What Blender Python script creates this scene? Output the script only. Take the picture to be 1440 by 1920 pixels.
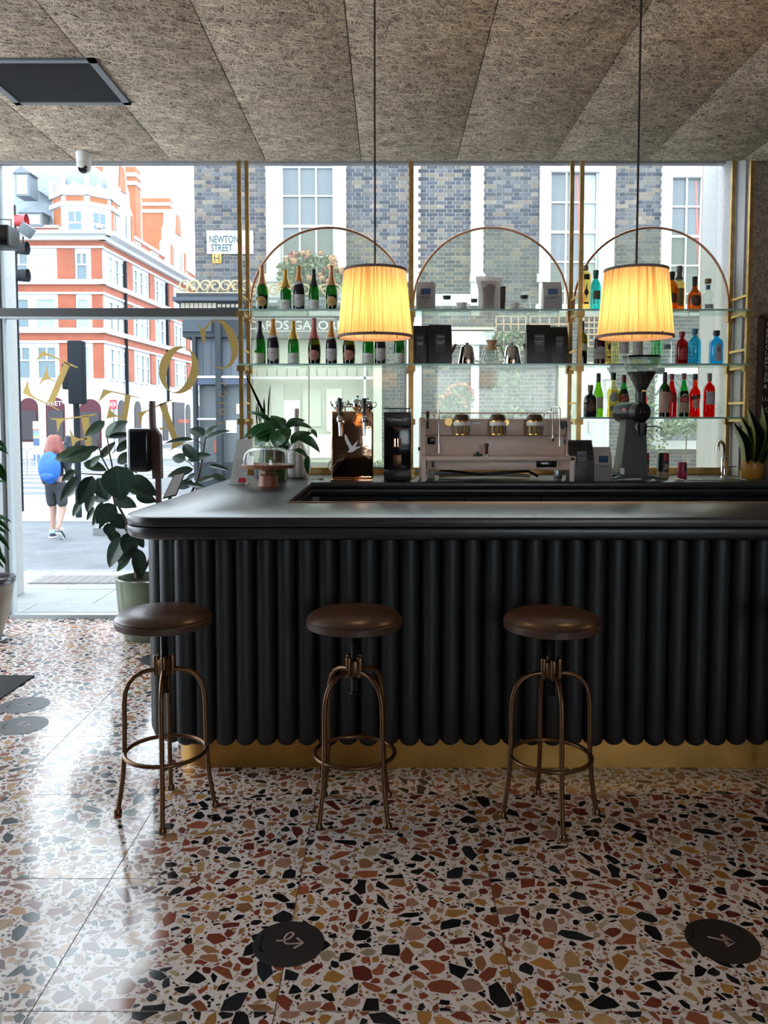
import bpy, bmesh, math, random
import numpy as np
from mathutils import Vector, Matrix

for _o in list(bpy.data.objects):
    bpy.data.objects.remove(_o)
scene = bpy.context.scene
COL = scene.collection
PI = math.pi
R = math.radians

# ------------------------------------------------------------------ camera
FPX = 1540.0; PITCH = R(3.5); VPX, CY0 = 728.0, 881.0; EYE = 1.5
cd = bpy.data.cameras.new('camera'); cam = bpy.data.objects.new('camera', cd); COL.objects.link(cam)
cam.location = (0, 0, EYE); cam.rotation_euler = (R(90) - PITCH, 0, 0)
cd.sensor_fit = 'AUTO'; cd.sensor_width = 36.0; cd.lens = FPX / 1920 * 36.0
cd.shift_x = -(VPX - 720) / 1920; cd.shift_y = -(960 - CY0) / 1920
cd.clip_start = 0.05; cd.clip_end = 400
scene.camera = cam

# ------------------------------------------------------------------ sky, exposure
w = bpy.data.worlds.new('overcast_sky'); scene.world = w; w.use_nodes = True
bg = w.node_tree.nodes['Background']
bg.inputs['Color'].default_value = (0.82, 0.91, 1.0, 1); bg.inputs['Strength'].default_value = 2.6
scene.view_settings.view_transform = 'Standard'; scene.view_settings.look = 'None'
scene.view_settings.exposure = 1.38; scene.view_settings.gamma = 1.0
scene.view_settings.use_curve_mapping = False
scene.cycles.transparent_max_bounces = 32
scene.cycles.max_bounces = 10

# pixel of the photograph + known depth -> place in the room (metres)
def _ray(px, py):
    x = (px - VPX) / FPX; y = (CY0 - py) / FPX
    return x, math.cos(PITCH) + y * math.sin(PITCH), -math.sin(PITCH) + y * math.cos(PITCH)
def A(px, py, Y):
    x, a, b = _ray(px, py); t = Y / a
    return Vector((x * t, Y, EYE + b * t))
def F(px, py, z):
    x, a, b = _ray(px, py); t = (z - EYE) / b
    return Vector((x * t, a * t, z))
def AX(px, py, Y): return A(px, py, Y).x
def AZ(py, Y): return A(VPX, py, Y).z

# ------------------------------------------------------------------ object helpers
def props(o, label=None, cat=None, group=None, kind=None):
    if label: o['label'] = label
    if cat: o['category'] = cat
    if group: o['group'] = group
    if kind: o['kind'] = kind
    return o
def thing(name, label, cat, loc=(0, 0, 0), rz=0.0, group=None):
    o = bpy.data.objects.new(name, None); COL.objects.link(o)
    o.empty_display_size = 0.05
    o.location = loc; o.rotation_euler = (0, 0, rz)
    return props(o, label, cat, group)
def link(name, me, parent=None, loc=None, rot=None, kind=None):
    o = bpy.data.objects.new(name, me); COL.objects.link(o)
    if parent is not None: o.parent = parent
    if loc is not None: o.location = loc
    if rot is not None: o.rotation_euler = rot
    if kind: o['kind'] = kind
    return o
def copy_tree(o, parent=None):
    c = o.copy(); COL.objects.link(c); c.parent = parent
    for ch in o.children:
        copy_tree(ch, c)
    return c

class MB:
    def __init__(s): s.v = []; s.f = []; s.col = None
    def add(s, vs, fs):
        n = len(s.v); s.v += [tuple(p) for p in vs]; s.f += [tuple(i + n for i in f) for f in fs]; return s
    def box(s, x0, x1, y0, y1, z0, z1):
        return s.add([(x0,y0,z0),(x1,y0,z0),(x1,y1,z0),(x0,y1,z0),(x0,y0,z1),(x1,y0,z1),(x1,y1,z1),(x0,y1,z1)],
                     [(0,3,2,1),(4,5,6,7),(0,1,5,4),(1,2,6,5),(2,3,7,6),(3,0,4,7)])
    def rbox(s, x0, x1, y0, y1, z0, z1, r=0.005, seg=2):
        bm = bmesh.new(); bmesh.ops.create_cube(bm, size=1)
        for v in bm.verts:
            v.co = Vector(((x0+x1)/2 + v.co.x*(x1-x0), (y0+y1)/2 + v.co.y*(y1-y0), (z0+z1)/2 + v.co.z*(z1-z0)))
        bmesh.ops.bevel(bm, geom=bm.edges[:], offset=r, segments=seg, profile=0.5, affect='EDGES')
        return s.addbm(bm)
    def addbm(s, bm):
        bm.verts.index_update()
        s.add([v.co[:] for v in bm.verts], [[v.index for v in f.verts] for f in bm.faces]); bm.free(); return s
    def lathe(s, prof, n=24, c=(0,0,0), fn=None, cap=True):
        vs = []; fs = []; m = len(prof)
        for (r, z) in prof:
            for k in range(n):
                a = 2*PI*k/n; rr = r if fn is None else fn(r, z, a)
                vs.append((c[0]+rr*math.cos(a), c[1]+rr*math.sin(a), c[2]+z))
        for i in range(m-1):
            for k in range(n):
                fs.append((i*n+k, i*n+(k+1)%n, (i+1)*n+(k+1)%n, (i+1)*n+k))
        if cap:
            if prof[0][0] > 1e-6: fs.append(tuple(range(n-1,-1,-1)))
            if prof[-1][0] > 1e-6: fs.append(tuple((m-1)*n+k for k in range(n)))
        return s.add(vs, fs)
    def tube(s, pts, r, n=8, closed=False):
        pts = [Vector(p) for p in pts]; m = len(pts); vs = []; fs = []
        rs = r if isinstance(r, (list, tuple)) else [r]*m
        t0 = (pts[1]-pts[0]).normalized()
        u = t0.cross(Vector((0,0,1)));  u = u if u.length > 1e-3 else t0.cross(Vector((1,0,0)))
        u.normalize()
        for i in range(m):
            if closed: t = (pts[(i+1)%m]-pts[i-1]).normalized()
            else: t = (pts[min(i+1,m-1)]-pts[max(i-1,0)]).normalized()
            u = (u - t*u.dot(t)).normalized(); w_ = t.cross(u)
            for k in range(n):
                a = 2*PI*k/n; vs.append(pts[i]+(u*math.cos(a)+w_*math.sin(a))*rs[i])
        for i in range(m if closed else m-1):
            j = (i+1)%m
            for k in range(n): fs.append((i*n+k, i*n+(k+1)%n, j*n+(k+1)%n, j*n+k))
        if not closed: fs += [tuple(range(n-1,-1,-1)), tuple((m-1)*n+k for k in range(n))]
        return s.add(vs, fs)
    def prism(s, poly, y0, y1):                       # polygon in XZ, thickness along Y
        n = len(poly)
        vs = [(x, y0, z) for x, z in poly] + [(x, y1, z) for x, z in poly]
        return s.add(vs, [tuple(range(n)), tuple(range(2*n-1, n-1, -1))] + [(i, n+i, n+(i+1)%n, (i+1)%n) for i in range(n)])
    def slab(s, poly, z0, z1):                        # polygon in XY, thickness along Z
        n = len(poly)
        vs = [(x, y, z0) for x, y in poly] + [(x, y, z1) for x, y in poly]
        return s.add(vs, [tuple(range(n-1,-1,-1)), tuple(range(n, 2*n))] + [(i, (i+1)%n, n+(i+1)%n, n+i) for i in range(n)])
    def sphere(s, c, r, nu=16, nv=10, sc=(1,1,1)):
        pr = [(math.sin(PI*i/nv), -math.cos(PI*i/nv)) for i in range(nv+1)]
        k = len(s.v); s.lathe(pr, nu, cap=False)
        for i in range(k, len(s.v)):
            x, y, z = s.v[i]; s.v[i] = (c[0]+x*r*sc[0], c[1]+y*r*sc[1], c[2]+z*r*sc[2])
        return s
    def xf(s, M, start=0):
        for i in range(start, len(s.v)): s.v[i] = tuple(M @ Vector(s.v[i]))
        return s
    def mesh(s, name, mat, smooth=None):
        me = bpy.data.meshes.new(name); me.from_pydata(s.v, [], s.f)
        bm = bmesh.new(); bm.from_mesh(me)
        bmesh.ops.remove_doubles(bm, verts=bm.verts, dist=1e-6)
        bmesh.ops.recalc_face_normals(bm, faces=bm.faces)
        bm.to_mesh(me); bm.free()
        if mat: me.materials.append(mat)
        if smooth is not None:
            for p in me.polygons: p.use_smooth = True
            me.set_sharp_from_angle(angle=R(smooth))
        return me
    def build(s, name, mat, parent=None, smooth=None, kind=None, loc=None, rot=None):
        return link(name, s.mesh(name, mat, smooth), parent, loc, rot, kind)

def box(name, mat, parent, x0, x1, y0, y1, z0, z1, r=0, kind=None):
    m = MB()
    if r: m.rbox(x0, x1, y0, y1, z0, z1, r); return m.build(name, mat, parent, 40, kind)
    return m.box(x0, x1, y0, y1, z0, z1).build(name, mat, parent, None, kind)
def arc(cx, cz, r, a0, a1, n=12):
    return [(cx + r*math.cos(R(a0+(a1-a0)*i/n)), cz + r*math.sin(R(a0+(a1-a0)*i/n))) for i in range(n+1)]
def cyl_pts(c0, c1): return [c0, tuple((Vector(c0)+Vector(c1))/2), c1]

_txt = {}
def text_mesh(s, size, mat, ext=0.0008, bend=None, sx=1.0, mirror=False, bold=0.0):
    cu = bpy.data.curves.new('lettering', 'FONT'); cu.body = s; cu.size = size
    cu.align_x = 'CENTER'; cu.align_y = 'CENTER'; cu.extrude = ext; cu.resolution_u = 3; cu.offset = bold*size
    ob = bpy.data.objects.new('lettering', cu); COL.objects.link(ob)
    dg = bpy.context.evaluated_depsgraph_get()
    me = bpy.data.meshes.new_from_object(ob.evaluated_get(dg))
    bpy.data.objects.remove(ob); bpy.data.curves.remove(cu)
    for v in me.vertices:                          # stand the text up in the XZ plane facing -Y
        x, y, z = v.co; x *= sx * (-1 if mirror else 1)
        if bend: v.co = (bend*math.sin(x/bend), -(bend+z)*math.cos(x/bend), y)
        else: v.co = (x, -z, y)
    if mirror: me.flip_normals()
    me.materials.clear(); me.materials.append(mat)
    return me
def text(s, size, mat, parent, loc, ext=0.0008, bend=None, sx=1.0, rot=None, mirror=False, name='lettering', bold=0.0):
    return link(name, text_mesh(s, size, mat, ext, bend, sx, mirror, bold), parent, loc, rot)

# ------------------------------------------------------------------ materials
def mat(name, c, rough=0.5, metal=0.0, var=0.0, vscale=8.0, bump=0.0, bscale=60.0, spec=0.5, coat=0.0, sheen=0.0, stretch=None):
    m = bpy.data.materials.new(name); m.use_nodes = True
    nt = m.node_tree; b = nt.nodes['Principled BSDF']
    b.inputs['Base Color'].default_value = (*c, 1); b.inputs['Roughness'].default_value = rough
    b.inputs['Metallic'].default_value = metal; b.inputs['Specular IOR Level'].default_value = spec
    b.inputs['Coat Weight'].default_value = coat
    if sheen: b.inputs['Sheen Weight'].default_value = sheen
    if var or bump:
        tc = nt.nodes.new('ShaderNodeTexCoord'); mp = nt.nodes.new('ShaderNodeMapping')
        nt.links.new(tc.outputs['Object'], mp.inputs['Vector'])
        if stretch: mp.inputs['Scale'].default_value = stretch
    if var:
        n = nt.nodes.new('ShaderNodeTexNoise'); n.inputs['Scale'].default_value = vscale; n.inputs['Detail'].default_value = 5
        nt.links.new(mp.outputs[0], n.inputs['Vector'])
        cr = nt.nodes.new('ShaderNodeValToRGB')
        cr.color_ramp.elements[0].position = 0.3; cr.color_ramp.elements[1].position = 0.7
        cr.color_ramp.elements[0].color = (*[max(0, x*(1-var)) for x in c], 1)
        cr.color_ramp.elements[1].color = (*[min(1, x*(1+var)) for x in c], 1)
        nt.links.new(n.outputs['Fac'], cr.inputs[0]); nt.links.new(cr.outputs[0], b.inputs['Base Color'])
    if bump:
        n2 = nt.nodes.new('ShaderNodeTexNoise'); n2.inputs['Scale'].default_value = bscale; n2.inputs['Detail'].default_value = 4
        bp = nt.nodes.new('ShaderNodeBump'); bp.inputs['Strength'].default_value = bump; bp.inputs['Distance'].default_value = 0.01
        nt.links.new(mp.outputs[0], n2.inputs['Vector']); nt.links.new(n2.outputs['Fac'], bp.inputs['Height'])
        nt.links.new(bp.outputs[0], b.inputs['Normal'])
    return m
def glass(name, c, rough=0.0, f0=0.04, veil=0.0, veilcol=(1,1,1), f90=0.8):
    """thin clear or tinted glass: lets light through, reflects more at grazing angles; veil = dirt / frosting"""
    m = bpy.data.materials.new(name); m.use_nodes = True; nt = m.node_tree; nt.nodes.clear()
    N = nt.nodes.new; L = nt.links.new
    out = N('ShaderNodeOutputMaterial'); mx = N('ShaderNodeMixShader'); tr = N('ShaderNodeBsdfTransparent'); gl = N('ShaderNodeBsdfGlossy')
    tr.inputs['Color'].default_value = (*c, 1); gl.inputs['Roughness'].default_value = rough
    lw = N('ShaderNodeLayerWeight'); lw.inputs['Blend'].default_value = 0.5
    pw = N('ShaderNodeMath'); pw.operation = 'POWER'; pw.inputs[1].default_value = 4.0
    ml = N('ShaderNodeMath'); ml.operation = 'MULTIPLY_ADD'; ml.inputs[1].default_value = f90 - f0; ml.inputs[2].default_value = f0
    L(lw.outputs['Facing'], pw.inputs[0]); L(pw.outputs[0], ml.inputs[0]); L(ml.outputs[0], mx.inputs[0])
    base = tr
    if veil:
        m2 = N('ShaderNodeMixShader'); ts = N('ShaderNodeBsdfTranslucent'); df = N('ShaderNodeBsdfDiffuse'); m3 = N('ShaderNodeMixShader')
        ts.inputs['Color'].default_value = (*veilcol, 1); df.inputs['Color'].default_value = (*veilcol, 1)
        m3.inputs[0].default_value = 0.7; L(df.outputs[0], m3.inputs[1]); L(ts.outputs[0], m3.inputs[2])
        m2.inputs[0].default_value = veil; L(tr.outputs[0], m2.inputs[1]); L(m3.outputs[0], m2.inputs[2]); base = m2
    L(base.outputs[0], mx.inputs[1]); L(gl.outputs[0], mx.inputs[2]); L(mx.outputs[0], out.inputs[0])
    return m
def emit(name, c, s):
    m = bpy.data.materials.new(name); m.use_nodes = True; nt = m.node_tree; nt.nodes.clear()
    e = nt.nodes.new('ShaderNodeEmission'); e.inputs[0].default_value = (*c, 1); e.inputs[1].default_value = s
    o = nt.nodes.new('ShaderNodeOutputMaterial'); nt.links.new(e.outputs[0], o.inputs[0]); return m
def vcol(name, rough=0.6, spec=0.5, var=0.12, vscale=40.0, bump=0.0, coat=0.0):
    """colour comes from each piece's own colour attribute, with fine grain"""
    m = bpy.data.materials.new(name); m.use_nodes = True; nt = m.node_tree; b = nt.nodes['Principled BSDF']
    at = nt.nodes.new('ShaderNodeAttribute'); at.attribute_name = 'tint'
    tc = nt.nodes.new('ShaderNodeTexCoord'); n = nt.nodes.new('ShaderNodeTexNoise'); n.inputs['Scale'].default_value = vscale; n.inputs['Detail'].default_value = 4
    mr = nt.nodes.new('ShaderNodeMapRange'); mr.inputs[3].default_value = 1-var*2; mr.inputs[4].default_value = 1+var*2
    mul = nt.nodes.new('ShaderNodeVectorMath'); mul.operation = 'SCALE'
    nt.links.new(tc.outputs['Object'], n.inputs['Vector']); nt.links.new(n.outputs['Fac'], mr.inputs[0])
    nt.links.new(at.outputs['Color'], mul.inputs[0]); nt.links.new(mr.outputs[0], mul.inputs['Scale'])
    nt.links.new(mul.outputs[0], b.inputs['Base Color'])
    b.inputs['Roughness'].default_value = rough; b.inputs['Specular IOR Level'].default_value = spec; b.inputs['Coat Weight'].default_value = coat
    return m
def tint(me, cols):
    """cols: one rgb for each polygon"""
    a = me.color_attributes.new('tint', 'FLOAT_COLOR', 'CORNER')
    buf = np.ones((len(me.loops), 4), np.float32)
    for p, c in zip(me.polygons, cols):
        buf[p.loop_start:p.loop_start+p.loop_total, :3] = c
    a.data.foreach_set('color', buf.ravel())

M = {}
M['matrix'] = mat('terrazzo_matrix', (0.72, 0.645, 0.615), 0.13, var=0.10, vscale=90, spec=1.0)
M['chips'] = vcol('terrazzo_chips', 0.13, 1.0, 0.14, 45)
M['joint'] = mat('grout', (0.10, 0.09, 0.085), 0.8)
M['brass'] = mat('brushed_brass', (0.62, 0.40, 0.13), 0.34, 1.0, var=0.18, vscale=6)
M['kick'] = mat('kick_plate_brass', (0.46, 0.25, 0.07), 0.45, 1.0, var=0.2, vscale=5)
M['brass_dark'] = mat('aged_brass', (0.42, 0.26, 0.09), 0.4, 1.0, var=0.25, vscale=12)
M['copper'] = mat('copper_tube', (0.50, 0.24, 0.13), 0.3, 1.0)
M['tube'] = mat('charcoal_padded_leather', (0.011, 0.013, 0.0145), 0.5, bump=0.06, bscale=400)
M['top'] = mat('dark_stained_oak', (0.028, 0.028, 0.031), 0.28, var=0.45, vscale=5, stretch=(1, 14, 14), bump=0.05, bscale=30)
M['cab'] = mat('dark_cabinet_wood', (0.022, 0.017, 0.014), 0.45, var=0.35, vscale=6, stretch=(2, 2, 16))
M['bronze'] = mat('bronze_metal', (0.16, 0.085, 0.045), 0.36, 0.9, var=0.2, vscale=20)
M['leather'] = mat('brown_leather', (0.060, 0.028, 0.018), 0.30, var=0.25, vscale=14, bump=0.04, bscale=300)
M['leather_rim'] = mat('brown_leather_band', (0.062, 0.032, 0.022), 0.42)
M['screw'] = mat('black_steel', (0.03, 0.03, 0.032), 0.35, 0.8)
M['black'] = mat('black_plastic', (0.012, 0.012, 0.013), 0.4)
M['gloss_black'] = mat('gloss_black', (0.008, 0.008, 0.010), 0.12)
M['chrome'] = mat('chrome', (0.72, 0.72, 0.74), 0.10, 1.0)
M['steel'] = mat('steel', (0.45, 0.46, 0.48), 0.28, 1.0)
M['pol_copper'] = mat('polished_copper', (0.72, 0.44, 0.29), 0.08, 1.0, bump=0.35, bscale=7)
M['white'] = mat('white_plastic', (0.84, 0.84, 0.83), 0.4)
M['paper'] = mat('white_paper', (0.75, 0.74, 0.72), 0.8)
M['machine'] = mat('warm_white_enamel', (0.70, 0.55, 0.48), 0.34, var=0.04, vscale=30)
M['walnut'] = mat('walnut', (0.070, 0.030, 0.018), 0.4, var=0.4, vscale=8, stretch=(1, 1, 10))
M['wood'] = mat('acacia_wood', (0.26, 0.10, 0.055), 0.42, var=0.4, vscale=8, stretch=(8, 1, 1))
M['cork'] = mat('cork', (0.46, 0.26, 0.14), 0.8)
M['pane'] = glass('window_glass', (0.96, 0.98, 0.98))
M['shelfglass'] = glass('shelf_glass', (0.86, 0.96, 0.94), f0=0.06)
M['shelfedge'] = mat('glass_edge_green', (0.30, 0.52, 0.48), 0.15)
M['archglass'] = glass('bronze_tint_glass', (0.86, 0.86, 0.79), f0=0.03, veil=0.06, veilcol=(0.86, 0.88, 0.80))
M['clear'] = glass('clear_glass', (0.95, 0.97, 0.97), f0=0.07)
M['hopperglass'] = glass('hopper_plastic', (0.82, 0.84, 0.84), f0=0.10, veil=0.06)
M['dome'] = glass('dome_glass', (0.93, 0.96, 0.97), f0=0.08)
M['frame'] = mat('dark_grey_frame', (0.055, 0.058, 0.062), 0.45)
M['alu'] = mat('grey_aluminium', (0.42, 0.47, 0.49), 0.4, 0.2)
M['gold'] = mat('gold_vinyl', (0.52, 0.37, 0.12), 0.45, 0.55)
M['conc'] = mat('bush_hammered_concrete', (0.27, 0.20, 0.155), 0.85, var=0.45, vscale=45, bump=0.9, bscale=70)
M['stone'] = mat('pale_stone', (0.36, 0.355, 0.35), 0.8, var=0.08, vscale=30, bump=0.15, bscale=90)
M['panelling'] = mat('dark_wall_panelling', (0.085, 0.065, 0.052), 0.7, var=0.2, vscale=4)
M['plaster'] = mat('plaster', (0.45, 0.42, 0.39), 0.9)
M['linen'] = None
M['leaf'] = mat('rubber_leaf', (0.008, 0.029, 0.017), 0.38, var=0.35, vscale=5)
M['leaf2'] = mat('rubber_leaf_young', (0.040, 0.080, 0.042), 0.38, var=0.3, vscale=5)
M['leaf3'] = mat('lily_leaf', (0.014, 0.085, 0.022), 0.35, var=0.35, vscale=8)
M['stem'] = mat('plant_stem', (0.085, 0.045, 0.030), 0.6)
M['gstem'] = mat('green_stem', (0.07, 0.13, 0.05), 0.5)
M['soil'] = mat('soil', (0.030, 0.018, 0.012), 0.95, bump=0.6, bscale=80)
# ================================================================== ROOM SHELL
CEIL = 3.2; WINY = 6.15; XL, XR, YB = -4.6, 3.6, -3.2
rng = np.random.RandomState(7)
random.seed(5)

def inside(poly, gx, gy):
    c = np.zeros(gx.shape, bool); n = len(poly)
    for i in range(n):
        x0, y0 = poly[i]; x1, y1 = poly[i-1]
        if y0 == y1: continue
        k = ((y0 > gy) != (y1 > gy)) & (gx < (x1-x0)*(gy-y0)/(y1-y0)+x0)
        c ^= k
    return c
def clip(poly, ax, lim, keep_less):
    out = []
    for i in range(len(poly)):
        p, q = poly[i-1], poly[i]
        a = (p[ax] <= lim) == keep_less; b = (q[ax] <= lim) == keep_less
        if a != b:
            t = (lim-p[ax])/(q[ax]-p[ax]); out.append((p[0]+(q[0]-p[0])*t, p[1]+(q[1]-p[1])*t))
        if b: out.append(q)
    return out
CHIP = [((0.010,0.010,0.012),30),((0.018,0.020,0.024),10),((0.20,0.048,0.026),16),((0.26,0.080,0.038),15),((0.30,0.14,0.062),9),
        ((0.35,0.175,0.050),14),((0.42,0.25,0.115),11),((0.38,0.29,0.19),10),((0.12,0.024,0.018),9),((0.31,0.165,0.115),7)]
chip_c = np.array([c for c, _ in CHIP]); chip_p = np.array([p for _, p in CHIP], float); chip_p /= chip_p.sum()
TX, TY = 0.6195, 0.604
def tile_mesh(seed):
    g = np.random.RandomState(seed); W, D = TX-0.003, TY-0.003; res = 0.0016
    nx, ny = int(W/res)+1, int(D/res)+1; occ = np.zeros((ny, nx), bool)
    m = MB(); m.box(-W/2, W/2, -D/2, D/2, -0.012, 0.0); cols = [(1,1,1)]*6; chips = []
    for (lo, hi, cnt, tries) in ((0.024,0.041,62,24),(0.0145,0.023,130,20),(0.0065,0.012,300,14),(0.0025,0.0055,480,5)):
        for _ in range(cnt):
            for t in range(tries):
                r = lo+(hi-lo)*g.rand()**1.5; n = g.randint(5, 9) if hi > 0.013 else g.randint(4, 7)
                a = np.sort((np.arange(n)+g.rand(n)*0.8)/n*2*PI); rad = r*(0.60+0.52*g.rand(n))
                asp = 1+g.rand()**1.4*1.6; ph = g.rand()*PI
                x = rad*np.cos(a)*math.sqrt(asp); y = rad*np.sin(a)/math.sqrt(asp)
                cx, cy = (g.rand()-0.5)*(W+0.02), (g.rand()-0.5)*(D+0.02)
                px = cx+x*math.cos(ph)-y*math.sin(ph); py = cy+x*math.sin(ph)+y*math.cos(ph)
                e = 1+0.0006/r
                qx = cx+(px-cx)*e; qy = cy+(py-cy)*e
                i0, i1 = max(0, int((qx.min()+W/2)/res)), min(nx, int((qx.max()+W/2)/res)+2)
                j0, j1 = max(0, int((qy.min()+D/2)/res)), min(ny, int((qy.max()+D/2)/res)+2)
                if i1 <= i0 or j1 <= j0: continue
                gx, gy = np.meshgrid(np.arange(i0, i1)*res-W/2, np.arange(j0, j1)*res-D/2)
                ins = inside(list(zip(qx, qy)), gx, gy)
                if (occ[j0:j1, i0:i1] & ins).any(): continue
                occ[j0:j1, i0:i1] |= ins
                poly = list(zip(px, py))
                for ax, lim in ((0, W/2), (1, D/2)):
                    poly = clip(poly, ax, lim, True) if poly else poly
                    poly = clip(poly, ax, -lim, False) if poly else poly
                if len(poly) >= 3: chips.append((poly, chip_c[g.choice(len(CHIP), p=chip_p)]*(0.8+0.4*g.rand())))
                break
    for poly, c in chips:
        k = len(m.v); m.v += [(x, y, 0.0003) for x, y in poly]; m.f.append(tuple(range(k, k+len(poly)))); cols.append(c)
    me = bpy.data.meshes.new('terrazzo_tile'); me.from_pydata(m.v, [], m.f)
    me.materials.append(M['matrix']); me.materials.append(M['chips'])
    for i, p in enumerate(me.polygons):
        if i >= 6:
            p.material_index = 1
            if p.normal.z < 0: p.flip()
    tint(me, cols); return me
floor = box('floor', M['joint'], None, XL, XR, YB, WINY+0.2, -0.10, -0.004); props(floor, 'polished multicoloured terrazzo tile floor', 'floor', kind='structure')
tiles = [tile_mesh(100+i) for i in range(10)]
X0 = -0.288 + TX/2; Y0 = 2.602 + TY/2
k = 0
for j in range(-4, 6):
    for i in range(-8, 7):
        cx, cy = X0+i*TX, Y0+j*TY
        if cy+TY/2 > WINY+0.10 or cx-TX/2 < XL-0.08 or cx+TX/2 > XR+0.08: continue
        o = link('tile', tiles[(i*7+j*3+random.randrange(10)) % 10], floor, (cx, cy, 0), (0, 0, PI*random.randrange(2))); k += 1
# rest of the floor behind the viewer, plain screed of the same stone
box('floor_screed', M['matrix'], floor, XL, XR, YB, Y0-4.5*TY, -0.004, 0.0)

# ---- ceiling of wood-wool boards
def woodwool():
    m = bpy.data.materials.new('wood_wool_board'); m.use_nodes = True; nt = m.node_tree; N = nt.nodes.new; L = nt.links.new
    b = nt.nodes['Principled BSDF']; b.inputs['Roughness'].default_value = 0.95; b.inputs['Specular IOR Level'].default_value = 0.1
    tc = N('ShaderNodeTexCoord'); geo = N('ShaderNodeNewGeometry')
    warp = N('ShaderNodeTexNoise'); warp.inputs['Scale'].default_value = 14; L(geo.outputs['Position'], warp.inputs['Vector'])
    wv = N('ShaderNodeVectorMath'); wv.operation = 'MULTIPLY_ADD'; wv.inputs[1].default_value = (0.05,)*3
    L(warp.outputs['Color'], wv.inputs[0]); L(geo.outputs['Position'], wv.inputs[2])
    last = None
    for i, ang in enumerate((8, 38, 66, 97, 128, 158, 20, 110)):
        mp = N('ShaderNodeMapping'); mp.vector_type = 'TEXTURE'; mp.inputs['Rotation'].default_value = (0, 0, R(ang))
        mp.inputs['Location'].default_value = (i*3.1, i*1.7, 0); mp.inputs['Scale'].default_value = (1.0, 0.075, 1.0)
        L(wv.outputs[0], mp.inputs['Vector'])
        n = N('ShaderNodeTexNoise'); n.inputs['Scale'].default_value = 12+i*1.1; n.inputs['Detail'].default_value = 0.5; L(mp.outputs[0], n.inputs['Vector'])
        r = N('ShaderNodeMapRange'); r.inputs[1].default_value = 0.56; r.inputs[2].default_value = 0.66; L(n.outputs['Fac'], r.inputs[0])
        s = N('ShaderNodeMath'); s.operation = 'MULTIPLY'; s.inputs[1].default_value = 1.0-0.055*i; L(r.outputs[0], s.inputs[0])
        if last is None: last = s
        else:
            mx = N('ShaderNodeMath'); mx.operation = 'MAXIMUM'; L(last.outputs[0], mx.inputs[0]); L(s.outputs[0], mx.inputs[1]); last = mx
    cr = N('ShaderNodeValToRGB'); e = cr.color_ramp.elements
    e[0].position = 0.0; e[0].color = (0.11, 0.080, 0.057, 1); e[1].position = 1.0; e[1].color = (0.82, 0.69, 0.53, 1)
    e2 = cr.color_ramp.elements.new(0.5); e2.color = (0.46, 0.37, 0.28, 1)
    L(last.outputs[0], cr.inputs[0])
    big = N('ShaderNodeTexNoise'); big.inputs['Scale'].default_value = 7; big.inputs['Detail'].default_value = 3; L(geo.outputs['Position'], big.inputs['Vector'])
    mr = N('ShaderNodeMapRange'); mr.inputs[1].default_value = 0.3; mr.inputs[2].default_value = 0.7; mr.inputs[3].default_value = 0.8; mr.inputs[4].default_value = 1.15; L(big.outputs['Fac'], mr.inputs[0])
    vs = N('ShaderNodeVectorMath'); vs.operation = 'SCALE'; L(cr.outputs[0], vs.inputs[0]); L(mr.outputs[0], vs.inputs['Scale']); L(vs.outputs[0], b.inputs['Base Color'])
    bp = N('ShaderNodeBump'); bp.inputs['Strength'].default_value = 0.9; bp.inputs['Distance'].default_value = 0.006; L(last.outputs[0], bp.inputs['Height']); L(bp.outputs[0], b.inputs['Normal'])
    return m
M['woodwool'] = woodwool()
CEND = 5.52
ceiling = box('ceiling', M['joint'], None, XL, XR, YB, CEND-0.01, CEIL+0.02, CEIL+0.22); props(ceiling, 'wood-wool board ceiling with thin dark seams', 'ceiling', kind='structure')
seams = {-3: 4.75, -2: 3.75, -1: 5.0, 0: 4.42, 1: 3.84, 2: 5.18, 3: 3.3, 4: 4.36, 5: 5.0}
PW = 0.626
VENT = (F(180, 150, CEIL).x-0.62, None)
for i in range(-7, 8):
    x0 = -0.805 + i*PW; x1 = x0+PW
    ys = seams.get(i, 4.0+0.37*i % 1.2); cuts = [CEND]
    y = ys
    while y > YB: cuts.append(y); y -= 1.95
    cuts.append(YB)
    for a, b_ in zip(cuts[1:], cuts[:-1]):
        if b_-a < 0.02: continue
        xa, xb = max(x0, XL), min(x1, XR)
        if xb-xa < 0.05: continue
        box('panel', M['woodwool'], ceiling, xa+0.0022, xb-0.0022, a+0.0015, b_-0.0015, CEIL, CEIL+0.025, 0.002)
# beam above the window head, seen in the gap behind the ceiling edge
zt = AZ(303, WINY)
box('trim_1', M['stone'], None, XL, XR, WINY-0.03, WINY+0.03, AZ(309, WINY), 3.62); bpy.data.objects['trim_1']['kind'] = 'structure'
box('trim_2', M['plaster'], None, XL, XR, CEND, WINY-0.04, 3.5, 3.62); bpy.data.objects['trim_2']['kind'] = 'structure'
box('trim_3', M['plaster'], None, XL, XR, CEND-0.012, CEND, CEIL+0.002, 3.5); bpy.data.objects['trim_3']['kind'] = 'structure'
HEADZ = AZ(309, WINY)

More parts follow.
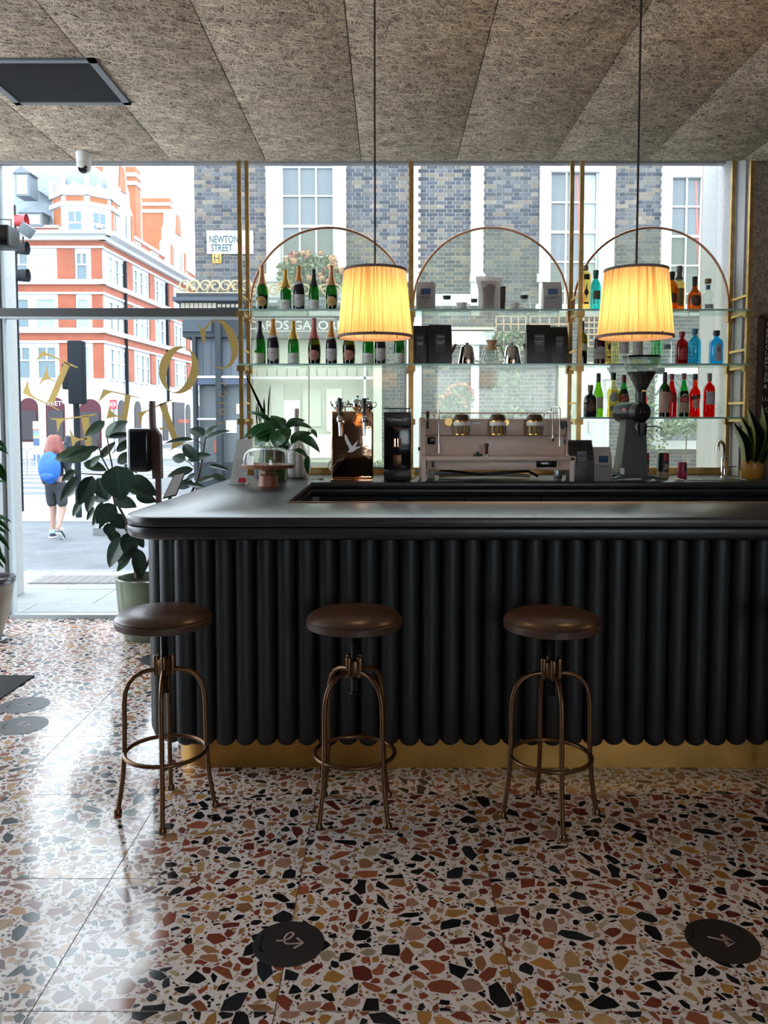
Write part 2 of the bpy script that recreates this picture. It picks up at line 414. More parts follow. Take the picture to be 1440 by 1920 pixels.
# ---- window at the left, floor to ceiling
JX = F(27, 1155, 0).x
win1 = thing('window_1', 'tall shop window with dark transom beside the counter', 'window'); win1['kind'] = 'structure'
RX = -1.02
trz0, trz1 = AZ(595, WINY), AZ(579, WINY)
box('transom', M['frame'], win1, XL, RX+0.02, WINY-0.04, WINY+0.04, trz0, trz1)
box('transom_lip', M['alu'], win1, XL, RX+0.02, WINY-0.045, WINY+0.045, trz0-0.012, trz0)
box('jamb', M['frame'], win1, JX-0.022, JX, WINY-0.03, WINY+0.03, 0.0, HEADZ)
box('jamb_trim', M['alu'], win1, JX, JX+0.02, WINY-0.02, WINY+0.02, 0.0, HEADZ)
box('bottom_rail', M['alu'], win1, JX, RX, WINY-0.03, WINY+0.03, 0.0, 0.03)
box('glass_pane', M['pane'], win1, JX+0.02, RX, WINY-0.006, WINY+0.006, 0.03, trz0-0.012)
box('glass_pane', M['pane'], win1, JX+0.02, RX, WINY-0.006, WINY+0.006, trz1, HEADZ)
box('glass_pane', M['pane'], win1, -3.9, JX-0.05, WINY-0.006, WINY+0.006, trz1, HEADZ)
pier = box('wall_left', M['alu'], None, -3.25, JX-0.022, WINY-0.02, WINY+0.16, 0, trz0); props(pier, 'pale grey metal door panel left of the shop window', 'wall', kind='structure')
box('lock_plate', M['frame'], pier, -2.93, -2.915, WINY-0.026, WINY-0.02, 0.95, 1.1)
# windows behind the back bar (three bays), sill in brass
BAYX = [-1.0, 0.157, 1.30, 2.44]
PFY, PRY = 5.62, 5.92
for i in range(3):
    wn = thing('window_%d' % (i+2), ['clear window pane behind the champagne shelves', 'clear window pane behind the coffee kettles', 'clear window pane behind the spirits shelves'][i], 'window'); wn['kind'] = 'structure'
    box('glass_pane', M['pane'], wn, BAYX[i]+0.02, BAYX[i+1]-0.02, WINY-0.006, WINY+0.006, 1.12, HEADZ)
dado = box('wall_back', M['plaster'], None, RX, XR, WINY-0.06, WINY+0.12, 0, 1.12); props(dado, 'low plaster wall under the bar windows', 'wall', kind='structure')
box('sill', M['brass'], dado, RX+0.01, 2.44, 5.93, WINY+0.0, 1.107, AZ(880, 5.93))
# concrete pier on the right, side and rear walls behind the viewer
PX = 2.475
pr = box('wall_right', M['conc'], None, PX, XR+0.1, 5.74, 6.6, 0, CEIL+0.3); props(pr, 'rough brown concrete wall beside the bottle shelves', 'wall', kind='structure')
wr = box('wall_side', M['panelling'], None, XR, XR+0.15, YB, 5.74, 0, CEIL+0.1); props(wr, 'concrete side wall right of the bar', 'wall', kind='structure')
box('reveal_lining', M['stone'], pr, PX-0.012, PX, 5.77, 6.55, 0, CEIL+0.3)
# left side: glazed shop front (piers and open glazing), rear: unseen window added as fill light
wl = thing('wall_side_left', 'glazed shop front along the left side', 'wall'); wl['kind'] = 'structure'
for y in (-3.2, -0.4, 2.4, 5.2):
    box('pier', M['alu'], wl, XL-0.1, XL, y, y+0.25, 0, CEIL+0.1)
box('low_wall', M['plaster'], wl, XL-0.1, XL, YB, 5.4, 0, 0.3)
box('solid_panel', M['panelling'], wl, XL-0.1, XL, YB, 2.4, 0.3, CEIL+0.1)  # unseen panel added over the rear glazing to cut light on the bar front
wb = thing('wall_rear', 'dark panelled rear wall with a window added for fill light', 'wall'); wb['kind'] = 'structure'
for x0, x1, z0, z1 in ((XL, 0.9, 0, CEIL+0.1), (3.3, XR+0.1, 0, CEIL+0.1), (0.9, 3.3, 0, 0.85), (0.9, 3.3, 2.55, CEIL+0.1)):
    box('wall_panel', M['panelling'], wb, x0, x1, YB-0.15, YB, z0, z1)
box('glass_pane', M['pane'], wb, 0.9, 3.3, YB-0.08, YB-0.07, 0.85, 2.55)  # pane of the added rear window, out of view, lets in fill light

# ================================================================== OUTSIDE GROUND
M['paving'] = mat('pale_paving', (0.24, 0.25, 0.25), 0.8, var=0.08, vscale=3)
M['asphalt'] = mat('asphalt', (0.105, 0.112, 0.122), 0.85, var=0.18, vscale=2.5, bump=0.2, bscale=60)
M['kerb'] = mat('granite_kerb', (0.17, 0.175, 0.18), 0.8, var=0.2, vscale=20)
M['paint'] = mat('road_paint', (0.36, 0.37, 0.37), 0.7, var=0.08, vscale=4)
M['plate'] = mat('brick_cover', (0.17, 0.15, 0.145), 0.8)
pav = box('pavement', M['kerb'], None, -16, 12, WINY+0.2, 8.30, -0.35, -0.034); props(pav, 'pale slab pavement outside the shop window', 'pavement', kind='structure')
for j, (y0, y1) in enumerate(((6.36, 6.72), (6.72, 7.30), (7.30, 7.92), (7.92, 8.16))):
    for i in range(-9, 4):
        x0 = -0.9*i*-1 + (0.45 if j % 2 else 0.0) - 0.2
        box('paving_slab', M['paving'], pav, x0+0.004, x0+0.896, y0+0.004, y1-0.004, -0.034, -0.022+0.002*random.random())
for i in range(-9, 4):
    box('kerb_stone', M['kerb'], pav, i*0.92, i*0.92+0.912, 8.165, 8.30, -0.2, -0.024)
cov = thing('access_cover', 'brick-filled access cover set in the pavement slabs', 'cover', (F(150, 1087, -0.02).x, F(150, 1087, -0.02).y, -0.019))
box('cover_frame', M['kerb'], cov, -0.42, 0.42, -0.2, 0.2, 0, 0.004)
for i in range(9):
    for j in range(4):
        box('cover_brick', M['plate'], cov, -0.40+i*0.09, -0.40+i*0.09+0.084, -0.185+j*0.094, -0.185+j*0.094+0.086, 0.004, 0.009)
RZ = -0.14
road = box('road', M['asphalt'], None, -60, 40, 8.30, 90, -0.6, RZ); props(road, 'grey asphalt street outside', 'road', kind='structure')
isl = box('traffic_island', M['kerb'], None, F(150, 1003, -0.06).x, -2.6, 11.55, 12.1, RZ, -0.03); props(isl, 'low granite kerb island in the street', 'kerb', kind='structure')
apron = box('crossing_apron', M['paving'], None, -14, -4.2, 13.0, 17.5, RZ, RZ+0.03); props(apron, 'pale paved island before the pedestrian crossing', 'pavement', kind='structure')
for i in range(7):
    y = 18.6+i*1.55
    box('road_marking', M['paint'], road, -19+i*0.25, -6.2, y, y+0.55, RZ, RZ+0.008)
farp = box('far_pavement', M['paving'], None, -60, 20, 33, 44.5, -0.4, -0.06); props(farp, 'far pavement in front of the red brick building', 'pavement', kind='structure')
# ================================================================== RED BRICK BUILDING ACROSS THE CROSSROADS
M['redbrick'] = mat('red_brick', (0.27, 0.075, 0.042), 0.85, var=0.15, vscale=1.5)
M['orbrick'] = mat('orange_brick', (0.30, 0.10, 0.045), 0.85, var=0.12, vscale=1.5)
M['stucco'] = mat('white_stucco', (0.52, 0.52, 0.53), 0.8, var=0.03, vscale=1.0)
M['slate'] = mat('blue_slate', (0.17, 0.205, 0.235), 0.6, var=0.12, vscale=3)
M['lead'] = mat('lead_grey', (0.13, 0.155, 0.18), 0.6)
M['wglass'] = mat('window_blue_glass', (0.09, 0.14, 0.165), 0.08)
M['wblind'] = mat('window_pale_blind', (0.22, 0.34, 0.36), 0.3)
M['wpale'] = mat('window_white_blind', (0.42, 0.49, 0.53), 0.4)
M['maroon'] = mat('maroon_shopfront', (0.075, 0.022, 0.032), 0.6, spec=0.2)
M['shopglass'] = mat('dark_shop_glass', (0.05, 0.045, 0.05), 0.6, spec=0.15)
M['downpipe'] = mat('black_downpipe', (0.012, 0.015, 0.02), 0.8, spec=0.15)
BY = 45.0
bx = A(195, 787, BY).x
RB = thing('red_brick_building', 'red brick and white stone corner building with turret and slate roof', 'building', (bx, BY, RZ))
def frame_mtx(u, n): return Matrix(((u[0], n[0], 0, 0), (u[1], n[1], 0, 0), (0, 0, 1, 0), (0, 0, 0, 1)))
F1 = frame_mtx((1, 0), (0, -1))
l2 = math.hypot(0.052, 1); F2 = frame_mtx((0.052/l2, 1/l2), (1/l2, -0.052/l2))
def fb(name, m, parent, mt, u0, u1, n0, n1, z0, z1):
    return MB().box(u0, u1, n0, n1, z0, z1).xf(mt).build(name, m, parent)
def bz(y): return AZ(y, BY) - RZ
def bu(x): return A(x, 787, BY).x - bx
def rwin(mt, u0, u1, z0, z1, glassm, cols=2, split=0.45, parent=None):
    f = MB(); t = 0.07; d = 0.10
    f.box(u0, u0+t, 0, d, z0, z1).box(u1-t, u1, 0, d, z0, z1).box(u0-0.01, u1+0.01, -0.01, d+0.012, z0-0.01, z0+t).box(u0-0.01, u1+0.01, -0.01, d+0.012, z1-t, z1+0.01)
    zs = z1-(z1-z0)*split; f.box(u0-0.006, u1+0.006, -0.006, d+0.006, zs-t/2, zs+t/2)
    for k in range(1, cols):
        uc = u0+(u1-u0)*k/cols; f.box(uc-0.04, uc+0.04, 0.003, d-0.006, zs, z1-t/2)
    w_ = f.xf(mt).build('window', M['stucco'], parent or RB)
    fb('pane', glassm, w_, mt, u0+t, u1-t, 0.005, 0.04, z0+t, z1-t)
    return w_
LEN2 = 40.0; UL = -9.0
zc = bz(452)
# stone body: one block, brick bands and panels proud of it
poly = [(bx+UL, BY), (bx, BY), (bx+0.052*LEN2, BY+LEN2), (bx+UL, BY+LEN2)]
MB().slab([(x-bx, y-BY) for x, y in poly], 0, bz(440)).build('wall', M['stucco'], RB)
floors = [  # brick band y, window y range
    ((452, 462), (474, 528)), ((534, 548), (560, 616)), ((625, 639), (650, 711))]
wcols = [(28, 62), (74, 110), (150, 172)]; bcols = [(115, 147), (178, 198)]
for fi, ((b0, b1), (w0, w1)) in enumerate(floors):
    fb('brick_band', M['redbrick'], RB, F1, UL, 0.12, 0, 0.12, bz(b1), bz(b0))
    fb('brick_band', M['redbrick'], RB, F2, -0.1, LEN2, 0, 0.12, bz(b1), bz(b0))
    for mt, L_ in ((F1, None), (F2, LEN2)):
        fb('cornice', M['stucco'], RB, mt, UL if L_ is None else -0.3, 0.35 if L_ is None else L_, 0, 0.40 if fi == 0 else 0.28, bz(b0), bz(b0-9))
        fb('lintel', M['stucco'], RB, mt, UL if L_ is None else -0.15, 0.2 if L_ is None else L_, 0, 0.16, bz(b1+4), bz(b1))
    for (c0, c1) in bcols + [(-60, -20)]:
        fb('brick_panel', M['redbrick'], RB, F1, bu(c0), bu(c1), 0, 0.08, bz(w1-2), bz(w0-8))
    gl = [[M['wglass'], M['wpale'], M['wglass']], [M['wglass'], M['wblind'], M['wblind']], [M['wglass'], M['wglass'], M['wblind']]][fi]
    for ci, (c0, c1) in enumerate(wcols):
        rwin(F1, bu(c0), bu(c1), bz(w1), bz(w0), gl[ci], 2 if fi != 1 else 1, 0.42 if fi != 1 else 0.02)
    # receding side: groups of three narrow windows and a brick panel
    u = 0.8; g = 0
    while u < 26:
        for k in range(3):
            rwin(F2, u+k*0.95, u+k*0.95+0.62, bz(w1), bz(w0), M['wglass'] if (k+g+fi) % 3 else M['wblind'], 1, 0.45)
        fb('brick_panel', M['redbrick'], RB, F2, u+2.85, u+3.75, 0, 0.08, bz(w1-2), bz(w0-8))
        u += 3.9; g += 1
for u in (3.0, 10.5, 18.3):
    MB().box(u, u+0.14, 0.1, 0.26, bz(745), bz(470)).xf(F2).build('downpipe', M['downpipe'], RB)
# parapet and attic on the receding side
fb('cornice', M['stucco'], RB, F2, -0.3, LEN2, 0, 0.9, bz(444), bz(436))
fb('cornice', M['stucco'], RB, F1, UL, 0.6, 0, 0.9, bz(444), bz(438))
fb('attic_brick', M['redbrick'], RB, F2, 1.5, LEN2, -1.2, -0.2, bz(440), bz(405))
fb('attic_brick', M['redbrick'], RB, F1, UL, 0, -1.2, -0.2, bz(440), bz(426))
fb('attic_coping', M['stucco'], RB, F2, 1.5, LEN2, -1.3, -0.1, bz(405), bz(399))
fb('attic_coping', M['stucco'], RB, F1, UL, 0, -1.3, -0.1, bz(426), bz(421))
for k in range(6):
    u = 5.2+k*3.3
    rwin(F2 @ Matrix.Translation((0, -0.19, 0)), u, u+1.3, bz(436), bz(410), M['wglass'], 2)
# slate mansard
MB().add([(UL, 0.6, bz(428)), (-2.2, 0.6, bz(428)), (-2.6, 2.6, bz(300)), (UL, 2.6, bz(300)), (UL, 5, bz(300)), (-2.6, 5, bz(300))],
         [(0, 1, 2, 3), (3, 2, 5, 4)]).build('roof', M['slate'], RB)
MB().add([(-1.2, 1.0, bz(405)), (0.052*30-1.2, 30, bz(405)), (0.052*30-4.2, 30, bz(335)), (-4.2, 1.5, bz(335))], [(0, 1, 2, 3)]).build('roof', M['slate'], RB)
for u, z0, z1, w_, gm in ((bu(42), 368, 326, 0.75, M['wpale']), (bu(50), 424, 400, 1.15, M['wpale'])):
    d = MB().box(u, u+w_, -0.1, 1.0, bz(z0), bz(z1)); dd = d.build('dormer', M['lead'], RB)
    MB().box(u+0.1, u+w_-0.1, -0.14, -0.1, bz(z0-3), bz(z1+4)).build('pane', gm, dd)
    MB().prism([(u-0.15, bz(z1)), (u+w_+0.15, bz(z1)), (u+w_/2, bz(z1)+0.38)], -0.2, 0.9).build('pediment', M['lead'], dd)
# turret
tc = (bu(152), 1.4); tr = 1.72
def octo(r, z0, z1, name, m, parent=RB, rot=22.5):
    p = [(tc[0]+r*math.cos(R(rot+45*k)), tc[1]+r*math.sin(R(rot+45*k))) for k in range(8)]
    return MB().slab(p, z0, z1).build(name, m, parent)
tur = octo(tr, bz(440), bz(350), 'turret', M['stucco'])
octo(tr+0.16, bz(388), bz(380), 'cornice', M['stucco'], tur); octo(tr+0.14, bz(368), bz(362), 'cornice', M['stucco'], tur)
for k in range(8):
    a = R(45*k); ca = tr*math.cos(R(22.5)); mt = Matrix.Translation((tc[0], tc[1], 0)) @ Matrix.Rotation(a, 4, 'Z')
    MB().box(ca, ca+0.05, -0.48, 0.48, bz(379), bz(362)-0.2).xf(mt).build('brick_panel', M['orbrick'], tur)
    if k == 5: MB().box(ca, ca+0.05, -0.42, 0.42, bz(424), bz(388)-0.05).xf(mt).build('brick_panel', M['orbrick'], tur)
    elif k in (6, 7):
        q = MB().box(ca, ca+0.05, -0.42, 0.42, bz(446), bz(397)).xf(mt).build('window', M['stucco'], tur)
        g = MB()
        for (a0, a1, b0, b1) in ((-0.34, -0.03, 0.52, 0.97), (0.03, 0.34, 0.52, 0.97), (-0.34, 0.34, 0.05, 0.45)):
            H = bz(397)-bz(440); g.box(ca+0.05, ca+0.06, a0, a1, bz(440)+H*b0, bz(440)+H*b1)
    pk = MB().box(ca-0.05, ca+0.05, -0.3, 0.3, bz(351), bz(347)).prism([(-0.2, bz(347)), (0.2, bz(347)), (0, bz(340))], -0.05, 0.05)
    MB().box(ca-0.06, ca+0.06, -0.5, 0.5, bz(352), bz(349)).add([(ca, -0.22, bz(349)), (ca, 0.22, bz(349)), (ca, 0, bz(341)), (ca+0.06, -0.22, bz(349)), (ca+0.06, 0.22, bz(349)), (ca+0.06, 0, bz(341))],
        [(0, 1, 2), (3, 5, 4), (0, 2, 5, 3), (1, 4, 5, 2)]).xf(mt).build('crenel', M['stucco'], tur)
    v = (tc[0]+tr*math.cos(a+R(22.5)), tc[1]+tr*math.sin(a+R(22.5)))
    MB().box(v[0]-0.12, v[0]+0.12, v[1]-0.12, v[1]+0.12, bz(368), bz(338)).sphere((v[0], v[1], bz(336)), 0.17, 8, 6).build('finial', M['stucco'], tur)
for k in (6, 7):
    a = R(45*k); ca = tr*math.cos(R(22.5)); mt = Matrix.Translation((tc[0], tc[1], 0)) @ Matrix.Rotation(a, 4, 'Z'); H = bz(397)-bz(440); g = MB()
    for (a0, a1, b0, b1) in ((-0.34, -0.03, 0.52, 0.97), (0.03, 0.34, 0.52, 0.97), (-0.34, 0.34, 0.0, 0.45)):
        g.box(ca+0.045, ca+0.058, a0, a1, bz(440)+H*b0, bz(440)+H*b1)
    g.xf(mt).build('turret_pane', M['wglass'], tur)
MB().lathe([(1.5, bz(352)), (1.42, bz(335)), (1.2, bz(318)), (0.8, bz(303)), (0.0, bz(292))], 16, (tc[0], tc[1], 0)).build('turret_dome', M['slate'], tur, 30)
# chimneys with white bands, stepped gables
def chimney(u0, u1, n, z0, z1, bands):
    c = fb('chimney', M['orbrick'], RB, F2, u0, u1, n-1.1, n, bz(z0), bz(z1))
    for b0, b1 in bands: fb('stone_band', M['stucco'], c, F2, u0-0.08, u1+0.08, n-1.18, n+0.08, bz(b1), bz(b0))
chimney(2.2, 3.4, -0.6, 360, 308, ((324, 331), (340, 346)))
for (p0, p1, yt, d, bands) in ((186, 262, 312, 58.0, ((324, 331), (340, 347))), (273, 324, 371, 72.0, ((380, 386), (393, 399)))):
    ca_, cb_ = A(p0, 787, d).x-bx, A(p1, 787, d).x-bx
    ch = MB().box(ca_, cb_, d-BY, d-BY+1.2, 9.0, AZ(yt, d)-RZ).build('chimney', M['orbrick'], RB)
    for b0, b1 in bands: MB().box(ca_-0.1, cb_+0.1, d-BY-0.1, d-BY+1.3, AZ(b1, d)-RZ, AZ(b0, d)-RZ).build('stone_band', M['stucco'], ch)
for gi, u in enumerate((2.6, 13.0, 23.0)):
    zb = bz(436); h = 4.6 if gi == 0 else 4.4
    outl = [(u-1.7, zb), (u+1.7, zb), (u+1.7, zb+h*0.42), (u+1.25, zb+h*0.5), (u+1.2, zb+h*0.66), (u+0.85, zb+h*0.74), (u+0.72, zb+h*0.92), (u+0.4, zb+h),
            (u-0.4, zb+h), (u-0.72, zb+h*0.92), (u-0.85, zb+h*0.74), (u-1.2, zb+h*0.66), (u-1.25, zb+h*0.5), (u-1.7, zb+h*0.42)]
    gb = MB().prism(outl, -0.5, 0.25).xf(F2).build('gable', M['stucco'], RB)
    MB().prism([(u-0.55, zb+h*0.62), (u+0.55, zb+h*0.62), (u+0.32, zb+h*0.92), (u-0.32, zb+h*0.92)], 0.25, 0.32).xf(F2).build('brick_panel', M['orbrick'], gb)
    for k in (-1, 1): fb('window', M['wglass'], gb, F2, u+k*0.8-0.28, u+k*0.8+0.28, 0.25, 0.3, zb+0.4, zb+h*0.36)
    for k in (-1, 1): fb('brick_pier', M['orbrick'], gb, F2, u+k*1.52-0.2, u+k*1.52+0.2, 0.25, 0.31, zb+0.3, zb+h*0.4)
# ground floor arcade
def arch_poly(u0, u1, z0, z1):
    r = (u1-u0)/2; return [(u0, z0), (u1, z0)] + arc((u0+u1)/2, z1-r, r, 0, 180, 10)
for (x0, x1, y0, y1, m_, fan) in ((38, 72, 746, 828, M['maroon'], 1), (87, 122, 745, 828, M['maroon'], 1), (150, 190, 748, 840, M['maroon'], 0)):
    a = MB().prism(arch_poly(bu(x0), bu(x1), bz(y1), bz(y0)), -0.06, 0.02).build('arch_opening', m_, RB)
    MB().box(bu(x0)+0.08, bu(x1)-0.08, -0.10, -0.06, bz(y1)+0.1, bz(y0+24)).build('shop_glass', M['shopglass'], a)
    MB().prism(arch_poly(bu(x0)-0.14, bu(x1)+0.14, bz(y0+20), bz(y0)+0.14)[2:], -0.04, 0.05).build('arch_surround', M['stucco'], RB) if 0 else None
pret = text('PRET*', 0.36, M['paper'], RB, (bu(107), -0.12, bz(757)))
for k in range(9):
    u = 2.0+k*2.6
    if k in (4,): continue
    p = arch_poly(u, u+1.1, bz(835), bz(748))
    a = MB().prism(p, -0.02, 0.05).xf(F2).build('arch_opening', M['shopglass'], RB)
shop = fb('shop_unit', M['shopglass'], RB, F2, 11.9, 14.4, 0.0, 0.12, bz(845), bz(745))
M['neon'] = emit('red_neon', (1.0, 0.09, 0.03), 1.6)
n = text('coco', 0.48, M['neon'], shop, (F2 @ Vector((13.0, 0.35, bz(789))))[:], rot=(0, 0, R(25)))
# ================================================================== STREET FURNITURE
def signal(name, label, px, Y, pole_x, heads, facing, base=RZ):
    t = thing(name, label, 'traffic light', (A(pole_x, 800, Y).x, Y, base))
    x = t.location.x
    MB().lathe([(0.05, 0), (0.05, heads[0][3]-base)], 12).build('pole', M['downpipe'], t, 40)
    for (hx, w_, z0, z1, d) in heads:
        h = MB().rbox(hx-x-w_/2, hx-x+w_/2, d, d+0.2, z0-base, z1-base, 0.02).build('signal_head', M['downpipe'], t, 40)
        if facing:
            for k in range(3):
                zz = z0-base+(z1-z0)*(0.82-k*0.32)
                v = MB()
                v.lathe([(0.095, 0), (0.115, 0.22)], 12, cap=False).xf(Matrix.Translation((hx-x+w_/2, d+0.1, zz)) @ Matrix.Rotation(R(90), 4, 'Y')).build('visor', M['redlens'] if k == 0 else M['downpipe'], h, 40)
    return t
M['redlens'] = mat('red_lens', (0.35, 0.02, 0.03), 0.3)
Y = 13.5
z = lambda y: AZ(y, Y)
signal('traffic_light', 'black traffic light seen from behind in mid street', 150, Y, 144, [(A(151, 700, Y).x, 0.24, z(758), z(641), -0.25), (A(129, 700, Y).x, 0.20, z(730), z(682), -0.05)], False)
Y = 14.4
signal('traffic_light', 'traffic light with red lens half hidden by stone pillar', 20, Y, 35, [(A(19, 460, Y).x, 0.16, AZ(545, Y), AZ(385, Y), -0.1)], True)
Y = 40.0
for (px, lab) in ((214, 'red square road sign with white roundel on a post'),):
    s = thing('road_sign', lab, 'sign', (A(px, 800, Y).x, Y, -0.06))
    M['signred'] = mat('sign_red', (0.55, 0.02, 0.04), 0.5)
    MB().lathe([(0.05, 0), (0.05, AZ(749, Y)+0.06)], 8).build('post', M['lead'], s)
    pl = MB().box(-0.17, 0.17, -0.09, -0.055, AZ(767, Y)+0.06, AZ(750, Y)+0.06).build('plate', M['signred'], s)
    zc_ = AZ(758.5, Y)+0.06
    MB().tube([(0.115*math.cos(a), -0.095, zc_+0.115*math.sin(a)) for a in [2*PI*k/16 for k in range(16)]], 0.022, 6, True).build('ring', M['stucco'], pl)
    MB().box(-0.07, 0.07, -0.1, -0.09, zc_-0.03, zc_+0.03).build('symbol', M['stucco'], pl)
# parking totem with coloured bands
Y = 30.0
tt = thing('information_totem', 'white and blue banded totem by the cycle stands', 'totem', (A(69, 850, Y).x, Y, RZ))
for y0, y1, c in ((790, 804, (0.8, 0.8, 0.8)), (804, 807, (0.6, 0.1, 0.06)), (807, 813, (0.16, 0.22, 0.55)), (813, 817, (0.15, 0.5, 0.35)), (817, 822, (0.7, 0.3, 0.15)), (822, 836, (0.05, 0.10, 0.2)), (836, 852, (0.7, 0.75, 0.8)), (852, 868, (0.06, 0.13, 0.25))):
    box('band', mat('totem_band', c, 0.5), tt, -0.1, 0.1, -0.04, 0.04, AZ(y1, Y)-RZ, AZ(y0, Y)-RZ)
for i, x in enumerate((40, 53)):
    Y = 24.0
    s = thing('cycle_stand', ['grey tubular cycle stand nearest the stone pillar', 'grey tubular cycle stand beside the banded totem'][i], 'cycle stand', (A(x, 870, Y).x, Y, RZ), group='cycle stands')
    h = AZ(840, Y)-RZ
    MB().tube([(-0.05, 0, 0), (-0.05, 0, h-0.1), (0.0, 0, h-0.01), (0.1, 0, h), (0.18, 0, h-0.01), (0.24, 0, h-0.1), (0.24, 0, 0)], 0.022, 8).build('hoop', M['steel'], s, 60)
    MB().tube([(-0.05, 0, h*0.5), (0.24, 0, h*0.5)], 0.018, 8).build('crossbar', M['steel'], s, 60)
# stone pillar of the shop front, outside the glass
sp = thing('stone_pillar', 'pale stone pillar outside the left edge of the window', 'pillar', (0, 0, -0.03))
pyf = F(30, 1122, -0.02).y; pxr = A(46, 1100, pyf+0.25).x
MB().rbox(pxr-0.42, pxr, pyf, pyf+0.25, 0.0, 3.9, 0.01).build('shaft', M['stone'], sp, 40)
sp.location = (0, 0, -0.022)
# black loudspeaker on a bracket inside and small floodlight on the pillar
Y = 5.85
ls = thing('loudspeaker', 'black box loudspeaker on a bracket by the pillar', 'loudspeaker', (A(6, 445, Y).x, Y, AZ(465, Y)))
h = AZ(426, Y)-AZ(465, Y); wdt = (27-(-12))*Y/FPX
MB().rbox(-wdt/2, wdt/2, -0.08, 0.1, 0, h, 0.006).build('cabinet', M['black'], ls, 40)
MB().rbox(-wdt/2+0.006, wdt/2-0.006, -0.084, -0.078, 0.006, h-0.006, 0.002).build('grille', M['gloss_black'], ls, 40)
MB().tube([(-0.09, 0.05, h), (-0.09, 0.05, h+0.07), (0.05, 0.02, h+0.055), (0.05, 0.02, h)], 0.004, 6).tube([(-0.09, 0.05, h), (-0.09, 0.28, h)], 0.006, 6).build('bracket', M['black'], ls, 60)
Y = pyf-0.05
fl = thing('floodlight', 'small grey tilted floodlight on an arm off the pillar', 'floodlight', A(50, 432, Y)[:])
MB().rbox(-0.055, 0.055, -0.03, 0.03, -0.045, 0.045, 0.006).xf(Matrix.Rotation(R(35), 4, 'Y')).build('housing', M['lead'], fl, 40)
MB().tube([(-0.03, 0, -0.05), (-0.045, 0.02, -0.10), (pxr-0.03-fl.location.x, 0.07, -0.10)], 0.008, 6).build('arm', M['black'], fl, 60)
# ================================================================== DARK BRICK BUILDING ACROSS THE SIDE STREET
NY = 16.0
def nx(x): return A(x, 787, NY).x
def nz(y): return AZ(y, NY)
M['brickmix'] = vcol('stock_brick', 0.85, 0.2, 0.15, 9)
M['mortar'] = mat('lime_mortar', (0.46, 0.43, 0.385), 0.9)
M['whitewood'] = mat('white_painted_wood', (0.52, 0.53, 0.545), 0.55)
M['sash'] = mat('grey_window_pane', (0.105, 0.125, 0.135), 0.06)
M['curtain'] = mat('pale_curtain', (0.33, 0.36, 0.36), 0.85)
M['curtain_red'] = mat('pink_curtain_trim', (0.45, 0.14, 0.12), 0.85)
NB = thing('brick_townhouse', 'dark stock brick townhouse with white sash windows', 'building', (0, NY, -0.15))
NZ0 = -0.15
def nb(name, m, x0, x1, y0, y1, d0, d1, parent=NB):      # photo columns / rows -> a box on the facade, d = depth in front (+) of brick face
    return MB().box(nx(x0), nx(x1), -d1, -d0, nz(y1)-NZ0, nz(y0)-NZ0).build(name, m, parent)
XN0, XN1 = nx(370), 6.8
MB().box(XN0, XN0+0.3, 0.4, 8, 0, 7.6).build('side_wall', M['mortar'], NB)
MB().box(XN0, XN1, 0.4, 0.5, 0, 7.6).build('back_wall', M['mortar'], NB)
ops = [(503, 650, 150, 585), (766, 903, 150, 585), (1007, 1145, 150, 585), (1232, 1380, 150, 585), (366, 716, 588, 960),
       (757, 792, 585, 960), (1040, 1140, 680, 960), (1225, 1345, 690, 845), (840, 925, 618, 648)]
opsm = [(nx(a), nx(b), nz(d), nz(c)) for a, b, c, d in ops]
xe = sorted(set([XN0, XN1]+[v for o_ in opsm for v in o_[:2] if XN0 < v < XN1]))
for xa, xb in zip(xe[:-1], xe[1:]):
    cuts = sorted((c, d) for a, b, c, d in opsm if a < (xa+xb)/2 < b); z_ = -0.15
    for c, d in cuts+[(7.5, 7.5)]:
        if c-z_ > 0.02: MB().box(xa, xb, 0.008, 0.4, z_-NZ0, c-NZ0).build('wall', M['mortar'], NB)
        z_ = max(z_, d)
blind = (nx(783), nx(881), nz(553), nz(150))
BC = np.array([(0.105,0.115,0.135),(0.14,0.145,0.16),(0.075,0.085,0.105),(0.17,0.165,0.16),(0.20,0.17,0.145),(0.12,0.12,0.125),(0.24,0.21,0.17),(0.095,0.10,0.125)])*0.62
bsz = {}; bm_cache = {}
def brick_mesh(w_, ci):
    key = (round(w_, 3), ci)
    if key not in bm_cache:
        m = MB().box(-w_/2, w_/2, -0.006, 0.012, -0.0325, 0.0325); me = m.mesh('brick', M['brickmix']); tint(me, [BC[ci]]*6); bm_cache[key] = me
    return bm_cache[key]
def collides(x0, x1, z, lst): return any(x1 > a and x0 < b and z+0.03 > c and z-0.03 < d for a, b, c, d in lst)
rest = MB(); rcols = []; nobj = 0
def brick_at(x0, w_, z, y, allow):
    global nobj
    ci = random.choices(range(8), (18, 16, 16, 12, 8, 12, 5, 13))[0]
    pxx = VPX + (x0+w_/2)*FPX/NY
    if allow and nobj < 300:
        link('brick', brick_mesh(w_, ci), NB, (x0+w_/2, y, z-NZ0)); nobj += 1
    else:
        rest.box(x0, x0+w_, y-0.006, y+0.012, z-0.0325-NZ0, z+0.0325-NZ0); rcols.extend([BC[ci]*(0.85+0.3*random.random())]*6)
zz = 0.1; row = 0
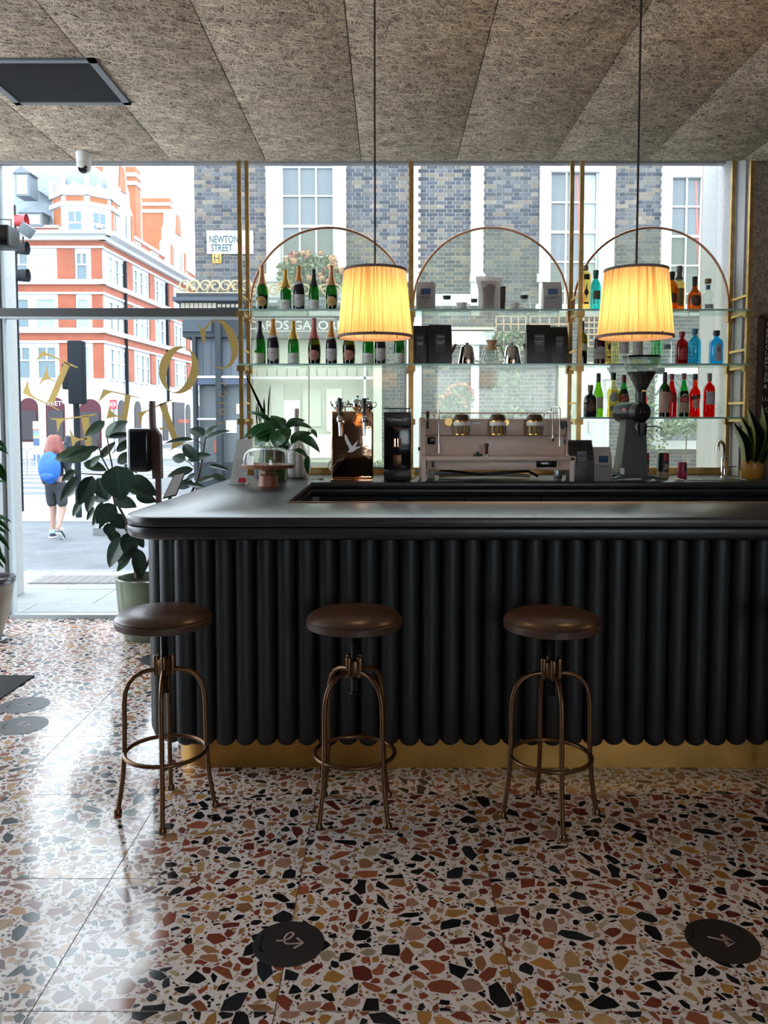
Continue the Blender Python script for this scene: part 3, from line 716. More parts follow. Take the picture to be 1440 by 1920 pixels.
while zz < 6.9:
    x = XN0 + (0.0 if row % 2 else 0.055); k = row % 2
    if not row % 2 and zz > opsm[4][3]+0.03: brick_at(XN0, 0.043, zz, 0.0, False)
    while x < XN1-0.25:
        w_ = 0.213 if k % 2 else 0.1
        segs = [(x, x+w_)]
        for a, b, c, d in opsm:
            if zz+0.03 > c and zz-0.03 < d:
                segs = [q for p in segs for q in ((p[0], min(p[1], a-0.006)), (max(p[0], b+0.006), p[1])) if q[1]-q[0] > 0.02]
        for p in segs:
            pxx = VPX + x*FPX/NY
            brick_at(p[0], p[1]-p[0], zz, 0.0, (372 < pxx < 505 and 3.3 < zz < 6.4 and p[1]-p[0] == w_))
        x += w_+0.012; k += 1
    zz += 0.075; row += 1
# recessed brick panel of the blind window
zz = blind[2]+0.04; row = 0
MB().box(blind[0], blind[1], 0.09, 0.2, blind[2]-NZ0, 7.5).build('blind_back', M['mortar'], NB)
while zz < 6.9:
    x = blind[0] + (0.0 if row % 2 else 0.055); k = row % 2
    while x < blind[1]-0.08:
        w_ = min(0.213 if k % 2 else 0.1, blind[1]-x); brick_at(x, w_, zz, 0.085, False); x += w_+0.012; k += 1
    zz += 0.075; row += 1
rm = rest.mesh('brickwork', None) if False else None
me = bpy.data.meshes.new('brickwork'); me.from_pydata(rest.v, [], rest.f); me.materials.append(M['brickmix']); tint(me, rcols)
link('brickwork', me, NB, kind='stuff')
TOP = 150
def sash(x0, x1, gx0, gx1, gy0, rows, curtain):
    w_ = thing('w', None, None) if False else None
    f = MB()
    def fbx(a, b, c, d, e0, e1): f.box(nx(a), nx(b), -e1, -e0, nz(d)-NZ0, nz(c)-NZ0)
    fbx(x0, gx0-4, TOP, 580, -0.05, 0.07); fbx(gx1+4, x1, TOP, 580, -0.05, 0.07)
    fbx(x0-4, gx0-10, 515, 530, -0.02, 0.11); fbx(gx1+10, x1+4, 515, 530, -0.02, 0.11)
    if gy0 > 300: fbx(gx0-4, gx1+4, TOP, gy0-12, -0.05, 0.05); fbx(gx0-4, gx1+4, gy0-12, gy0, -0.10, 0.02)
    fbx(x0-6, x1+6, 572, 586, -0.05, 0.13)
    win = f.build('window', M['whitewood'], NB)
    s = MB()
    def sb(a, b, c, d, e=0.0): s.box(nx(a), nx(b), 0.06-e, 0.09-e, nz(d)-NZ0, nz(c)-NZ0)
    sb(gx0-4, gx0, TOP, 575); sb(gx1, gx1+4, TOP, 575)
    for k in (1, 2):
        xc = gx0+(gx1-gx0)*k/3; sb(xc-1.6, xc+1.6, TOP-1, 574, 0.002)
    for y, t in rows: sb(gx0-4.3, gx1+4.3, y-t, y+t, 0.006)
    s.build('glazing_bars', M['whitewood'], win)
    MB().box(nx(gx0), nx(gx1), 0.095, 0.12, nz(576)-NZ0, nz(TOP)-NZ0).build('pane', M['sash'], win)
    return win
sash(503, 650, 533, 625, 200, ((312, 1.5), (366, 1.5), (423, 2.5), (480, 1.5), (533, 1.5)), False)
wc = sash(1007, 1145, 1030, 1113, 322, ((378, 1.6), (434, 2.5), (490, 1.6), (545, 1.6)), True)
wd = sash(1232, 1380, 1254, 1334, 332, ((386, 1.6), (442, 2.5), (497, 1.6), (550, 1.6)), True)
for win, a, b, y0 in ((wc, 1088, 1112, 326), (wd, 1308, 1333, 336)):
    cm = MB(); n = 9
    for k in range(n):
        t0, t1 = k/n, (k+1)/n; off = 0.092 - (0.004 if k % 2 else 0)
        cm.add([(nx(a+(b-a)*t0), off, nz(y0)-NZ0), (nx(a+(b-a)*t1), off, nz(y0)-NZ0), (nx(a+8+(b-a-8)*t1), off, nz(575)-NZ0), (nx(a+8+(b-a-8)*t0), off, nz(575)-NZ0)], [(0, 1, 2, 3)])
    cm.build('curtain', M['curtain'], win)
    MB().prism([(nx(a-12), nz(y0)-NZ0), (nx(a-9), nz(y0)-NZ0), (nx(a+8), nz(575)-NZ0), (nx(a), nz(575)-NZ0)], 0.088, 0.094).build('curtain_trim', M['curtain_red'], win)
# blind window frame
f = MB()
for (a, b, c, d, e0, e1) in ((766, 783, TOP, 575, -0.08, 0.07), (881, 903, TOP, 575, -0.08, 0.07), (762, 907, 553, 575, -0.05, 0.12), (762, 785, 515, 530, 0, 0.11), (879, 907, 515, 530, 0, 0.11)):
    f.box(nx(a), nx(b), -e1, -e0, nz(d)-NZ0, nz(c)-NZ0)
f.build('window', M['whitewood'], NB)
# street name plate
M['signwhite'] = mat('enamel_sign_white', (0.48, 0.495, 0.50), 0.35)
M['signtext'] = mat('sign_dark_green', (0.012, 0.05, 0.06), 0.5)
M['signpink'] = mat('sign_red_text', (0.55, 0.07, 0.07), 0.5)
M['signlogo'] = mat('sign_pale_logo', (0.35, 0.60, 0.60), 0.5)
sn = thing('street_sign', 'white street name plate reading NEWTON STREET on the brick wall', 'sign', (nx(436), NY-0.03, nz(455)))
hw = (nx(479)-nx(393))/2; hh = (nz(432)-nz(476))/2
MB().rbox(-hw, hw, -0.015, 0.018, -hh, hh, 0.006).build('plate', M['signwhite'], sn, 40)
ux = nx(1)-nx(0)
text('NEWTON', 0.19, M['signtext'], sn, ((424.5-436)*ux, -0.018, (455-450.5)*ux), sx=0.66, bold=0.025)
text('STREET', 0.19, M['signtext'], sn, ((420.5-436)*ux, -0.018, (455-466)*ux), sx=0.66, bold=0.025)
text('WC1', 0.14, M['signpink'], sn, ((468-436)*ux, -0.018, (455-467)*ux), sx=0.7)
MB().tube([(math.cos(a)*0.03-36*ux, -0.018, 0.03*math.sin(a)+16.5*ux) for a in [PI*k/6 for k in range(12)]], 0.006, 5, True).build('emblem', M['signlogo'], sn)
text('Camden', 0.06, M['signlogo'], sn, ((413-436)*ux, -0.018, 16.5*ux))
hy = thing('hydrant_sign', 'yellow plate with black H under the street name', 'sign', (nx(411), NY-0.03, nz(485)))
M['yellow'] = mat('yellow_plate', (0.42, 0.23, 0.035), 0.5)
MB().rbox(-0.088, 0.088, -0.01, 0.018, -0.095, 0.1, 0.012).build('plate', M['yellow'], hy, 40)
MB().box(-0.05, -0.035, -0.016, -0.008, -0.07, 0.075).box(0.035, 0.05, -0.016, -0.008, -0.07, 0.075).box(-0.05, 0.05, -0.016, -0.008, -0.008, 0.008).build('letter', M['black'], hy)
# corner shopfront in dark grey with gilt cresting
M['shopgrey'] = mat('dark_grey_shopfront', (0.030, 0.036, 0.043), 0.75, var=0.1, vscale=3, spec=0.2)
M['shoppanel'] = mat('mid_grey_panel', (0.095, 0.11, 0.13), 0.7, spec=0.2)
M['shopdark'] = mat('shop_window_interior', (0.09, 0.105, 0.115), 0.35)
M['shoplead'] = mat('shop_dark_trim', (0.055, 0.066, 0.08), 0.75, spec=0.2)
M['cream'] = mat('cream_panel', (0.36, 0.32, 0.26), 0.6)
M['gilt'] = mat('gilt_iron', (0.42, 0.33, 0.18), 0.5, 0.4)
M['shopin'] = mat('shop_interior_pale', (0.44, 0.455, 0.385), 0.8, var=0.06, vscale=2)
SF = thing('corner_shopfront', 'dark grey corner shopfront with cream frieze below the street sign', 'shopfront', (0, NY-0.75, NZ0))
SY = NY-0.75
def sx(x): return A(x, 787, SY).x
def sz(y): return AZ(y, SY)-NZ0
def sb_(name, m, x0, x1, y0, y1, d0, d1, parent=SF): return MB().box(sx(x0), sx(x1), -d1, -d0, sz(y1), sz(y0)).build(name, m, parent)
sb_('roof', M['shopgrey'], 338, 462, 552, 563, -0.74, 0.16)
sb_('cornice', M['shoplead'], 333, 462, 560, 567, -0.74, 0.24)
sb_('frieze', M['shopgrey'], 341, 462, 567, 588, -0.74, 0.05)
for k in range(8): sb_('cream_panel', M['cream'], 344+k*8.3, 351+k*8.3, 569, 581, 0.05, 0.07)
for k in range(6): sb_('cream_panel', M['cream'], 412+k*8.3, 418+k*8.3, 571, 577, 0.05, 0.07)
sb_('fascia', M['shopgrey'], 345, 462, 588, 632, -0.74, 0.02)
sb_('fascia_panel', M['shoplead'], 346, 400, 596, 622, 0.02, 0.05)
sb_('panel', M['shoppanel'], 365, 462, 632, 706, -0.74, -0.1)
for x in (380, 395, 432, 447): sb_('panel_joint', M['shoplead'], x-0.5, x+0.5, 632, 706, 0.095-0.2, -0.095)
sb_('rail', M['white'], 365, 462, 705, 709, -0.3, 0.05)
sb_('signboard', mat('navy_signboard', (0.03, 0.045, 0.085), 0.4), 364, 470, 709, 721, -0.3, 0.03)
sb_('corner_post', M['shopgrey'], 407, 417, 588, 900, -0.1, 0.1); sb_('post', M['shopgrey'], 364, 370, 632, 900, -0.1, 0.08)
sb_('shop_window', M['shopdark'], 370, 462, 722, 880, -0.7, -0.2)
sb_('poster', M['paper'], 420, 440, 788, 812, -0.2, -0.18); sb_('poster', M['paper'], 440, 449, 757, 776, -0.2, -0.18); sb_('rail', M['white'], 366, 410, 784, 787, -0.1, 0.0)
sb_('red_panel', mat('terracotta_panel', (0.35, 0.10, 0.07), 0.6), 396, 412, 827, 850, -0.2, -0.17)
sb_('stall_riser', M['shopgrey'], 364, 462, 868, 960, -0.7, 0.0)
cr = thing('roof_cresting', 'gilt wrought iron scroll cresting on the corner shopfront roof', 'cresting', (0, SY-0.1, sz(552)+NZ0))
sc = MB()
def scroll(cx, cz, r, flip):
    pts = []
    for k in range(30):
        a = k/29*2.6*PI; rr = r*(1-0.75*k/29)
        pts.append((cx+flip*rr*math.cos(a+PI), 0, cz+rr*math.sin(a)))
    return pts
for k in range(7):
    x = sx(352+k*19); q = MB().tube(scroll(x, 0.13, 0.115, 1 if k % 2 else -1), 0.016, 6)
    q.tube([(x-0.16, 0, 0.02), (x-0.06, 0, 0.2), (x+0.06, 0, 0.24), (x+0.15, 0, 0.05)], 0.012, 5).build('scroll', M['gilt'], cr, 60)
MB().box(sx(340), sx(462), -0.02, 0.02, -0.02, 0.02).build('base_rail', M['gilt'], cr)
cr2 = thing('iron_railing', 'gilt scroll railing in front of the left sash window', 'railing', (0, NY-0.62, AZ(560, NY-0.62)))
for k in range(9):
    x = A(478+k*19, 787, NY-0.62).x; MB().tube(scroll(x, 0.15, 0.12, 1 if k % 2 else -1), 0.016, 6).build('scroll', M['gilt'], cr2, 60)
MB().box(A(470, 787, NY-0.62).x, A(650, 787, NY-0.62).x, -0.02, 0.02, -0.02, 0.02).box(A(470, 787, NY-0.62).x, A(650, 787, NY-0.62).x, 0.1, 0.5, -0.12, -0.06).build('base_rail', M['lead'], cr2)
# card shop to the right of it
CS = thing('card_shop_front', 'pale card shop front with white-lettered grey fascia behind the champagne', 'shopfront', (0, NY-0.3, NZ0))
CY = NY-0.3
def cb(name, m, x0, x1, y0, y1, d0, d1, parent=CS): return MB().box(A(x0, 787, CY).x, A(x1, 787, CY).x, -d1, -d0, AZ(y1, CY)-NZ0, AZ(y0, CY)-NZ0).build(name, m, parent)
M['fascia'] = mat('grey_fascia', (0.10, 0.105, 0.105), 0.5)
cb('roof', M['lead'], 468, 716, 586, 594, -0.3, 0.1)
fa = cb('fascia', M['fascia'], 468, 716, 594, 634, -0.3, 0.02)
uc = A(1, 787, CY).x-A(0, 787, CY).x
text('CARDS GALORE', 0.235, M['signwhite'], fa, (A(555, 787, CY).x, -0.03, AZ(611, CY)-NZ0), sx=1.06, bold=0.012)
cb('fascia_line', M['signwhite'], 480, 629, 597, 598.5, 0.02, 0.03); cb('fascia_line', M['signwhite'], 480, 629, 620.5, 622, 0.02, 0.03)
cb('interior_back', M['shopin'], 468, 716, 634, 890, -0.29, -0.28)
cb('transom', M['whitewood'], 468, 705, 706, 711, -0.1, 0.0)
for k in range(13): cb('tile_joint', M['fascia'], 478+k*19, 479+k*19, 690, 706, -0.28, -0.27)
for (a, b, c, d, col) in ((530, 560, 750, 815, (0.75, 0.76, 0.72)), (565, 600, 730, 800, (0.52, 0.54, 0.48)), (610, 640, 728, 810, (0.62, 0.62, 0.55)), (575, 640, 815, 860, (0.66, 0.65, 0.6)), (505, 530, 720, 860, (0.48, 0.50, 0.45))):
    cb('display_panel', mat('card_display', col, 0.7), a, b, c, d, -0.27, -0.25)
cb('display_floor', M['fascia'], 468, 705, 868, 900, -0.28, 0.0)
cb('mullion', M['whitewood'], 682, 686, 634, 890, -0.1, 0.0); cb('pier', M['shopin'], 700, 716, 586, 890, -0.29, 0.03)
# white pilaster, doors, lattice window on the ground floor
nb('pilaster', M['whitewood'], 762, 790, 585, 900, 0, 0.10); nb('sill_band', M['whitewood'], 840, 925, 622, 647, 0, 0.10)
nb('pilaster', M['whitewood'], 882, 897, 647, 900, 0, 0.07); nb('pilaster', M['whitewood'], 1083, 1135, 680, 900, 0, 0.08)
nb('door', M['shopin'], 1046, 1083, 690, 900, -0.05, 0.02); nb('door_handle', M['steel'], 1102, 1105, 790, 812, 0.08, 0.13)
f = MB()
for (a, b, c, d, e0, e1) in ((1225, 1242, 690, 835, 0, 0.08), (1330, 1345, 690, 835, 0, 0.08), (1225, 1345, 690, 702, 0, 0.08), (1220, 1350, 826, 842, 0, 0.15)):
    f.box(nx(a), nx(b), -e1, -e0, nz(d)-NZ0, nz(c)-NZ0)
lw = f.build('window', M['whitewood'], NB)
nb('pane', M['sash'], 1242, 1330, 702, 826, -0.03, -0.01, lw)
lt = MB()
for k in range(-4, 12):
    x0 = nx(1242)+k*0.13
    for s in (-1, 1):
        pts = []
        for t in range(13):
            xx = x0 + (t*0.1 if s > 0 else 1.2-t*0.1); z_ = nz(826)-NZ0+t*0.105
            if nx(1242) <= xx <= nx(1330): pts.append((xx, 0.0, z_))
        if len(pts) > 1: lt.tube(pts, 0.006, 4)
lt.build('lattice', M['lead'], lw)
# trellises, climbing plants, flowers, lantern
M['trellis'] = mat('trellis_wood', (0.36, 0.26, 0.185), 0.8)
M['fol'] = mat('climber_leaf', (0.09, 0.14, 0.075), 0.7); M['fol2'] = mat('climber_leaf_light', (0.19, 0.25, 0.15), 0.7)
M['bloom'] = mat('pink_bloom', (0.42, 0.19, 0.18), 0.8); M['bloom2'] = mat('peach_bloom', (0.45, 0.27, 0.17), 0.8)
for i, (x0, x1, y0, y1) in enumerate(((928, 983, 594, 668), (991, 1062, 594, 668), (1090, 1130, 594, 650))):
    t = thing('trellis', ['wooden trellis square behind the glass coffee brewer', 'wooden trellis square behind the right-hand coffee bags', 'wooden trellis square beside the right pendant lamp'][i], 'trellis', (nx(x0), NY-0.06, nz(y1)), group='trellises on the brick wall')
    W_, H_ = nx(x1)-nx(x0), nz(y0)-nz(y1)
    for k in range(5): MB().box(W_*k/4-0.012, W_*k/4+0.012, -0.012, 0.0, 0, H_).build('slat', M['trellis'], t)
    for k in range(6): MB().box(0, W_, -0.022, -0.012, H_*k/5-0.012, H_*k/5+0.012).build('slat', M['trellis'], t)
def leaf_cloud(name, m, parent, blobs, n, size, seed, depth=0.25):
    g = np.random.RandomState(seed); mb = MB()
    for _ in range(n):
        bx_, bz_, rx, rz_ = blobs[g.randint(len(blobs))]
        a = g.rand()*2*PI; r = math.sqrt(g.rand()); p = Vector((bx_+rx*r*math.cos(a), -g.rand()*depth, bz_+rz_*r*math.sin(a)))
        s = size*(0.6+0.8*g.rand()); u = Vector(g.randn(3)).normalized(); v = u.cross(Vector(g.randn(3))).normalized()
        mb.add([p-u*s, p+v*s*0.5, p+u*s, p-v*s*0.5], [(0, 1, 2, 3)])
    return mb.build(name, m, parent, None, 'stuff')
def blobs(lst, Y): return [(A(x, 787, Y).x-A(lst[0][0], 787, Y).x, AZ(y, Y)-AZ(lst[0][1], Y), rx*Y/FPX, rz_*Y/FPX) for x, y, rx, rz_ in lst]
bloom_me = {}
def shrub(name, label, lst, Y, n, size, seed, flowers=0, m='fol', cat='plant', fsize=1.0):
    t = thing(name, label, cat, (A(lst[0][0], 787, Y).x, Y, AZ(lst[0][1], Y)))
    b = blobs(lst, Y); leaf_cloud('foliage', M[m], t, b, n, size, seed)
    leaf_cloud('young_leaves', M['fol2'], t, b, n//2, size, seed+1)
    MB().tube([(0, 0, -t.location.z-0.13), (0.03, 0, -0.2), (0, 0, 0.1)], 0.012, 5).build('stem', M['stem'], t)
    if flowers:
        g = np.random.RandomState(seed+5)
        for k in range(flowers):
            bx_, bz_, rx, rz_ = b[g.randint(len(b))]; a = g.rand()*PI; key = (g.randint(3), int(g.rand() < 0.4))
            if key not in bloom_me:
                q = MB(); r_ = 0.06
                for n_ in range(70):
                    v = Vector(g.randn(3)).normalized(); u_ = v.cross(Vector(g.randn(3))).normalized(); w2 = v.cross(u_); c_ = v*r_*(0.75+0.3*g.rand()); s_ = 0.026
                    q.add([c_-u_*s_, c_+w2*s_*0.7+v*0.008, c_+u_*s_, c_-w2*s_*0.7+v*0.008], [(0, 1, 2, 3)])
                me_ = bpy.data.meshes.new('blossom'); me_.from_pydata(q.v, [], q.f); me_.materials.append(M['bloom'] if key[1] else M['bloom2']); bloom_me[key] = me_
            o = link('blossom', bloom_me[key], t, (bx_+rx*0.95*math.cos(a), -0.1-0.15*g.rand(), bz_+rz_*(0.2+0.75*math.sin(a)))); sc_ = fsize*(0.8+0.5*g.rand()); o.scale = (sc_, sc_, sc_)
    return t
fbx = shrub('window_box', 'window box of pink and peach flowers at the left sash', [(578, 545, 50, 22), (545, 515, 22, 24), (570, 497, 28, 18), (600, 505, 30, 26), (625, 530, 24, 26)], NY-0.30, 700, 0.05, 3, 34, cat='flowers')
MB().box(-0.55, 0.55, -0.15, 0.15, -0.45, -0.2).build('planter', M['lead'], fbx)
shrub('climbing_plant', 'leafy climber on the trellis behind the glass brewer', [(952, 690, 20, 40), (935, 650, 18, 26), (965, 640, 20, 20), (958, 740, 36, 40)], NY-0.25, 420, 0.045, 11)
shrub('climbing_plant', 'leafy climber rising behind the black hopper grinder', [(1190, 720, 34, 60), (1225, 790, 30, 60), (1180, 620, 30, 40)], NY-0.3, 520, 0.045, 13)
shrub('flowering_shrub', 'shrub with red blossom behind the espresso machine', [(845, 790, 30, 55), (860, 750, 26, 30)], NY-0.5, 300, 0.05, 17, 40, fsize=0.55)
shrub('hedge_plant', 'low green plant behind the espresso machine grinder', [(712, 872, 12, 10), (700, 878, 10, 8)], NY-0.8, 120, 0.04, 19)
shrub('hedge_plant', 'pale hedge below the diamond lattice window', [(1285, 800, 44, 16), (1250, 806, 20, 12)], NY-0.4, 300, 0.045, 23, 0, 'fol2')
Y = NY-1.6
lp = thing('street_lantern', 'white lantern lamp post behind the liqueur bottles', 'lamp post', (A(1138, 787, Y).x, Y, NZ0))
b0 = AZ(780, Y)-NZ0
MB().lathe([(0.08, 0), (0.05, 0.3), (0.035, AZ(745, Y)-NZ0)], 10).build('post', M['whitewood'], lp, 40)
MB().lathe([(0.06, AZ(745, Y)-NZ0), (0.085, AZ(713, Y)-NZ0)], 6).build('lantern_glass', M['signwhite'], lp)
MB().lathe([(0.11, AZ(712, Y)-NZ0), (0.10, AZ(708, Y)-NZ0), (0.03, AZ(700, Y)-NZ0), (0.0, AZ(693, Y)-NZ0)], 12).build('lantern_cap', M['whitewood'], lp, 40)
# ================================================================== BAR
TOPZ = 1.105; BF, BI, BB = 3.315, 3.90, 5.22            # worktop front edge, inner edge, back-bar front edge
BLX, BIX, BRX = -1.12, -0.485, 3.35
def rounded(poly_r):
    """polygon with a corner radius for each vertex (ccw, xy)"""
    out = []; n = len(poly_r)
    for i, (x, y, r) in enumerate(poly_r):
        p = Vector((x, y)); a = Vector(poly_r[i-1][:2]); b = Vector(poly_r[(i+1) % n][:2])
        if r <= 0: out.append((x, y)); continue
        u = (a-p).normalized(); v = (b-p).normalized(); ang = u.angle(v); d = r/math.tan(ang/2)
        c = p+(u+v).normalized()*(r/math.sin(ang/2)); s = p+u*d; e = p+v*d
        a0 = math.atan2(s.y-c.y, s.x-c.x); a1 = math.atan2(e.y-c.y, e.x-c.x); da = (a1-a0+PI) % (2*PI)-PI
        for k in range(9): out.append((c.x+r*math.cos(a0+da*k/8), c.y+r*math.sin(a0+da*k/8)))
    return out
def offset(poly, d):
    n = len(poly); out = []
    for i in range(n):
        p = Vector(poly[i]); a = (p-Vector(poly[i-1])).normalized(); b = (Vector(poly[(i+1) % n])-p).normalized()
        na = Vector((-a.y, a.x)); nb_ = Vector((-b.y, b.x)); m_ = (na+nb_); m_ = m_/max(0.3, m_.length_squared)*2
        out.append((p.x+m_.x*d, p.y+m_.y*d))
    return out
def profile_slab(poly, prof):
    m = MB(); n = len(poly); rings = []
    for ins, z in prof:
        k = len(m.v); m.v += [(x, y, z) for x, y in offset(poly, ins)]; rings.append(k)
    for a, b in zip(rings[:-1], rings[1:]):
        for i in range(n): m.f.append((a+i, a+(i+1) % n, b+(i+1) % n, b+i))
    m.f.append(tuple(rings[0]+i for i in range(n-1, -1, -1))); m.f.append(tuple(rings[-1]+i for i in range(n)))
    return m
outer = rounded([(BLX, BF, 0.20), (BRX, BF, 0), (BRX, BI, 0), (BIX, BI, 0.0), (BIX, BB, 0.0), (BRX, BB, 0), (BRX, 5.73, 0), (2.455, 5.73, 0), (2.455, 5.925, 0), (BLX+0.06, 5.925, 0)])
wt = thing('bar_worktop', 'dark stained wooden bar worktop wrapping round the bar', 'worktop', (0, 0, 0))
profile_slab(outer, [(0.012, TOPZ-0.045), (0.003, TOPZ-0.040), (0.0, TOPZ-0.030), (0.0, TOPZ-0.013), (0.004, TOPZ-0.004), (0.013, TOPZ)]).build('top_board', M['top'], wt, 35)
profile_slab(outer, [(0.028, TOPZ-0.098), (0.010, TOPZ-0.092), (0.001, TOPZ-0.080), (0.0, TOPZ-0.055), (0.003, TOPZ-0.0475), (0.014, TOPZ-0.045)]).build('under_board', M['top'], wt, 35)
MB().box(BIX+0.004, BRX, BI+0.0, BI+0.012, TOPZ-0.03, TOPZ+0.004).build('edge_strip', M['copper'], wt)
bar = thing('bar_counter', 'curved bar front clad in vertical dark padded tubes with brass kick plate', 'bar', (0, 0, 0))
TY0 = 3.452; PITCHX = 0.0876; TR = 0.0432
bodyp = rounded([(-0.985, TY0+0.015, 0.19), (BRX, TY0+0.015, 0), (BRX, BI-0.05, 0), (BIX-0.06, BI-0.05, 0), (BIX-0.06, 5.9, 0), (-0.985, 5.9, 0)])
MB().slab(bodyp, 0.10, TOPZ-0.10).build('body', M['screw'], bar)
pl = rounded([(-0.93, TY0+0.01, 0.16), (BRX, TY0+0.01, 0), (BRX, BI-0.08, 0), (BIX-0.1, BI-0.08, 0), (BIX-0.1, 5.88, 0), (-0.93, 5.88, 0)])
MB().slab(pl, 0.0, 0.125).build('kick_plate', M['kick'], bar, 30)
zb = 0.108; zt_ = TOPZ-0.103
prof = [(0.0, zb), (TR*0.55, zb+0.004), (TR*0.88, zb+0.016), (TR, zb+0.035), (TR, zb+0.25), (TR*0.985, 0.6), (TR, 0.85), (TR, zt_-0.02), (TR*0.9, zt_)]
tube_me = MB().lathe(prof, 18).mesh('tube', M['tube'], 50)
pts = []
x = BRX-0.05
xs = -0.829+PITCHX/2
n_front = int((BRX-xs)/PITCHX)
for k in range(n_front): pts.append((xs+k*PITCHX, TY0))
rc = 0.19; cc = (-0.829, TY0+rc)
arc_len = rc*PI/2; na = 4
for k in range(na): a = -PI/2-(k+0.5)/na*PI/2; pts.append((cc[0]+rc*math.cos(a), cc[1]+rc*math.sin(a)))
y = cc[1]+PITCHX*0.5
while y < 5.85: pts.append((cc[0]-rc, y)); y += PITCHX
for p in pts:
    s = 0.97 if p[1] > TY0+0.001 else 1.0
    o = link('tube', tube_me, bar, (p[0], p[1]+random.uniform(-0.0015, 0.0015), random.uniform(-0.004, 0.002)))
# back-bar cabinets
hx = [AX(797, 930, BB), AX(927, 930, BB), AX(1065, 930, BB), AX(1212, 940, BB), AX(1380, 940, BB)]
edges = [-0.45, 0.075, 0.50, 0.99, 1.44, 1.98, 2.55]
def lab(i): return ['leftmost dark back-bar cabinet below the copper beer tower', 'dark back-bar cabinet below the black coffee grinder', 'dark back-bar cabinet below the espresso machine', 'dark back-bar cabinet below the black coffee bag', 'dark back-bar cabinet below the hopper grinder', 'dark back-bar cabinet below the tap'][i]
for i in range(6):
    a, b = edges[i], edges[i+1]
    c = thing('cabinet', lab(i), 'cabinet', ((a+b)/2, BB+0.06, 0), group='back-bar cabinets'); w_ = (b-a)/2-0.003
    box('carcass', M['cab'], c, -w_, w_, 0.02, 0.44, 0.08, TOPZ-0.1)
    d = box('drawer', M['cab'], c, -w_+0.006, w_-0.006, -0.004, 0.02, 0.80, TOPZ-0.125, 0.003)
    box('handle', M['copper'], d, -0.035, 0.035, -0.022, -0.006, 0.90, 0.915, 0.003)
    dd = box('door', M['cab'], c, -w_+0.006, w_-0.006, -0.004, 0.02, 0.10, 0.79, 0.003)
    box('handle', M['copper'], dd, w_-0.06, w_-0.04, -0.022, -0.006, 0.60, 0.70, 0.003)
    box('toe_board', M['black'], c, -w_, w_, 0.06, 0.42, 0.0, 0.08)

# ================================================================== BAR STOOLS
def make_stool():
    t = thing('bar_stool', 'x', 'stool', group='bar stools')
    MB().lathe([(0.0, 0.722), (0.172, 0.722), (0.180, 0.726), (0.181, 0.748), (0.176, 0.752), (0.0, 0.752)], 48).build('seat_band', M['leather_rim'], t, 30)
    MB().lathe([(0.176, 0.752), (0.178, 0.757), (0.170, 0.767), (0.145, 0.779), (0.10, 0.788), (0.05, 0.792), (0.0, 0.793)], 48).build('cushion', M['leather'], t, 60)
    pr = [(0.0, 0.462), (0.017, 0.462), (0.017, 0.470)]
    z = 0.470
    while z < 0.72: pr += [(0.0125, z), (0.0145, z+0.003), (0.0125, z+0.006)]; z += 0.0065
    pr += [(0.0125, 0.722)]
    MB().lathe(pr, 12).build('screw', M['screw'], t, 30)
    hub = MB().lathe([(0.024, 0.535), (0.027, 0.54), (0.027, 0.59), (0.024, 0.594)], 16)
    for k in range(4):
        a = R(90*k); hub.lathe([(0.011, 0.532), (0.012, 0.536), (0.012, 0.604), (0.010, 0.608)], 10, (0.030*math.cos(a), 0.030*math.sin(a), 0))
    hub.build('hub', M['bronze'], t, 40)
    lp = [(0.030, 0.552), (0.055, 0.551), (0.082, 0.545), (0.110, 0.530), (0.132, 0.505), (0.145, 0.470), (0.150, 0.42), (0.1505, 0.34), (0.152, 0.24), (0.160, 0.14), (0.172, 0.06), (0.180, 0.012)]
    for k in range(4):
        a = R(90*k)
        lg = MB().tube([(r*math.cos(a), r*math.sin(a), z) for r, z in lp], 0.0092, 10).build('leg', M['bronze'], t, 60)
        MB().lathe([(0.012, 0.0), (0.0155, 0.004), (0.0155, 0.014), (0.0115, 0.022)], 12, (0.181*math.cos(a), 0.181*math.sin(a), 0)).build('foot', M['bronze'], lg, 40)
    MB().tube([(0.152*math.cos(2*PI*k/40), 0.152*math.sin(2*PI*k/40), 0.235) for k in range(40)], 0.0085, 8, True).build('foot_ring', M['bronze'], t, 60)
    return t
st = make_stool()
spots = [(-0.852, 3.075, 10, 0, 'brown leather bar stool with bronze legs nearest the window'),
         (-0.128, 3.06, 45, 0, 'brown leather bar stool with bronze legs, second from the window'),
         (0.612, 3.03, 4, 0, 'brown leather bar stool with bronze legs, third from the window'),
         (1.632, 3.06, 3, 0.0, 'bar stool cut off by the right edge, one leg showing')]
for i, (x, y, a, s, l) in enumerate(spots):
    o = st if i == 0 else copy_tree(st)
    o.location = (x, y, 0); o.rotation_euler = (0, 0, R(a)); o['label'] = l

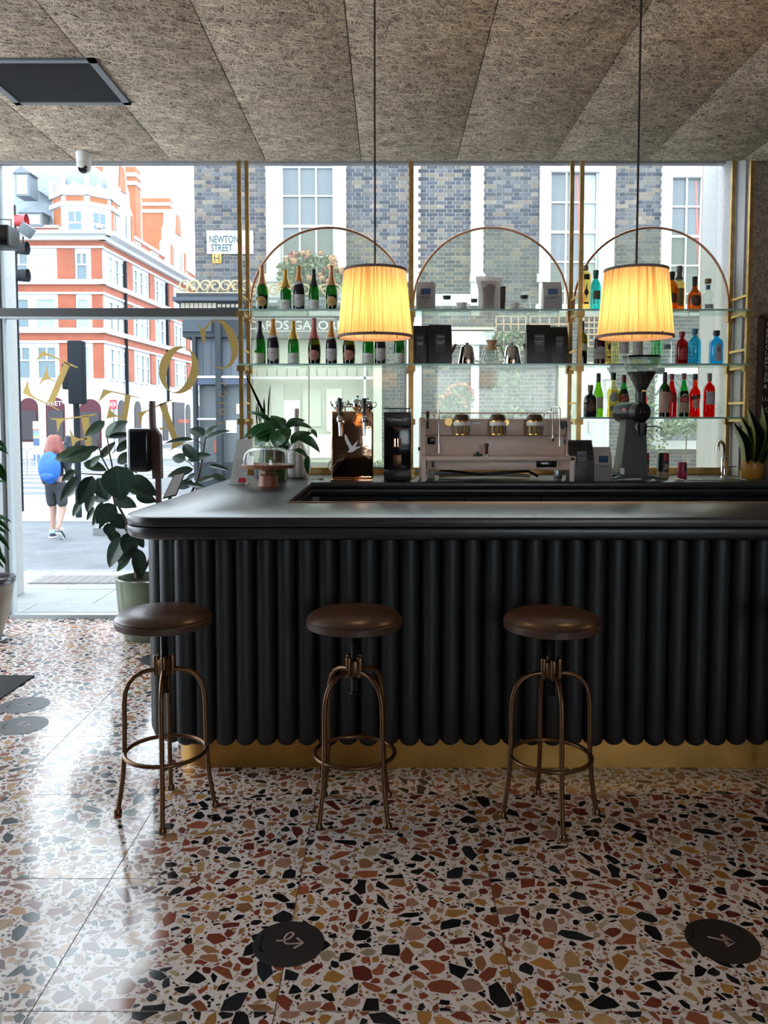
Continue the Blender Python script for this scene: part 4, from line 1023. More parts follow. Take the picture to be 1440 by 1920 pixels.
# ================================================================== PENDANT LAMPS
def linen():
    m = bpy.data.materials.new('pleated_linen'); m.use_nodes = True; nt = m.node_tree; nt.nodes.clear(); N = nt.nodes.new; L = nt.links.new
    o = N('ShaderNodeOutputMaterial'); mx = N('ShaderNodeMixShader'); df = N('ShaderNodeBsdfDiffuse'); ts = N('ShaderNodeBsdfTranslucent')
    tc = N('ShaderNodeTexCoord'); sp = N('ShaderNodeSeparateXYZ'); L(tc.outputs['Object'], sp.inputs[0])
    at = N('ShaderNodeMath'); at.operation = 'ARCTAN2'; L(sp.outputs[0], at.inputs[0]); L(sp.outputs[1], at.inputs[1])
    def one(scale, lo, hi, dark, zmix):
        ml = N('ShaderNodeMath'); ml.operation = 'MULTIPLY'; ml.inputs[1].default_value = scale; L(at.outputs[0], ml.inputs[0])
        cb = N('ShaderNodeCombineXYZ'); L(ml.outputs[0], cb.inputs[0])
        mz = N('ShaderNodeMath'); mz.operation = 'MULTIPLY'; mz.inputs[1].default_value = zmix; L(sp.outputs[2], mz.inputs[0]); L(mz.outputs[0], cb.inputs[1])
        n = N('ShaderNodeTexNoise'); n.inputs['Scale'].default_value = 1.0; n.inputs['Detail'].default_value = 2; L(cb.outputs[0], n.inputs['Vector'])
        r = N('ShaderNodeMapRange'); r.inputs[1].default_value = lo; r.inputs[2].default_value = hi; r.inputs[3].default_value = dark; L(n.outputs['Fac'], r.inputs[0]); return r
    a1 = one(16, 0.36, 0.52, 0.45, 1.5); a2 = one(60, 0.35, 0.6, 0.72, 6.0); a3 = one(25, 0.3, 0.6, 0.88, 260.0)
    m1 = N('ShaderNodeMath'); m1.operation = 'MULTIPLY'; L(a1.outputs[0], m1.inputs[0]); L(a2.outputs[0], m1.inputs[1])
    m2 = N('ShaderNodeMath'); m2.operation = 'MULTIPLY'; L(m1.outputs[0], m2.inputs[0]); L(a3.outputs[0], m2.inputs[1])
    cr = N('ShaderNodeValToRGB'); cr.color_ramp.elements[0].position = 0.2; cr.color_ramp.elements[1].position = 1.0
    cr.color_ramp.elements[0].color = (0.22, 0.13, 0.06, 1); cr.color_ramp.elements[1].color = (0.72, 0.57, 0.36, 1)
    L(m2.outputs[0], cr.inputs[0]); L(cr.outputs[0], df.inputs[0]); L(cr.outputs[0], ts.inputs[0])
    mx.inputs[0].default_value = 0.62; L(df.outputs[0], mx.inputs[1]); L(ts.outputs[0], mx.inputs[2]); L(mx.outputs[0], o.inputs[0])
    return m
M['linen'] = linen(); M['trimcloth'] = mat('mauve_trim_tape', (0.20, 0.14, 0.13), 0.85); M['cord'] = mat('braided_cord', (0.035, 0.022, 0.02), 0.8)
M['bulb'] = glass('bulb_glass', (1.0, 0.95, 0.85)); M['filament'] = emit('warm_filament', (1.0, 0.62, 0.25), 60.0); M['diffuser'] = None
LY = 3.30
def lamp(px, label, ph):
    c = A(px, 560, LY); zb_, zt2 = AZ(633, LY), AZ(506, LY); rb, rt = 0.1475, 0.1225
    t = thing('pendant_lamp', label, 'lamp', (c.x, LY, zb_), ph, 'pendant lamps over the bar'); H = zt2-zb_
    n = 288; g = np.random.RandomState(int(px)); ph_ = np.cumsum(0.55+0.9*g.rand(72)); ph_ = ph_/ph_[-1]
    offs = np.interp(np.arange(n)/n, np.concatenate([[0], ph_]), np.arange(73))
    m = MB(); rows = 7
    for i in range(rows):
        t_ = i/(rows-1); r0 = rb+(rt-rb)*t_
        for k in range(n):
            a = 2*PI*k/n; pl_ = 0.0022*math.sin(2*PI*offs[k]); rr = r0+pl_-0.001
            m.v.append((rr*math.cos(a), rr*math.sin(a), 0.004+t_*(H-0.008)))
    for i in range(rows-1):
        for k in range(n): m.f.append((i*n+k, i*n+(k+1) % n, (i+1)*n+(k+1) % n, (i+1)*n+k))
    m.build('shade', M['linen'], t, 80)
    for nm, r_, z_, z2 in (('bottom_trim', rb+0.003, -0.002, 0.0085), ('top_trim', rt+0.003, H-0.0085, H+0.002)):
        MB().lathe([(r_-0.007, z_), (r_, z_), (r_-0.0004, z2), (r_-0.007, z2), (r_-0.007, z_)], 72, cap=False).build(nm, M['trimcloth'], t, 40)
    MB().box(-0.003, 0.003, -rb-0.004, -rb+0.0, 0.0, 0.012).build('seam', M['trimcloth'], t)
    MB().tube([(0, 0, H-0.06), (0.0006, 0, H+0.3), (-0.0006, 0, H+0.6), (0, 0, CEIL-zb_)], 0.0042, 6).build('cord', M['cord'], t, 60)
    MB().lathe([(0.0, CEIL-zb_-0.03), (0.05, CEIL-zb_-0.03), (0.05, CEIL-zb_)], 24).build('ceiling_rose', M['black'], t, 40)
    MB().lathe([(0.018, H-0.11), (0.02, H-0.06), (0.008, H-0.055)], 12).build('lamp_holder', M['black'], t, 40)
    bl = MB().sphere((0, 0, H-0.155), 0.032, 16, 10, (1, 1, 1.25)).build('bulb', M['bulb'], t, 60)
    MB().tube([(0, 0, H-0.115), (0.006, 0, H-0.14), (-0.006, 0, H-0.155), (0.004, 0, H-0.17)], 0.003, 6).build('filament', M['filament'], bl)
    sp_ = MB().tube([(0, 0, H-0.06), (rt-0.004, 0, H-0.004)], 0.0015, 5).tube([(0, 0, H-0.06), (-rt/2, rt*0.86, H-0.004)], 0.0015, 5).tube([(0, 0, H-0.06), (-rt/2, -rt*0.86, H-0.004)], 0.0015, 5)
    sp_.build('spider', M['steel'], t)
    li = bpy.data.lights.new('bulb_light', 'POINT'); li.energy = LAMP_W; li.color = (1.0, 0.62, 0.27); li.shadow_soft_size = 0.03
    lo = bpy.data.objects.new('bulb_light', li); COL.objects.link(lo); lo.parent = t; lo.location = (0, 0, H-0.155)
    return t
LAMP_W = 1.9
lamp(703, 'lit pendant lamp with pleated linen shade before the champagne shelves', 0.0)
lamp(1681, 'unseen pendant lamp added past the right edge for more light', 0.2)  # extra lamp out of view, added to brighten the interior
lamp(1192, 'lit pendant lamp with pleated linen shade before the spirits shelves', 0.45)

# ================================================================== BRASS SHELVING
SH = [AZ(580, PFY), AZ(682, PFY), AZ(782, PFY)]
shelving = thing('brass_shelf_frame', 'brass post frame carrying the glass shelves before the window', 'shelf frame', (0, 0, TOPZ))
def sbx(name, m, x0, x1, y0, y1, z0, z1, parent=shelving): return MB().box(x0, x1, y0, y1, z0-TOPZ, z1-TOPZ).build(name, m, parent)
pw = 0.0135
for i, x in enumerate(BAYX):
    for y in (PFY, PRY):
        zt3 = CEIL-0.005 if y == PFY else HEADZ-0.01
        zt3 = CEIL + 0.11 if y == PFY else HEADZ
        p = sbx('post', M['brass_dark'], x-pw, x+pw, y-pw, y+pw, TOPZ, zt3)
        sbx('post_foot', M['brass'], x-0.024, x+0.024, y-0.02, y+0.02, TOPZ, TOPZ+0.05, p)
        for s in SH: sbx('connector', M['brass_dark'], x-0.026, x+0.026, y-0.024, y+0.024, s-0.052, s-0.012, p)
    for s in SH[:3]:
        sbx('bracket', M['brass'], x-pw*0.8, x+pw*0.8, PFY, PRY, s-0.032, s-0.014)
        sbx('rail', M['brass'], x-pw*0.6, x+pw*0.6, PFY, PRY, s+0.09, s+0.105)
MB().box(BAYX[0], BAYX[3], PRY-0.012, PRY+0.012, 0.002, 0.05).build('base_rail', M['brass_dark'], shelving)
for i in range(3):
    cx = (BAYX[i]+BAYX[i+1])/2+0.0; z0 = SH[0]-0.05; r = AZ(428, PRY)-z0-0.01; r = min(r, (BAYX[i+1]-BAYX[i])/2-0.02)
    zc3 = AZ(428, PRY)-r
    pts = [(cx-r, PRY-0.02, z0-TOPZ)]+[(cx+r*math.cos(PI-PI*k/36), PRY-0.02, zc3+r*math.sin(PI*k/36)-TOPZ) for k in range(37)]+[(cx+r, PRY-0.02, z0-TOPZ)]
    MB().tube(pts, 0.0085, 8).build('arch', M['copper'], shelving, 60)
    pa = [(cx-r, TOPZ+0.05), (cx+r, TOPZ+0.05)]+[(cx+r*math.cos(PI*k/36), zc3+r*math.sin(PI*k/36)) for k in range(37)]
    MB().prism([(a, b-TOPZ) for a, b in pa], PRY-0.003, PRY+0.003).build('arch_glass', M['archglass'], shelving)
shl = [('upper', 0, 0), ('upper', 1, 0), ('upper', 2, 0), ('lower', 0, 1), ('lower', 1, 1), ('lower', 2, 1), ('lowest', 2, 2)]
slabels = {(0, 0): 'upper glass shelf under the five champagne bottles', (1, 0): 'upper glass shelf under the cups and glass jugs', (2, 0): 'upper glass shelf behind the right pendant lamp',
           (0, 1): 'lower glass shelf under the nine champagne bottles', (1, 1): 'lower glass shelf under the steel kettles', (2, 1): 'middle glass shelf under the blue gin bottles', (2, 2): 'lowest glass shelf under the red aperitif bottles'}
for _, i, lv in shl:
    t = thing('glass_shelf', slabels[(i, lv)], 'shelf', (BAYX[i], PFY, SH[lv]-0.012), group='glass shelves')
    W_ = BAYX[i+1]-BAYX[i]
    box('shelf_glass', M['shelfglass'], t, 0.0 if i else -0.012, W_ if i < 2 else W_-0.0, -0.02, PRY-PFY-0.03, 0, 0.012)
    box('polished_edge', M['shelfedge'], t, 0.0 if i else -0.012, W_, -0.0225, -0.0195, 0.0, 0.012)
# ================================================================== THINGS ON THE BACK BAR
UB = 5.45/FPX                                   # metres per photo pixel at the back bar
def cx_(px, Y=5.45): return A(px, 880, Y).x
def zz_(py, Y=5.45): return AZ(py, Y)-TOPZ
# ---- copper beer tower
Y = 5.36
bt = thing('beer_tower', 'polished copper draught tower with two taps and a white bird', 'beer tower', (cx_(661, Y), Y, TOPZ))
W_ = 39*Y/FPX; H = zz_(771, Y)
MB().rbox(-W_, W_, -0.05, 0.10, 0.012, H, 0.012, 3).build('tower_body', M['pol_copper'], bt, 40)
MB().rbox(-W_, W_, -0.10, 0.10, 0, 0.012, 0.003).build('drip_tray', M['pol_copper'], bt, 40)
for s in (-22, 23):
    x = s*Y/FPX; zt = zz_(788, Y)
    tp = MB().lathe([(0.022, 0), (0.024, 0.008), (0.016, 0.03), (0.016, 0.06)], 16).xf(Matrix.Translation((x, -0.05, zt)) @ Matrix.Rotation(R(90), 4, 'X')).build('tap', M['chrome'], bt, 40)
    MB().lathe([(0.017, 0), (0.021, 0.012), (0.018, 0.03), (0.009, 0.042)], 14, (x, -0.105, zt-0.012)).build('tap_collar', M['chrome'], tp, 40)
    MB().tube([(x, -0.108, zt), (x+0.001, -0.115, zt-0.05), (x+0.002, -0.118, zt-0.10)], [0.013, 0.009, 0.008], 10).build('spout', M['chrome'], tp, 50)
    MB().lathe([(0.008, 0.03), (0.0085, 0.05), (0.0145, 0.12), (0.016, 0.135), (0.012, 0.140), (0, 0.141)], 12, (x, -0.105, zt)).build('tap_handle', M['black'], tp, 40)
bird = [(325,705),(345,735),(375,800),(405,855),(430,900),(470,860),(500,830),(525,810),(515,850),(490,895),(475,915),(520,905),(570,900),(545,925),(500,945),(465,975),(430,995),(395,1000),(355,990),(375,970),(390,950),(375,910),(345,860),(320,800),(310,740)]
m = MB(); m.prism([((610+x*170/1440-661)*Y/FPX, zz_(730+y*170/1440, Y)) for x, y in bird], -0.0525, -0.0495); m.build('bird_emblem', M['white'], bt)
MB().tube([(-0.05, 0.03, H), (-0.05, 0.03, H+0.045), (0.085, 0.03, H+0.045), (0.085, 0.03, H)], 0.004, 6).tube([(-0.05, 0.08, H), (-0.05, 0.08, H+0.03), (0.085, 0.08, H+0.03), (0.085, 0.08, H)], 0.004, 6).build('top_rail', M['black'], bt)
def teapot(px, py0, py1, label, spout, dy):
    Yt = Y+dy; r = (py1-py0)*Yt/FPX/2*0.86
    t = thing('teapot', label, 'teapot', (cx_(px, Yt), Yt, TOPZ+H), group='silver teapots')
    MB().lathe([(r*0.55, 0), (r*0.6, 0.004), (r*0.92, r*0.5), (r, r*0.95), (r*0.92, r*1.4), (r*0.6, r*1.78), (r*0.3, r*1.85)], 24).build('body', M['chrome'], t, 60)
    l = MB().lathe([(r*0.55, r*1.78), (r*0.4, r*1.92), (r*0.1, r*1.98)], 16).build('lid', M['chrome'], t, 50)
    MB().lathe([(0.004, r*1.98), (0.007, r*2.1), (0.007, r*2.25), (0, r*2.32)], 10).build('knob', M['black'], l, 50)
    MB().tube([(spout*r*0.9, 0, r*0.8), (spout*r*1.3, 0, r*1.2), (spout*r*1.45, 0, r*1.7)], [0.009, 0.006, 0.004], 8).build('spout', M['chrome'], t, 60)
    MB().tube([(-spout*r*0.85, 0, r*1.5), (-spout*r*1.35, 0, r*1.55), (-spout*r*1.5, 0, r*1.1), (-spout*r*1.25, 0, r*0.7), (-spout*r*0.9, 0, r*0.6)], 0.0035, 6).build('handle', M['chrome'], t, 60)
teapot(636, 745, 771, 'small silver teapot behind the left tap handle', -1, 0.055)
teapot(671, 741, 771, 'tall silver teapot between the two tap handles', -1, 0.06)
teapot(690, 746, 771, 'small silver teapot behind the right tap handle', -1, -0.005)
# ---- slim black coffee grinder
Y = 5.36
g = thing('coffee_grinder', 'slim black coffee grinder between beer tower and espresso machine', 'grinder', (cx_(745, Y), Y, TOPZ)); W_ = 25*Y/FPX
zt = zz_(773, Y)
MB().rbox(-W_, W_, -0.04, 0.14, zz_(883, Y), zt, 0.006).build('body', M['gloss_black'], g, 40)
MB().rbox(-W_, W_, -0.11, -0.04, zz_(800, Y), zt, 0.006).build('head', M['black'], g, 40)
MB().rbox(-W_, W_, -0.13, 0.14, 0.012, zz_(880, Y), 0.006).build('base', M['black'], g, 40)
for sx_ in (-1, 1):
    for sy_ in (-0.11, 0.12): MB().lathe([(0.011, 0), (0.012, 0.012)], 10, (sx_*(W_-0.016), sy_, 0)).build('foot', M['black'], g, 40)
MB().rbox(-W_, W_, -0.11, 0.13, zt, zt+0.022, 0.004).build('hopper', M['clear'], g); MB().rbox(-W_-0.001, W_+0.001, -0.112, 0.132, zt+0.022, zt+0.027, 0.002).build('hopper_lid', M['black'], g, 40)
MB().lathe([(0.004, zt+0.027), (0.005, zt+0.04)], 8).build('lid_screw', M['chrome'], g, 40)
MB().lathe([(0.026, 0), (0.026, 0.05), (0.022, 0.052)], 18, (0, -0.075, zz_(836, Y))).build('dosing_chamber', M['pol_copper'], g, 40)
MB().lathe([(0.012, 0), (0.034, 0.028)], 18, (0, -0.075, zz_(806, Y)-0.008)).build('funnel', M['steel'], g, 40)
MB().rbox(-0.028, 0.028, -0.046, -0.040, zz_(873, Y), zz_(852, Y), 0.004).build('badge', M['bronze'], g, 40)
MB().tube([(-0.03, -0.06, zz_(836, Y)), (-0.03, -0.10, zz_(836, Y)-0.004), (0.03, -0.10, zz_(836, Y)-0.004), (0.03, -0.06, zz_(836, Y))], 0.003, 6).build('fork', M['chrome'], g)
text('Mazzer', 0.022, M['paper'], g, (0, -0.1115, zz_(787, Y)), 0.0005)
for s in (-1, 1):
    for k in range(3): MB().box(min(s*0.034, s*(0.075-k*0.01)), max(s*0.034, s*(0.075-k*0.01)), -0.1118, -0.1098, zz_(785+k*2.2, Y)-0.0008, zz_(785+k*2.2, Y)+0.0008).build('wing_stripe', M['paper'], g)
# ---- espresso machine
Y = 5.40; u = Y/FPX
e = thing('espresso_machine', 'long warm white three-group espresso machine with brass groups', 'espresso machine', (cx_(928, Y), Y, TOPZ))
def ex(px): return (px-928)*u
def ez(py): return zz_(py, Y)
MB().rbox(ex(796), ex(1060), -0.02, 0.30, ez(816), ez(785), 0.006).build('upper_body', M['machine'], e, 40)
MB().rbox(ex(796), ex(1060), 0.0, 0.30, ez(855), ez(816.5), 0.006).build('back_panel', M['machine'], e, 40)
MB().rbox(ex(796), ex(1070), -0.16, 0.10, ez(862), ez(854), 0.004).build('work_tray', M['machine'], e, 40)
MB().rbox(ex(798), ex(1062), -0.13, 0.26, ez(879), ez(862), 0.005).build('drip_box', M['machine'], e, 40)
for x0, x1 in ((788, 796), (1060, 1067)):
    MB().prism([(-0.16, 0.0), (-0.13, 0.0), (-0.13, 0.08), (0.22, 0.08), (0.22, 0.0), (0.26, 0.0), (0.30, 0.3), (0.28, ez(784)), (-0.02, ez(783)), (-0.05, ez(800)), (-0.06, ez(850)), (-0.16, ez(856))], ex(x0), ex(x1)).xf(Matrix(((0, 1, 0, 0), (1, 0, 0, 0), (0, 0, 1, 0), (0, 0, 0, 1)))).build('side_panel', M['machine'], e)
for x in (803, 1048): MB().rbox(ex(x), ex(x+14), 0.12, 0.18, 0, ez(879), 0.003).build('leg', M['machine'] if x < 900 else M['steel'], e, 40)
for i, px in enumerate((863, 930, 998)):
    gr = MB().lathe([(0.048, 0), (0.052, 0.004), (0.052, 0.012), (0.047, 0.016), (0.047, 0.10), (0.045, 0.106)], 28, (ex(px), -0.07, ez(816))).build('group_head', M['brass'], e, 40)
    for a in range(5): MB().lathe([(0.008, 0.016), (0.008, 0.062)], 8, (ex(px)+0.05*math.cos(R(200+35*a)), -0.07+0.05*math.sin(R(200+35*a)), ez(816))).build('bolt', M['steel'], gr, 40)
    MB().lathe([(0.051, 0.062), (0.0535, 0.065), (0.0535, 0.084), (0.051, 0.087)], 28, (ex(px), -0.07, ez(816))).build('group_ring', M['white'], gr, 40)
    MB().lathe([(0.050, 0.098), (0.054, 0.104), (0.052, 0.118), (0.042, 0.134), (0.02, 0.139), (0, 0.139)], 24, (ex(px), -0.07, ez(816))).build('wooden_cap', M['walnut'], gr, 40)
    MB().lathe([(0.018, 0.139), (0.018, 0.1405), (0, 0.1405)], 16, (ex(px), -0.075, ez(816))).build('cap_badge', M['black'], gr, 40)
MB().lathe([(0.0, 0), (0.026, 0), (0.026, 0.012), (0, 0.012)], 20).xf(Matrix.Translation((ex(840), -0.02, ez(791))) @ Matrix.Rotation(R(90), 4, 'X')).build('gauge', M['brass'], e, 40)
MB().lathe([(0.0, 0), (0.02, 0), (0.02, 0.012), (0, 0.012)], 20).xf(Matrix.Translation((ex(947), -0.02, ez(792))) @ Matrix.Rotation(R(90), 4, 'X')).build('gauge', M['brass'], e, 40)
MB().rbox(ex(884), ex(901), -0.023, -0.018, ez(795.5), ez(791), 0.002).build('display', M['gloss_black'], e)
MB().rbox(ex(801), ex(815), -0.006, 0.004, ez(833), ez(819), 0.002).build('switch_plate', M['gloss_black'], e, 40)
for xx in (806, 810): MB().rbox(ex(xx)-0.003, ex(xx)+0.003, -0.011, -0.004, ez(829), ez(823), 0.001).build('switch', M['black'], e, 40)
MB().rbox(ex(999), ex(1036), -0.133, -0.128, ez(874), ez(862.5), 0.002).build('timer_display', M['gloss_black'], e, 40)
MB().rbox(ex(807), ex(812), -0.133, -0.128, ez(874), ez(863), 0.002).build('slot', M['black'], e)
MB().rbox(ex(1039), ex(1044), -0.133, -0.128, ez(872), ez(867), 0.001).build('small_badge', M['bronze'], e)
MB().rbox(ex(1057), ex(1059.5), -0.003, 0.0, ez(832), ez(824), 0.0005).build('label', M['black'], e)
def wand(x0, x1, ytop, ybot, tip):
    xm = (x0+x1)/2
    w_ = MB().tube([(ex(x0), 0.05, ez(786)), (ex(x0), 0.03, ez(ytop+4)), (ex(x0)+0.004, 0.0, ez(ytop+1)), (ex(xm), -0.05, ez(ytop)), (ex(x1)-0.004, -0.09, ez(ytop+1.5)), (ex(x1), -0.10, ez(ytop+5)), (ex(x1), -0.10, ez(ybot))], 0.0045, 8).build('steam_wand', M['chrome'], e, 60)
    if tip: MB().lathe([(0.008, 0), (0.010, 0.004), (0.010, 0.018), (0.005, 0.022)], 12, (ex(x1), -0.10, ez(ybot))).build('nozzle', M['chrome'], w_, 40)
wand(815, 821, 766, 849, False); wand(1034, 1043, 763, 836, False); wand(1021, 1030, 772, 826, True)
lv = MB().lathe([(0.007, 0.0), (0.0075, 0.01), (0.012, 0.03), (0.0135, 0.045), (0.009, 0.056), (0, 0.058)], 14, (ex(801), -0.03, ez(787))).build('lever', M['walnut'], e, 50)
MB().rbox(ex(799), ex(803.5), -0.03, -0.018, ez(804), ez(789), 0.002).build('lever_base', M['black'], lv, 40)
kn = MB().lathe([(0.0, 0), (0.020, 0), (0.022, 0.01), (0.019, 0.03), (0, 0.032)], 16).xf(Matrix.Translation((ex(1054), -0.02, ez(794))) @ Matrix.Rotation(R(90), 4, 'X')).build('steam_knob', M['black'], e, 40)
MB().rbox(ex(1050), ex(1055), -0.04, -0.02, ez(804), ez(797), 0.002).build('knob_lever', M['black'], kn, 40)
MB().tube([(ex(791), 0.1, ez(785)), (ex(791), 0.1, ez(774)), (ex(1051), 0.1, ez(774)), (ex(1051), 0.1, ez(785))], 0.003, 6).tube([(ex(791), 0.1, ez(774)), (ex(791), 0.28, ez(774)), (ex(1051), 0.28, ez(774)), (ex(1051), 0.1, ez(774))], 0.003, 6).build('cup_rail', M['copper'], e)
MB().lathe([(0.0, 0), (0.012, 0), (0.012, 0.012)], 10).xf(Matrix.Translation((ex(784), 0.05, ez(842))) @ Matrix.Rotation(R(90), 4, 'Y')).build('side_knob', M['walnut'], e)
tm = thing('tamper', 'walnut-handled coffee tamper on the espresso machine tray', 'tamper', (ex(908)+e.location.x, Y-0.11, TOPZ+ez(854)))
MB().lathe([(0.021, 0), (0.021, 0.006), (0.006, 0.010), (0.006, 0.016)], 16).build('base', M['chrome'], tm, 40)
MB().lathe([(0.008, 0.014), (0.012, 0.02), (0.010, 0.045), (0.012, 0.06), (0.016, 0.072), (0.014, 0.082), (0, 0.085)], 16).build('handle', M['walnut'], tm, 50)
lv = thing('leveller', 'black coffee distributor beside the tamper', 'coffee tool', (ex(892)+e.location.x, Y-0.11, TOPZ+ez(854)))
MB().lathe([(0.027, 0), (0.028, 0.003), (0.028, 0.013), (0.024, 0.016)], 20).build('disc', M['black'], lv, 40); MB().lathe([(0.006, 0.016), (0.010, 0.022), (0.009, 0.028), (0, 0.029)], 12).build('knob', M['black'], lv, 40)
# hoses and cables behind and below the machine
M['hose'] = mat('beige_hose', (0.42, 0.36, 0.22), 0.6); M['bluehose'] = mat('blue_hose', (0.04, 0.22, 0.55), 0.5)
h = []
for k in range(60):
    t_ = k/59; h.append((ex(825+t_*175), 0.13, 0.016+0.01*math.sin(t_*PI)))
hr = [0.013 if k % 2 else 0.0105 for k in range(60)]
o = MB().tube(h, hr, 8).build('ribbed_hose', M['hose'], None, 60); o.location = e.location; props(o, 'beige ribbed hose lying under the espresso machine', 'hose')
def cable(name, label, m, pts, r, rr=5.40):
    o = MB().tube([A(x, y, rr+d) for x, y, d in pts], r, 6).build(name, m, None, 60); return props(o, label, 'cable')
cable('cable', 'thick black cable curving under the espresso machine', M['black'], [(826, 881, 0.12), (850, 884, 0.1), (900, 889, 0.05), (950, 886, 0.06), (990, 883, 0.06), (1008, 893, 0.08)], 0.010)
cable('cable', 'blue water pipe behind the slim coffee grinder', M['bluehose'], [(698, 876, 0.30), (720, 877, 0.30), (752, 878, 0.30), (775, 882, 0.30), (800, 886, 0.28), (880, 889, 0.26), (960, 886, 0.25)], 0.005)
cable('cable', 'thin orange cable under the espresso machine', mat('orange_cable', (0.45, 0.16, 0.04), 0.5), [(820, 891, 0.10), (900, 890, 0.09), (960, 880, 0.08), (985, 881, 0.08)], 0.003)
cable('cable', 'white loop of hose left of the copper tower', M['white'], [(622, 862, 0.2), (617, 868, 0.18), (616, 876, 0.17), (622, 884, 0.16)], 0.007)
# ---- tall black shop grinder with glass hopper
Y = 5.36; u = Y/FPX
k_ = thing('shop_grinder', 'tall black coffee grinder with glass hopper of beans', 'grinder', (cx_(1187, Y), Y, TOPZ))
def kx(px): return (px-1187)*u
for s in (-1, 1):
    MB().prism([(kx(1187), 0.02), (kx(1187)+s*0.05, 0.018), (kx(1187)+s*0.15, 0.012), (kx(1187)+s*0.15, 0.02), (kx(1187)+s*0.10, 0.036), (kx(1187), 0.045)], -0.11, -0.05).build('foot_beam', M['black'], k_)
    MB().prism([(kx(1187), 0.02), (kx(1187)+s*0.05, 0.018), (kx(1187)+s*0.15, 0.012), (kx(1187)+s*0.15, 0.02), (kx(1187)+s*0.10, 0.036), (kx(1187), 0.045)], 0.05, 0.11).build('foot_beam', M['black'], k_)
    for yy in (-0.08, 0.08): MB().lathe([(0.011, 0), (0.013, 0.013)], 10, (s*0.135, yy, 0)).build('foot', M['steel'], k_, 40)
z0, z1 = 0.03, zz_(787, Y)
b = [(kx(1156), -0.10), (kx(1206), -0.10), (kx(1206), 0.10), (kx(1156), 0.10)]; t_ = [(kx(1167), -0.07), (kx(1203), -0.07), (kx(1203), 0.07), (kx(1167), 0.07)]
MB().add([(x, y, z0) for x, y in b]+[(x, y, z1) for x, y in t_], [(3, 2, 1, 0), (4, 5, 6, 7), (0, 1, 5, 4), (1, 2, 6, 5), (2, 3, 7, 6), (3, 0, 4, 7)]).build('column', M['black'], k_)
MB().box(kx(1155), kx(1162), -0.106, -0.098, 0.045, 0.085).build('sticker', M['paper'], k_)
mo = Matrix.Translation((kx(1187), -0.02, zz_(773, Y))) @ Matrix.Rotation(R(22), 4, 'Z') @ Matrix.Rotation(R(90), 4, 'X')
MB().lathe([(0.0, -0.16), (0.055, -0.16), (0.065, -0.15), (0.067, -0.02), (0.062, 0.0), (0.058, 0.002), (0.058, 0.02), (0.066, 0.024), (0.070, 0.05), (0.062, 0.078), (0.03, 0.084), (0.028, 0.09), (0, 0.09)], 32).xf(mo).build('motor_housing', M['black'], k_, 35)
MB().lathe([(0.0, 0.09), (0.007, 0.09), (0.006, 0.096), (0, 0.096)], 10).xf(mo).build('centre_bolt', M['brass'], k_)
MB().lathe([(0.0, 0.0), (0.018, 0), (0.018, 0.012), (0, 0.012)], 12).xf(mo @ Matrix.Translation((-0.066, 0.01, -0.03)) @ Matrix.Rotation(R(90), 4, 'Y')).build('red_badge', mat('red_badge', (0.5, 0.05, 0.06), 0.4), k_)
MB().lathe([(0.020, 0), (0.022, 0.01), (0.022, 0.075)], 14, (kx(1196), -0.10, zz_(815, Y))).build('spout', M['black'], k_, 40)
MB().tube([(kx(1196), -0.10, zz_(800, Y)), (kx(1215), -0.11, zz_(799, Y)), (kx(1224), -0.115, zz_(801, Y)), (kx(1229), -0.115, zz_(804, Y))], 0.004, 6).build('bag_lever', M['black'], k_, 60)
MB().tube([(kx(1184), -0.12, zz_(793, Y)), (kx(1180), -0.125, zz_(799, Y)), (kx(1183), -0.125, zz_(808, Y)), (kx(1187), -0.12, zz_(817, Y))], 0.003, 6).build('bag_clip', M['steel'], k_, 60)
MB().lathe([(0.032, zz_(757, Y)), (0.034, zz_(750, Y)), (0.034, zz_(735, Y)), (0.028, zz_(733, Y))], 20, (kx(1196), -0.03, 0)).build('hopper_neck', M['black'], k_, 40)
MB().box(kx(1195), kx(1202), -0.066, -0.06, zz_(735, Y), zz_(732, Y)).build('slide_gate', M['brass'], k_)
hc = (kx(1197), -0.03, 0)
MB().lathe([(0.032, zz_(733, Y)), (0.075, zz_(708, Y)), (0.104, zz_(690, Y)), (0.116, zz_(672, Y))], 32, hc, cap=False).build('hopper', M['hopperglass'], k_, 60)
MB().lathe([(0.0, zz_(732.5, Y)), (0.030, zz_(732.5, Y)), (0.072, zz_(708, Y)), (0.091, zz_(699, Y)), (0.088, zz_(698, Y)), (0.0, zz_(697, Y))], 28, hc).build('coffee_beans', mat('coffee_beans', (0.022, 0.010, 0.008), 0.5, bump=1.0, bscale=120), k_, 60)
MB().lathe([(0.0, zz_(672, Y)), (0.118, zz_(672, Y)), (0.121, zz_(670, Y)), (0.118, zz_(668, Y)), (0.0, zz_(667.5, Y))], 32, hc).build('hopper_lid', M['gloss_black'], k_, 40)
